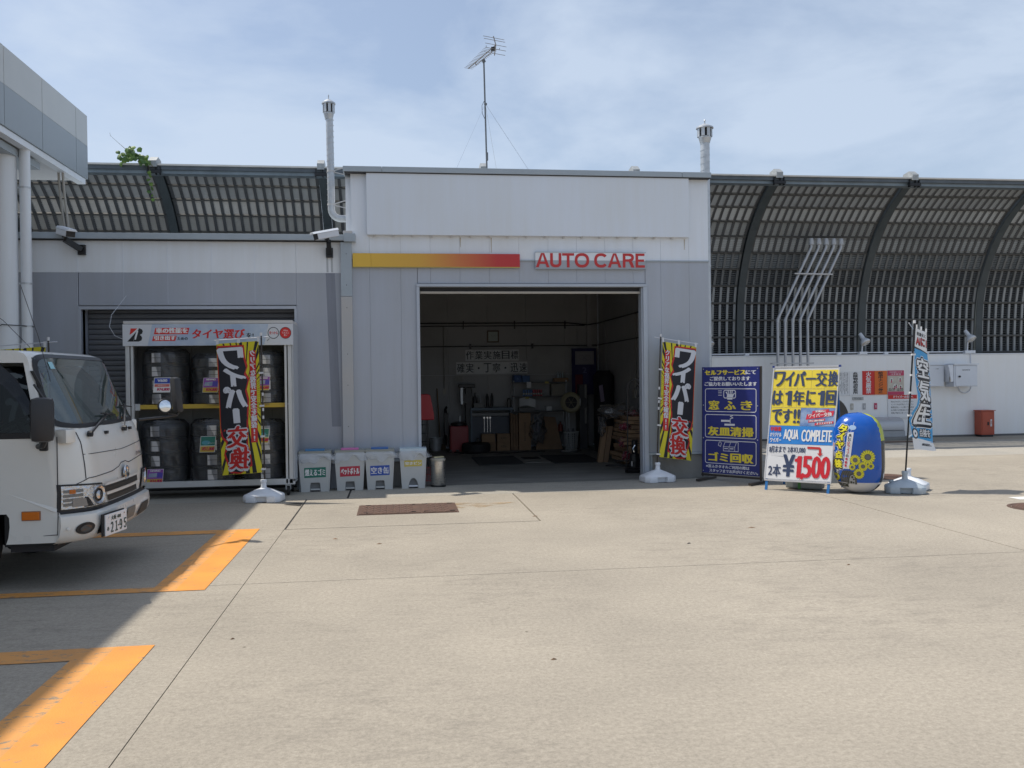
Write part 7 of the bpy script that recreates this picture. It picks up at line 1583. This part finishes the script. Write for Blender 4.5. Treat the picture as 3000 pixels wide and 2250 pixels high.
# fan on a pole, basket
t = thing('round_fan', 'round cream rimmed drum with a dark centre held on a thin pole', 'fan', (3.75, 18.7, 0)); fm_ = mat('cream_rim', (.30, .27, .17), .5); c = V(3.73, 18.75, 1.02)
G().lathe([(.13, -.05), (.20, -.06), (.225, -.02), (.225, .03), (.19, .06), (.13, .05)], c, 32, (0, -1, 0), capends=False).build('drum_rim', fm_, t, smooth=1); G().lathe([(.001, .0), (.14, .0), (.145, -.05)], c, 28, (0, -1, 0)).build('drum_centre', black_pl, t, smooth=1)
G().cyl((3.70, 18.8, 0), (3.70, 18.8, .85), .011, n=8).build('pole', galv, t); G().lathe([(.15, 0), (.15, .02), (.02, .03)], (3.70, 18.8, 0), 16).build('pole_foot', black_metal, t); G().box(3.915, 18.68, .95, 3.935, 18.70, 1.10).build('side_handle', galv, t)
for a in range(6): an = a*math.pi/3; G().bar(c+V(0, -.045, 0), c+V(.13*math.cos(an), -.045, .13*math.sin(an)), .006, .004).build('guard_rib', fm_, t)
t = thing('laundry_basket', 'white lattice plastic basket of bottles on the garage floor', 'basket', (3.66, 18.4, 0)); bk = mat('basket_white', (.38, .39, .38), .5); g = G()
for k_ in range(22):
    a = 2*math.pi*k_/22; g.bar((3.66+.115*math.cos(a), 18.4+.115*math.sin(a), .01), (3.66+.155*math.cos(a), 18.4+.155*math.sin(a), .40), .014, .004, up=(math.cos(a), math.sin(a), 0))
for k_ in range(9): z = .02+k_*.046; r_ = .116+.04*z/.4; g.tube([(3.66+r_*math.cos(a), 18.4+r_*math.sin(a), z) for a in [j*math.pi/11 for j in range(22)]], .006, 4, closed=True)
g.build('lattice', bk, t); G().lathe([(.16, .39), (.168, .40), (.16, .42), (.15, .41)], (3.66, 18.4, 0), 24, capends=False).build('basket_rim', bk, t, smooth=1)
for i, (x, y) in enumerate(((3.60, 18.38), (3.68, 18.36), (3.72, 18.43))): G().lathe([(.03, .05), (.03, .40), (.012, .45), (.012, .48)], (x, y, 0), 10).build('bottle', mat('dark_bottle', (.05, .05, .06), .3), t, smooth=1)
crumple('thin white crumpled sheet on the floor round the lattice basket', (3.64, 18.3, .01), .22, 5, (1, .6, .15))
# hanging purple banner, calendar, cabinet, dark tall cover
t = thing('hanging_banner', 'dark blue and red banner hanging near the rear right corner of the garage', 'banner', (4.25, 19.3, 1.4)); G().grid(lambda a, b: V(3.86+a*.56, 19.25+.02*math.sin(a*7), 1.18+b*1.02), 10, 6, 0).build('cloth', mat('dark_blue_cloth', (.025, .025, .10), .7), t, smooth=60, fix=False)
G().add([(3.93, 19.21, 1.20), (4.10, 19.21, 1.20), (4.10, 19.21, 1.62), (3.93, 19.21, 1.62)], [(0, 1, 2, 3)]).build('red_print', mat('dim_red_cloth', (.12, .012, .03), .7), t, fix=False); G().cyl((3.82, 19.24, 2.22), (4.48, 19.24, 2.22), .008, n=6).build('top_rod', galv, t)
text('2', plane_map((3.9, 19.21, 1.65), (1, 0, 0), (0, 0, 1), (0, -1, 0)), (.20, 0, .28, .12), mat('dim_violet', (.12, .12, .25), .6), t, .003, .01)
t = thing('wall_calendar', 'pale calendar sheet with line drawings hanging in front of the dark banner', 'calendar', (4.1, 19.1, 1.85)); G().box(3.92, 19.14, 1.84, 4.34, 19.145, 2.13).build('sheet', mat('calendar_paper', (.26, .25, .27), .6), t)
g = G(); pm = plane_map((3.92, 19.14, 1.84), (1, 0, 0), (0, 0, 1), (0, -1, 0)); frame(.02, .02, .40, .27, .004, pm, .001, g)
for cx, cy, r_ in ((.14, .16, .06), (.28, .15, .07), (.21, .10, .04)): stroke([(cx+r_*math.cos(a*.7), cy+r_*.8*math.sin(a*.7)) for a in range(10)], .004, pm, .001, g)
g.build('line_drawing', mat('faint_ink', (.10, .09, .12), .6), t, fix=False)
t = thing('metal_locker', 'dark locker with a pale edge beside the round fan', 'locker', (4.1, 19.0, 0)); G().box(3.97, 18.95, 0, 4.14, 19.4, 1.40).build('locker_body', mat('dark_locker', (.07, .07, .075), .5), t, bevel=.004); G().box(4.08, 18.93, .55, 4.12, 18.949, 1.40).build('pale_edge', mat('pale_locker_edge', (.28, .27, .25), .5), t); G().cyl((4.0, 18.93, 1.0), (4.0, 18.90, 1.0), .14, n=20).build('round_disc', mat('dark_locker', (.07, .07, .075), .5), t)
t = thing('covered_machine', 'tall dark cloth covered machine in the rear right corner', 'machine', (4.35, 18.3, 0)); G().grid(lambda a, b: V(4.35+(.20+.02*mnoise.noise(V(a*9, b*5, 0)))*math.cos(a*6.283)*(1 if b < .93 else .6), 18.3+.35*math.sin(a*6.283)*(1 if b < .93 else .6), b*1.70), 28, 14).build('dark_cover', mat('black_cover', (.016, .016, .018), .8), t, smooth=60, fix=False)
t = thing('brochure_holder', 'pale tilted leaflet hanging on the dark covered machine', 'leaflet', (4.2, 18.0, 1.2)); G().obox((4.22, 17.92, 1.22), (.04, 0, .01), (.02, 0, -.17), (0, .003, 0)).build('leaflet_sheet', mat('lilac_leaflet', (.22, .18, .26), .6), t)
# flattened cartons stacked at the right
rn4 = random.Random(11); zz = 0.0; i = 0
order = ['lowest', 'second', 'third', 'fourth', 'fifth', 'sixth', 'seventh', 'eighth', 'ninth', 'tenth', 'eleventh', 'topmost']
while i < 12:
    h_ = rn4.uniform(.062, .084); a = rn4.uniform(-.12, .12); dx = rn4.uniform(-.07, .07)+.02
    t = thing('flat_carton', f'{order[i]} brown carton in the crooked pile just inside the right door jamb' if i in (0, 11) else f'{order[i]} brown carton from the floor in the crooked pile inside the right door jamb', 'carton', (4.18+dx, 15.4, zz), group='crooked pile of flat cartons')
    ca, sa = math.cos(a), math.sin(a); tilt = rn4.uniform(-.03, .03)
    G().obox((4.20+dx, 15.4, zz+h_/2), V(ca, sa, tilt)*.27, V(-sa, ca, 0)*.42, V(0, 0, h_/2-.006)).build('carton_body', card if i % 3 else card2, t, bevel=.004)
    G().obox((4.20+dx-.04, 15.4-.421, zz+h_/2), V(ca, sa, 0)*.06, V(-sa, ca, 0)*.002, V(0, 0, .006)).build('print_mark', mat('box_ink', (.06, .045, .03), .7), t)
    zz += h_; i += 1
pk = clear('pink_film', (.85, .45, .52), .3, .3, body=.45, bodyc=(.30, .03, .07), bump=1.0, bscale=20)
for j, (c_, r_, s_) in enumerate((((3.93, 15.0, .70), .09, (1, .6, .8)), ((3.90, 15.05, .42), .07, (.8, .6, 1.2)), ((3.96, 15.0, .18), .08, (1, .6, 1.2)), ((4.15, 15.1, .93), .15, (1.2, 1, .35)))):
    o = crumple(['crumpled pink plastic high on the left of the carton pile', 'crumpled pink plastic halfway up the carton pile', 'crumpled pink plastic near the bottom of the carton pile', 'crumpled pink plastic on top of the carton pile'][j], c_, r_, 20+j, s_); o.data.materials.clear(); o.data.materials.append(pk)
crumple('large crumpled clear plastic above and left of the carton pile', (3.92, 15.6, .95), .24, 31, (1.3, 1, .55)); crumple('hanging clear plastic left of the carton pile', (3.72, 15.8, .70), .12, 33, (.6, .6, 1.6))
for j, x in enumerate((3.74, 3.84)): t = thing('leaning_board', ['left of two long cartons leaning against the carton pile', 'right of two long cartons leaning against the carton pile'][j], 'carton', (x, 15.9, 0), group='long cartons leaning on the pile'); G().obox((x, 15.9, .33), (.045, 0, 0), (0, .06, 0), V(.05, .0, .33)).build('carton_body', card2 if j else card, t, bevel=.003)
# more clutter
for i, (x, y, r_, h_, c_, lb_) in enumerate(((1.74, 19.05, .06, .26, (.10, .10, .09), 'small dark oil can on the floor under the left end of the workbench'), (2.95, 19.4, .05, .22, (.28, .27, .22), 'pale plastic bottle on the lowest wire shelf, left'), (3.10, 19.4, .06, .25, (.05, .06, .12), 'dark blue bottle on the lowest wire shelf, middle'), (3.62, 19.4, .05, .20, (.25, .05, .04), 'red bottle on the lowest wire shelf, right'), (1.72, 19.42, .045, .30, (.04, .04, .045), 'dark bottle at the back left of the workbench'))):
    z_ = .36 if 'lowest' in lb_ else .925 if 'back left' in lb_ else 0
    t = thing('plastic_bottle', lb_, 'bottle', (x, y, z_)); G().lathe([(r_, 0), (r_, h_*.7), (r_*.4, h_*.85), (r_*.4, h_)], (x, y, z_+.002), 14).build('bottle_body', mat(f'clutter_{i}', c_, .4), t, smooth=1); G().cyl((x, y, z_+h_), (x, y, z_+h_+.02), r_*.5, n=10).build('cap', black_pl, t)
t = thing('tire', 'dark used tyre lying on the garage floor by the red tyre changer', 'tire', (1.66, 18.6, 0)); G().lathe([(.17, 0), (.27, .0), (.30, .03), (.305, .10), (.30, .17), (.27, .20), (.17, .20)], (1.66, 18.6, .002), 28, capends=False).build('tyre_body', rubber, t, smooth=1)
t = thing('power_cord', 'black cord trailing across the floor in front of the workbench', 'cord', (1.9, 18.5, 0)); G().tube([(1.2, 18.6, .01), (1.5, 18.2, .01), (1.95, 18.4, .01), (2.3, 18.15, .01), (2.7, 18.5, .01), (3.1, 18.4, .01)], .012, 6).build('cord_run', rubber, t)
t = thing('broom', 'brown handled broom leaning on the rear wall left of the workbench', 'broom', (.93, 19.5, 0)); G().cyl((.95, 19.45, .12), (.90, 19.66, 1.35), .012, n=8).build('broom_handle', mat('broom_wood', (.18, .11, .06), .6), t); G().box(.82, 19.40, 0, 1.06, 19.48, .13).build('broom_head', mat('broom_bristle', (.10, .07, .04), .9), t)
t = thing('wall_sheet', 'small pale notice sheet on the rear wall above the workbench', 'notice', (1.40, 19.70, 1.5)); G().box(1.28, 19.700, 1.50, 1.47, 19.706, 1.62).build('sheet', mat('dim_sheet', (.30, .30, .28), .6), t)
# pit covers
for j, (x0, x1) in enumerate(((1.46, 2.30), (2.84, 3.75))):
    t = thing('floor_mat', ['left dark rubber covered floor pit in the garage', 'right dark rubber covered floor pit in the garage'][j], 'floor mat', (x0+.4, 16.7, 0), group='dark floor panels in the garage'); G().box(x0, 15.85, .001, x1, 17.5, .012).build('mat_sheet', mat('black_mat', (.012, .012, .013), .6), t); g = G(); [g.box(x0, 15.85+k_*.11, .012, x1, 15.86+k_*.11, .016) for k_ in range(15)]; g.build('mat_rib', mat('black_mat', (.012, .012, .013), .6), t, kind='stuff')
t = thing('floor_mat', 'small dark panel with a pale rim between the two big floor pits', 'floor mat', (2.57, 16.6, 0), group='dark floor panels in the garage'); G().box(2.33, 16.1, .001, 2.81, 17.4, .008).build('pale_rim', mat('pale_floor_paint', (.24, .23, .21), .6), t); G().box(2.40, 16.7, .008, 2.74, 17.2, .014).build('mat_sheet', mat('black_mat', (.012, .012, .013), .6), t)
# air hose
t = thing('air_hose', 'black air hose hanging at the right door jamb and coiled on the floor', 'hose', (3.72, 13.6, 0))
G().lathe([(.001, -.03), (.05, -.03), (.055, 0), (.05, .03), (.001, .03)], (3.74, 13.30, 1.50), 18, (.7, -.7, 0)).build('hose_hook', black_pl, t, smooth=1)
G().tube([(3.735, 13.28, 1.52), (3.62, 13.3, 1.53), (3.56, 13.35, 1.46), (3.56, 13.4, .9), (3.585, 13.5, .4), (3.60, 13.7, .06), (3.75, 14.2, .03), (3.95, 14.6, .03)], .011, 8).build('hose_run', rubber, t, smooth=1)
g = G(); g.tube([(3.72+.012*k_+.26*math.cos(a*.5), 14.72+.17*math.sin(a*.5), .02+.006*k_) for k_, a in enumerate(range(26))], .013, 7); g.build('hose_coil', rubber, t, smooth=1)
G().tube([(3.73, 13.27, 1.46), (3.74, 13.26, 1.30)], .009, 6).build('air_nozzle', black_metal, t); G().tube([(3.69+.03*math.cos(a), 13.27, 1.34+.09*math.sin(a)) for a in [k_*math.pi/6 for k_ in range(12)]], .005, 5, closed=True).build('gauge_loop', black_metal, t)
t = thing('air_compressor', 'dark floor jack with shiny fittings just inside the right door jamb', 'machine', (4.0, 14.4, 0)); G().lathe([(.02, 0), (.16, .01), (.17, .06), (.10, .09), (.08, .30), (.05, .32), (.05, .52), (.02, .54)], (3.86, 14.1, 0), 20).build('machine_body', black_metal, t, smooth=1); G().tube([(3.84, 14.0, .45), (3.80, 13.98, .40), (3.82, 13.98, .34)], .014, 8).build('chrome_fitting', chrome, t, smooth=1); G().cyl((3.78, 13.95, .12), (3.78, 13.95, .20), .025, n=12).build('chrome_cap', chrome, t)
# things standing left of the bins
t = thing('folded_boards', 'thin grey boards standing between the tyre rack and the green bin', 'board', (-1.40, 12.95, 0))
for i, x in enumerate((-1.375, -1.355, -1.335)): G().box(x, 12.80, 0, x+.014, 13.05, .38).build('board_sheet', trim, t)
# loose wire on the shutter lintel
t = thing('loose_wire', 'thin white wire hanging in a curve from the storeroom lintel', 'wire', (-3.77, 13.0, 2.7)); G().tube([(-3.75, 13.07, 2.80), (-3.80, 13.0, 2.70), (-3.90, 12.9, 2.52), (-3.90, 12.8, 2.35), (-3.80, 12.7, 2.22), (-3.65, 12.6, 2.16)], .003, 5).build('wire_run', white_pl, t)
bpy.context.view_layer.update()
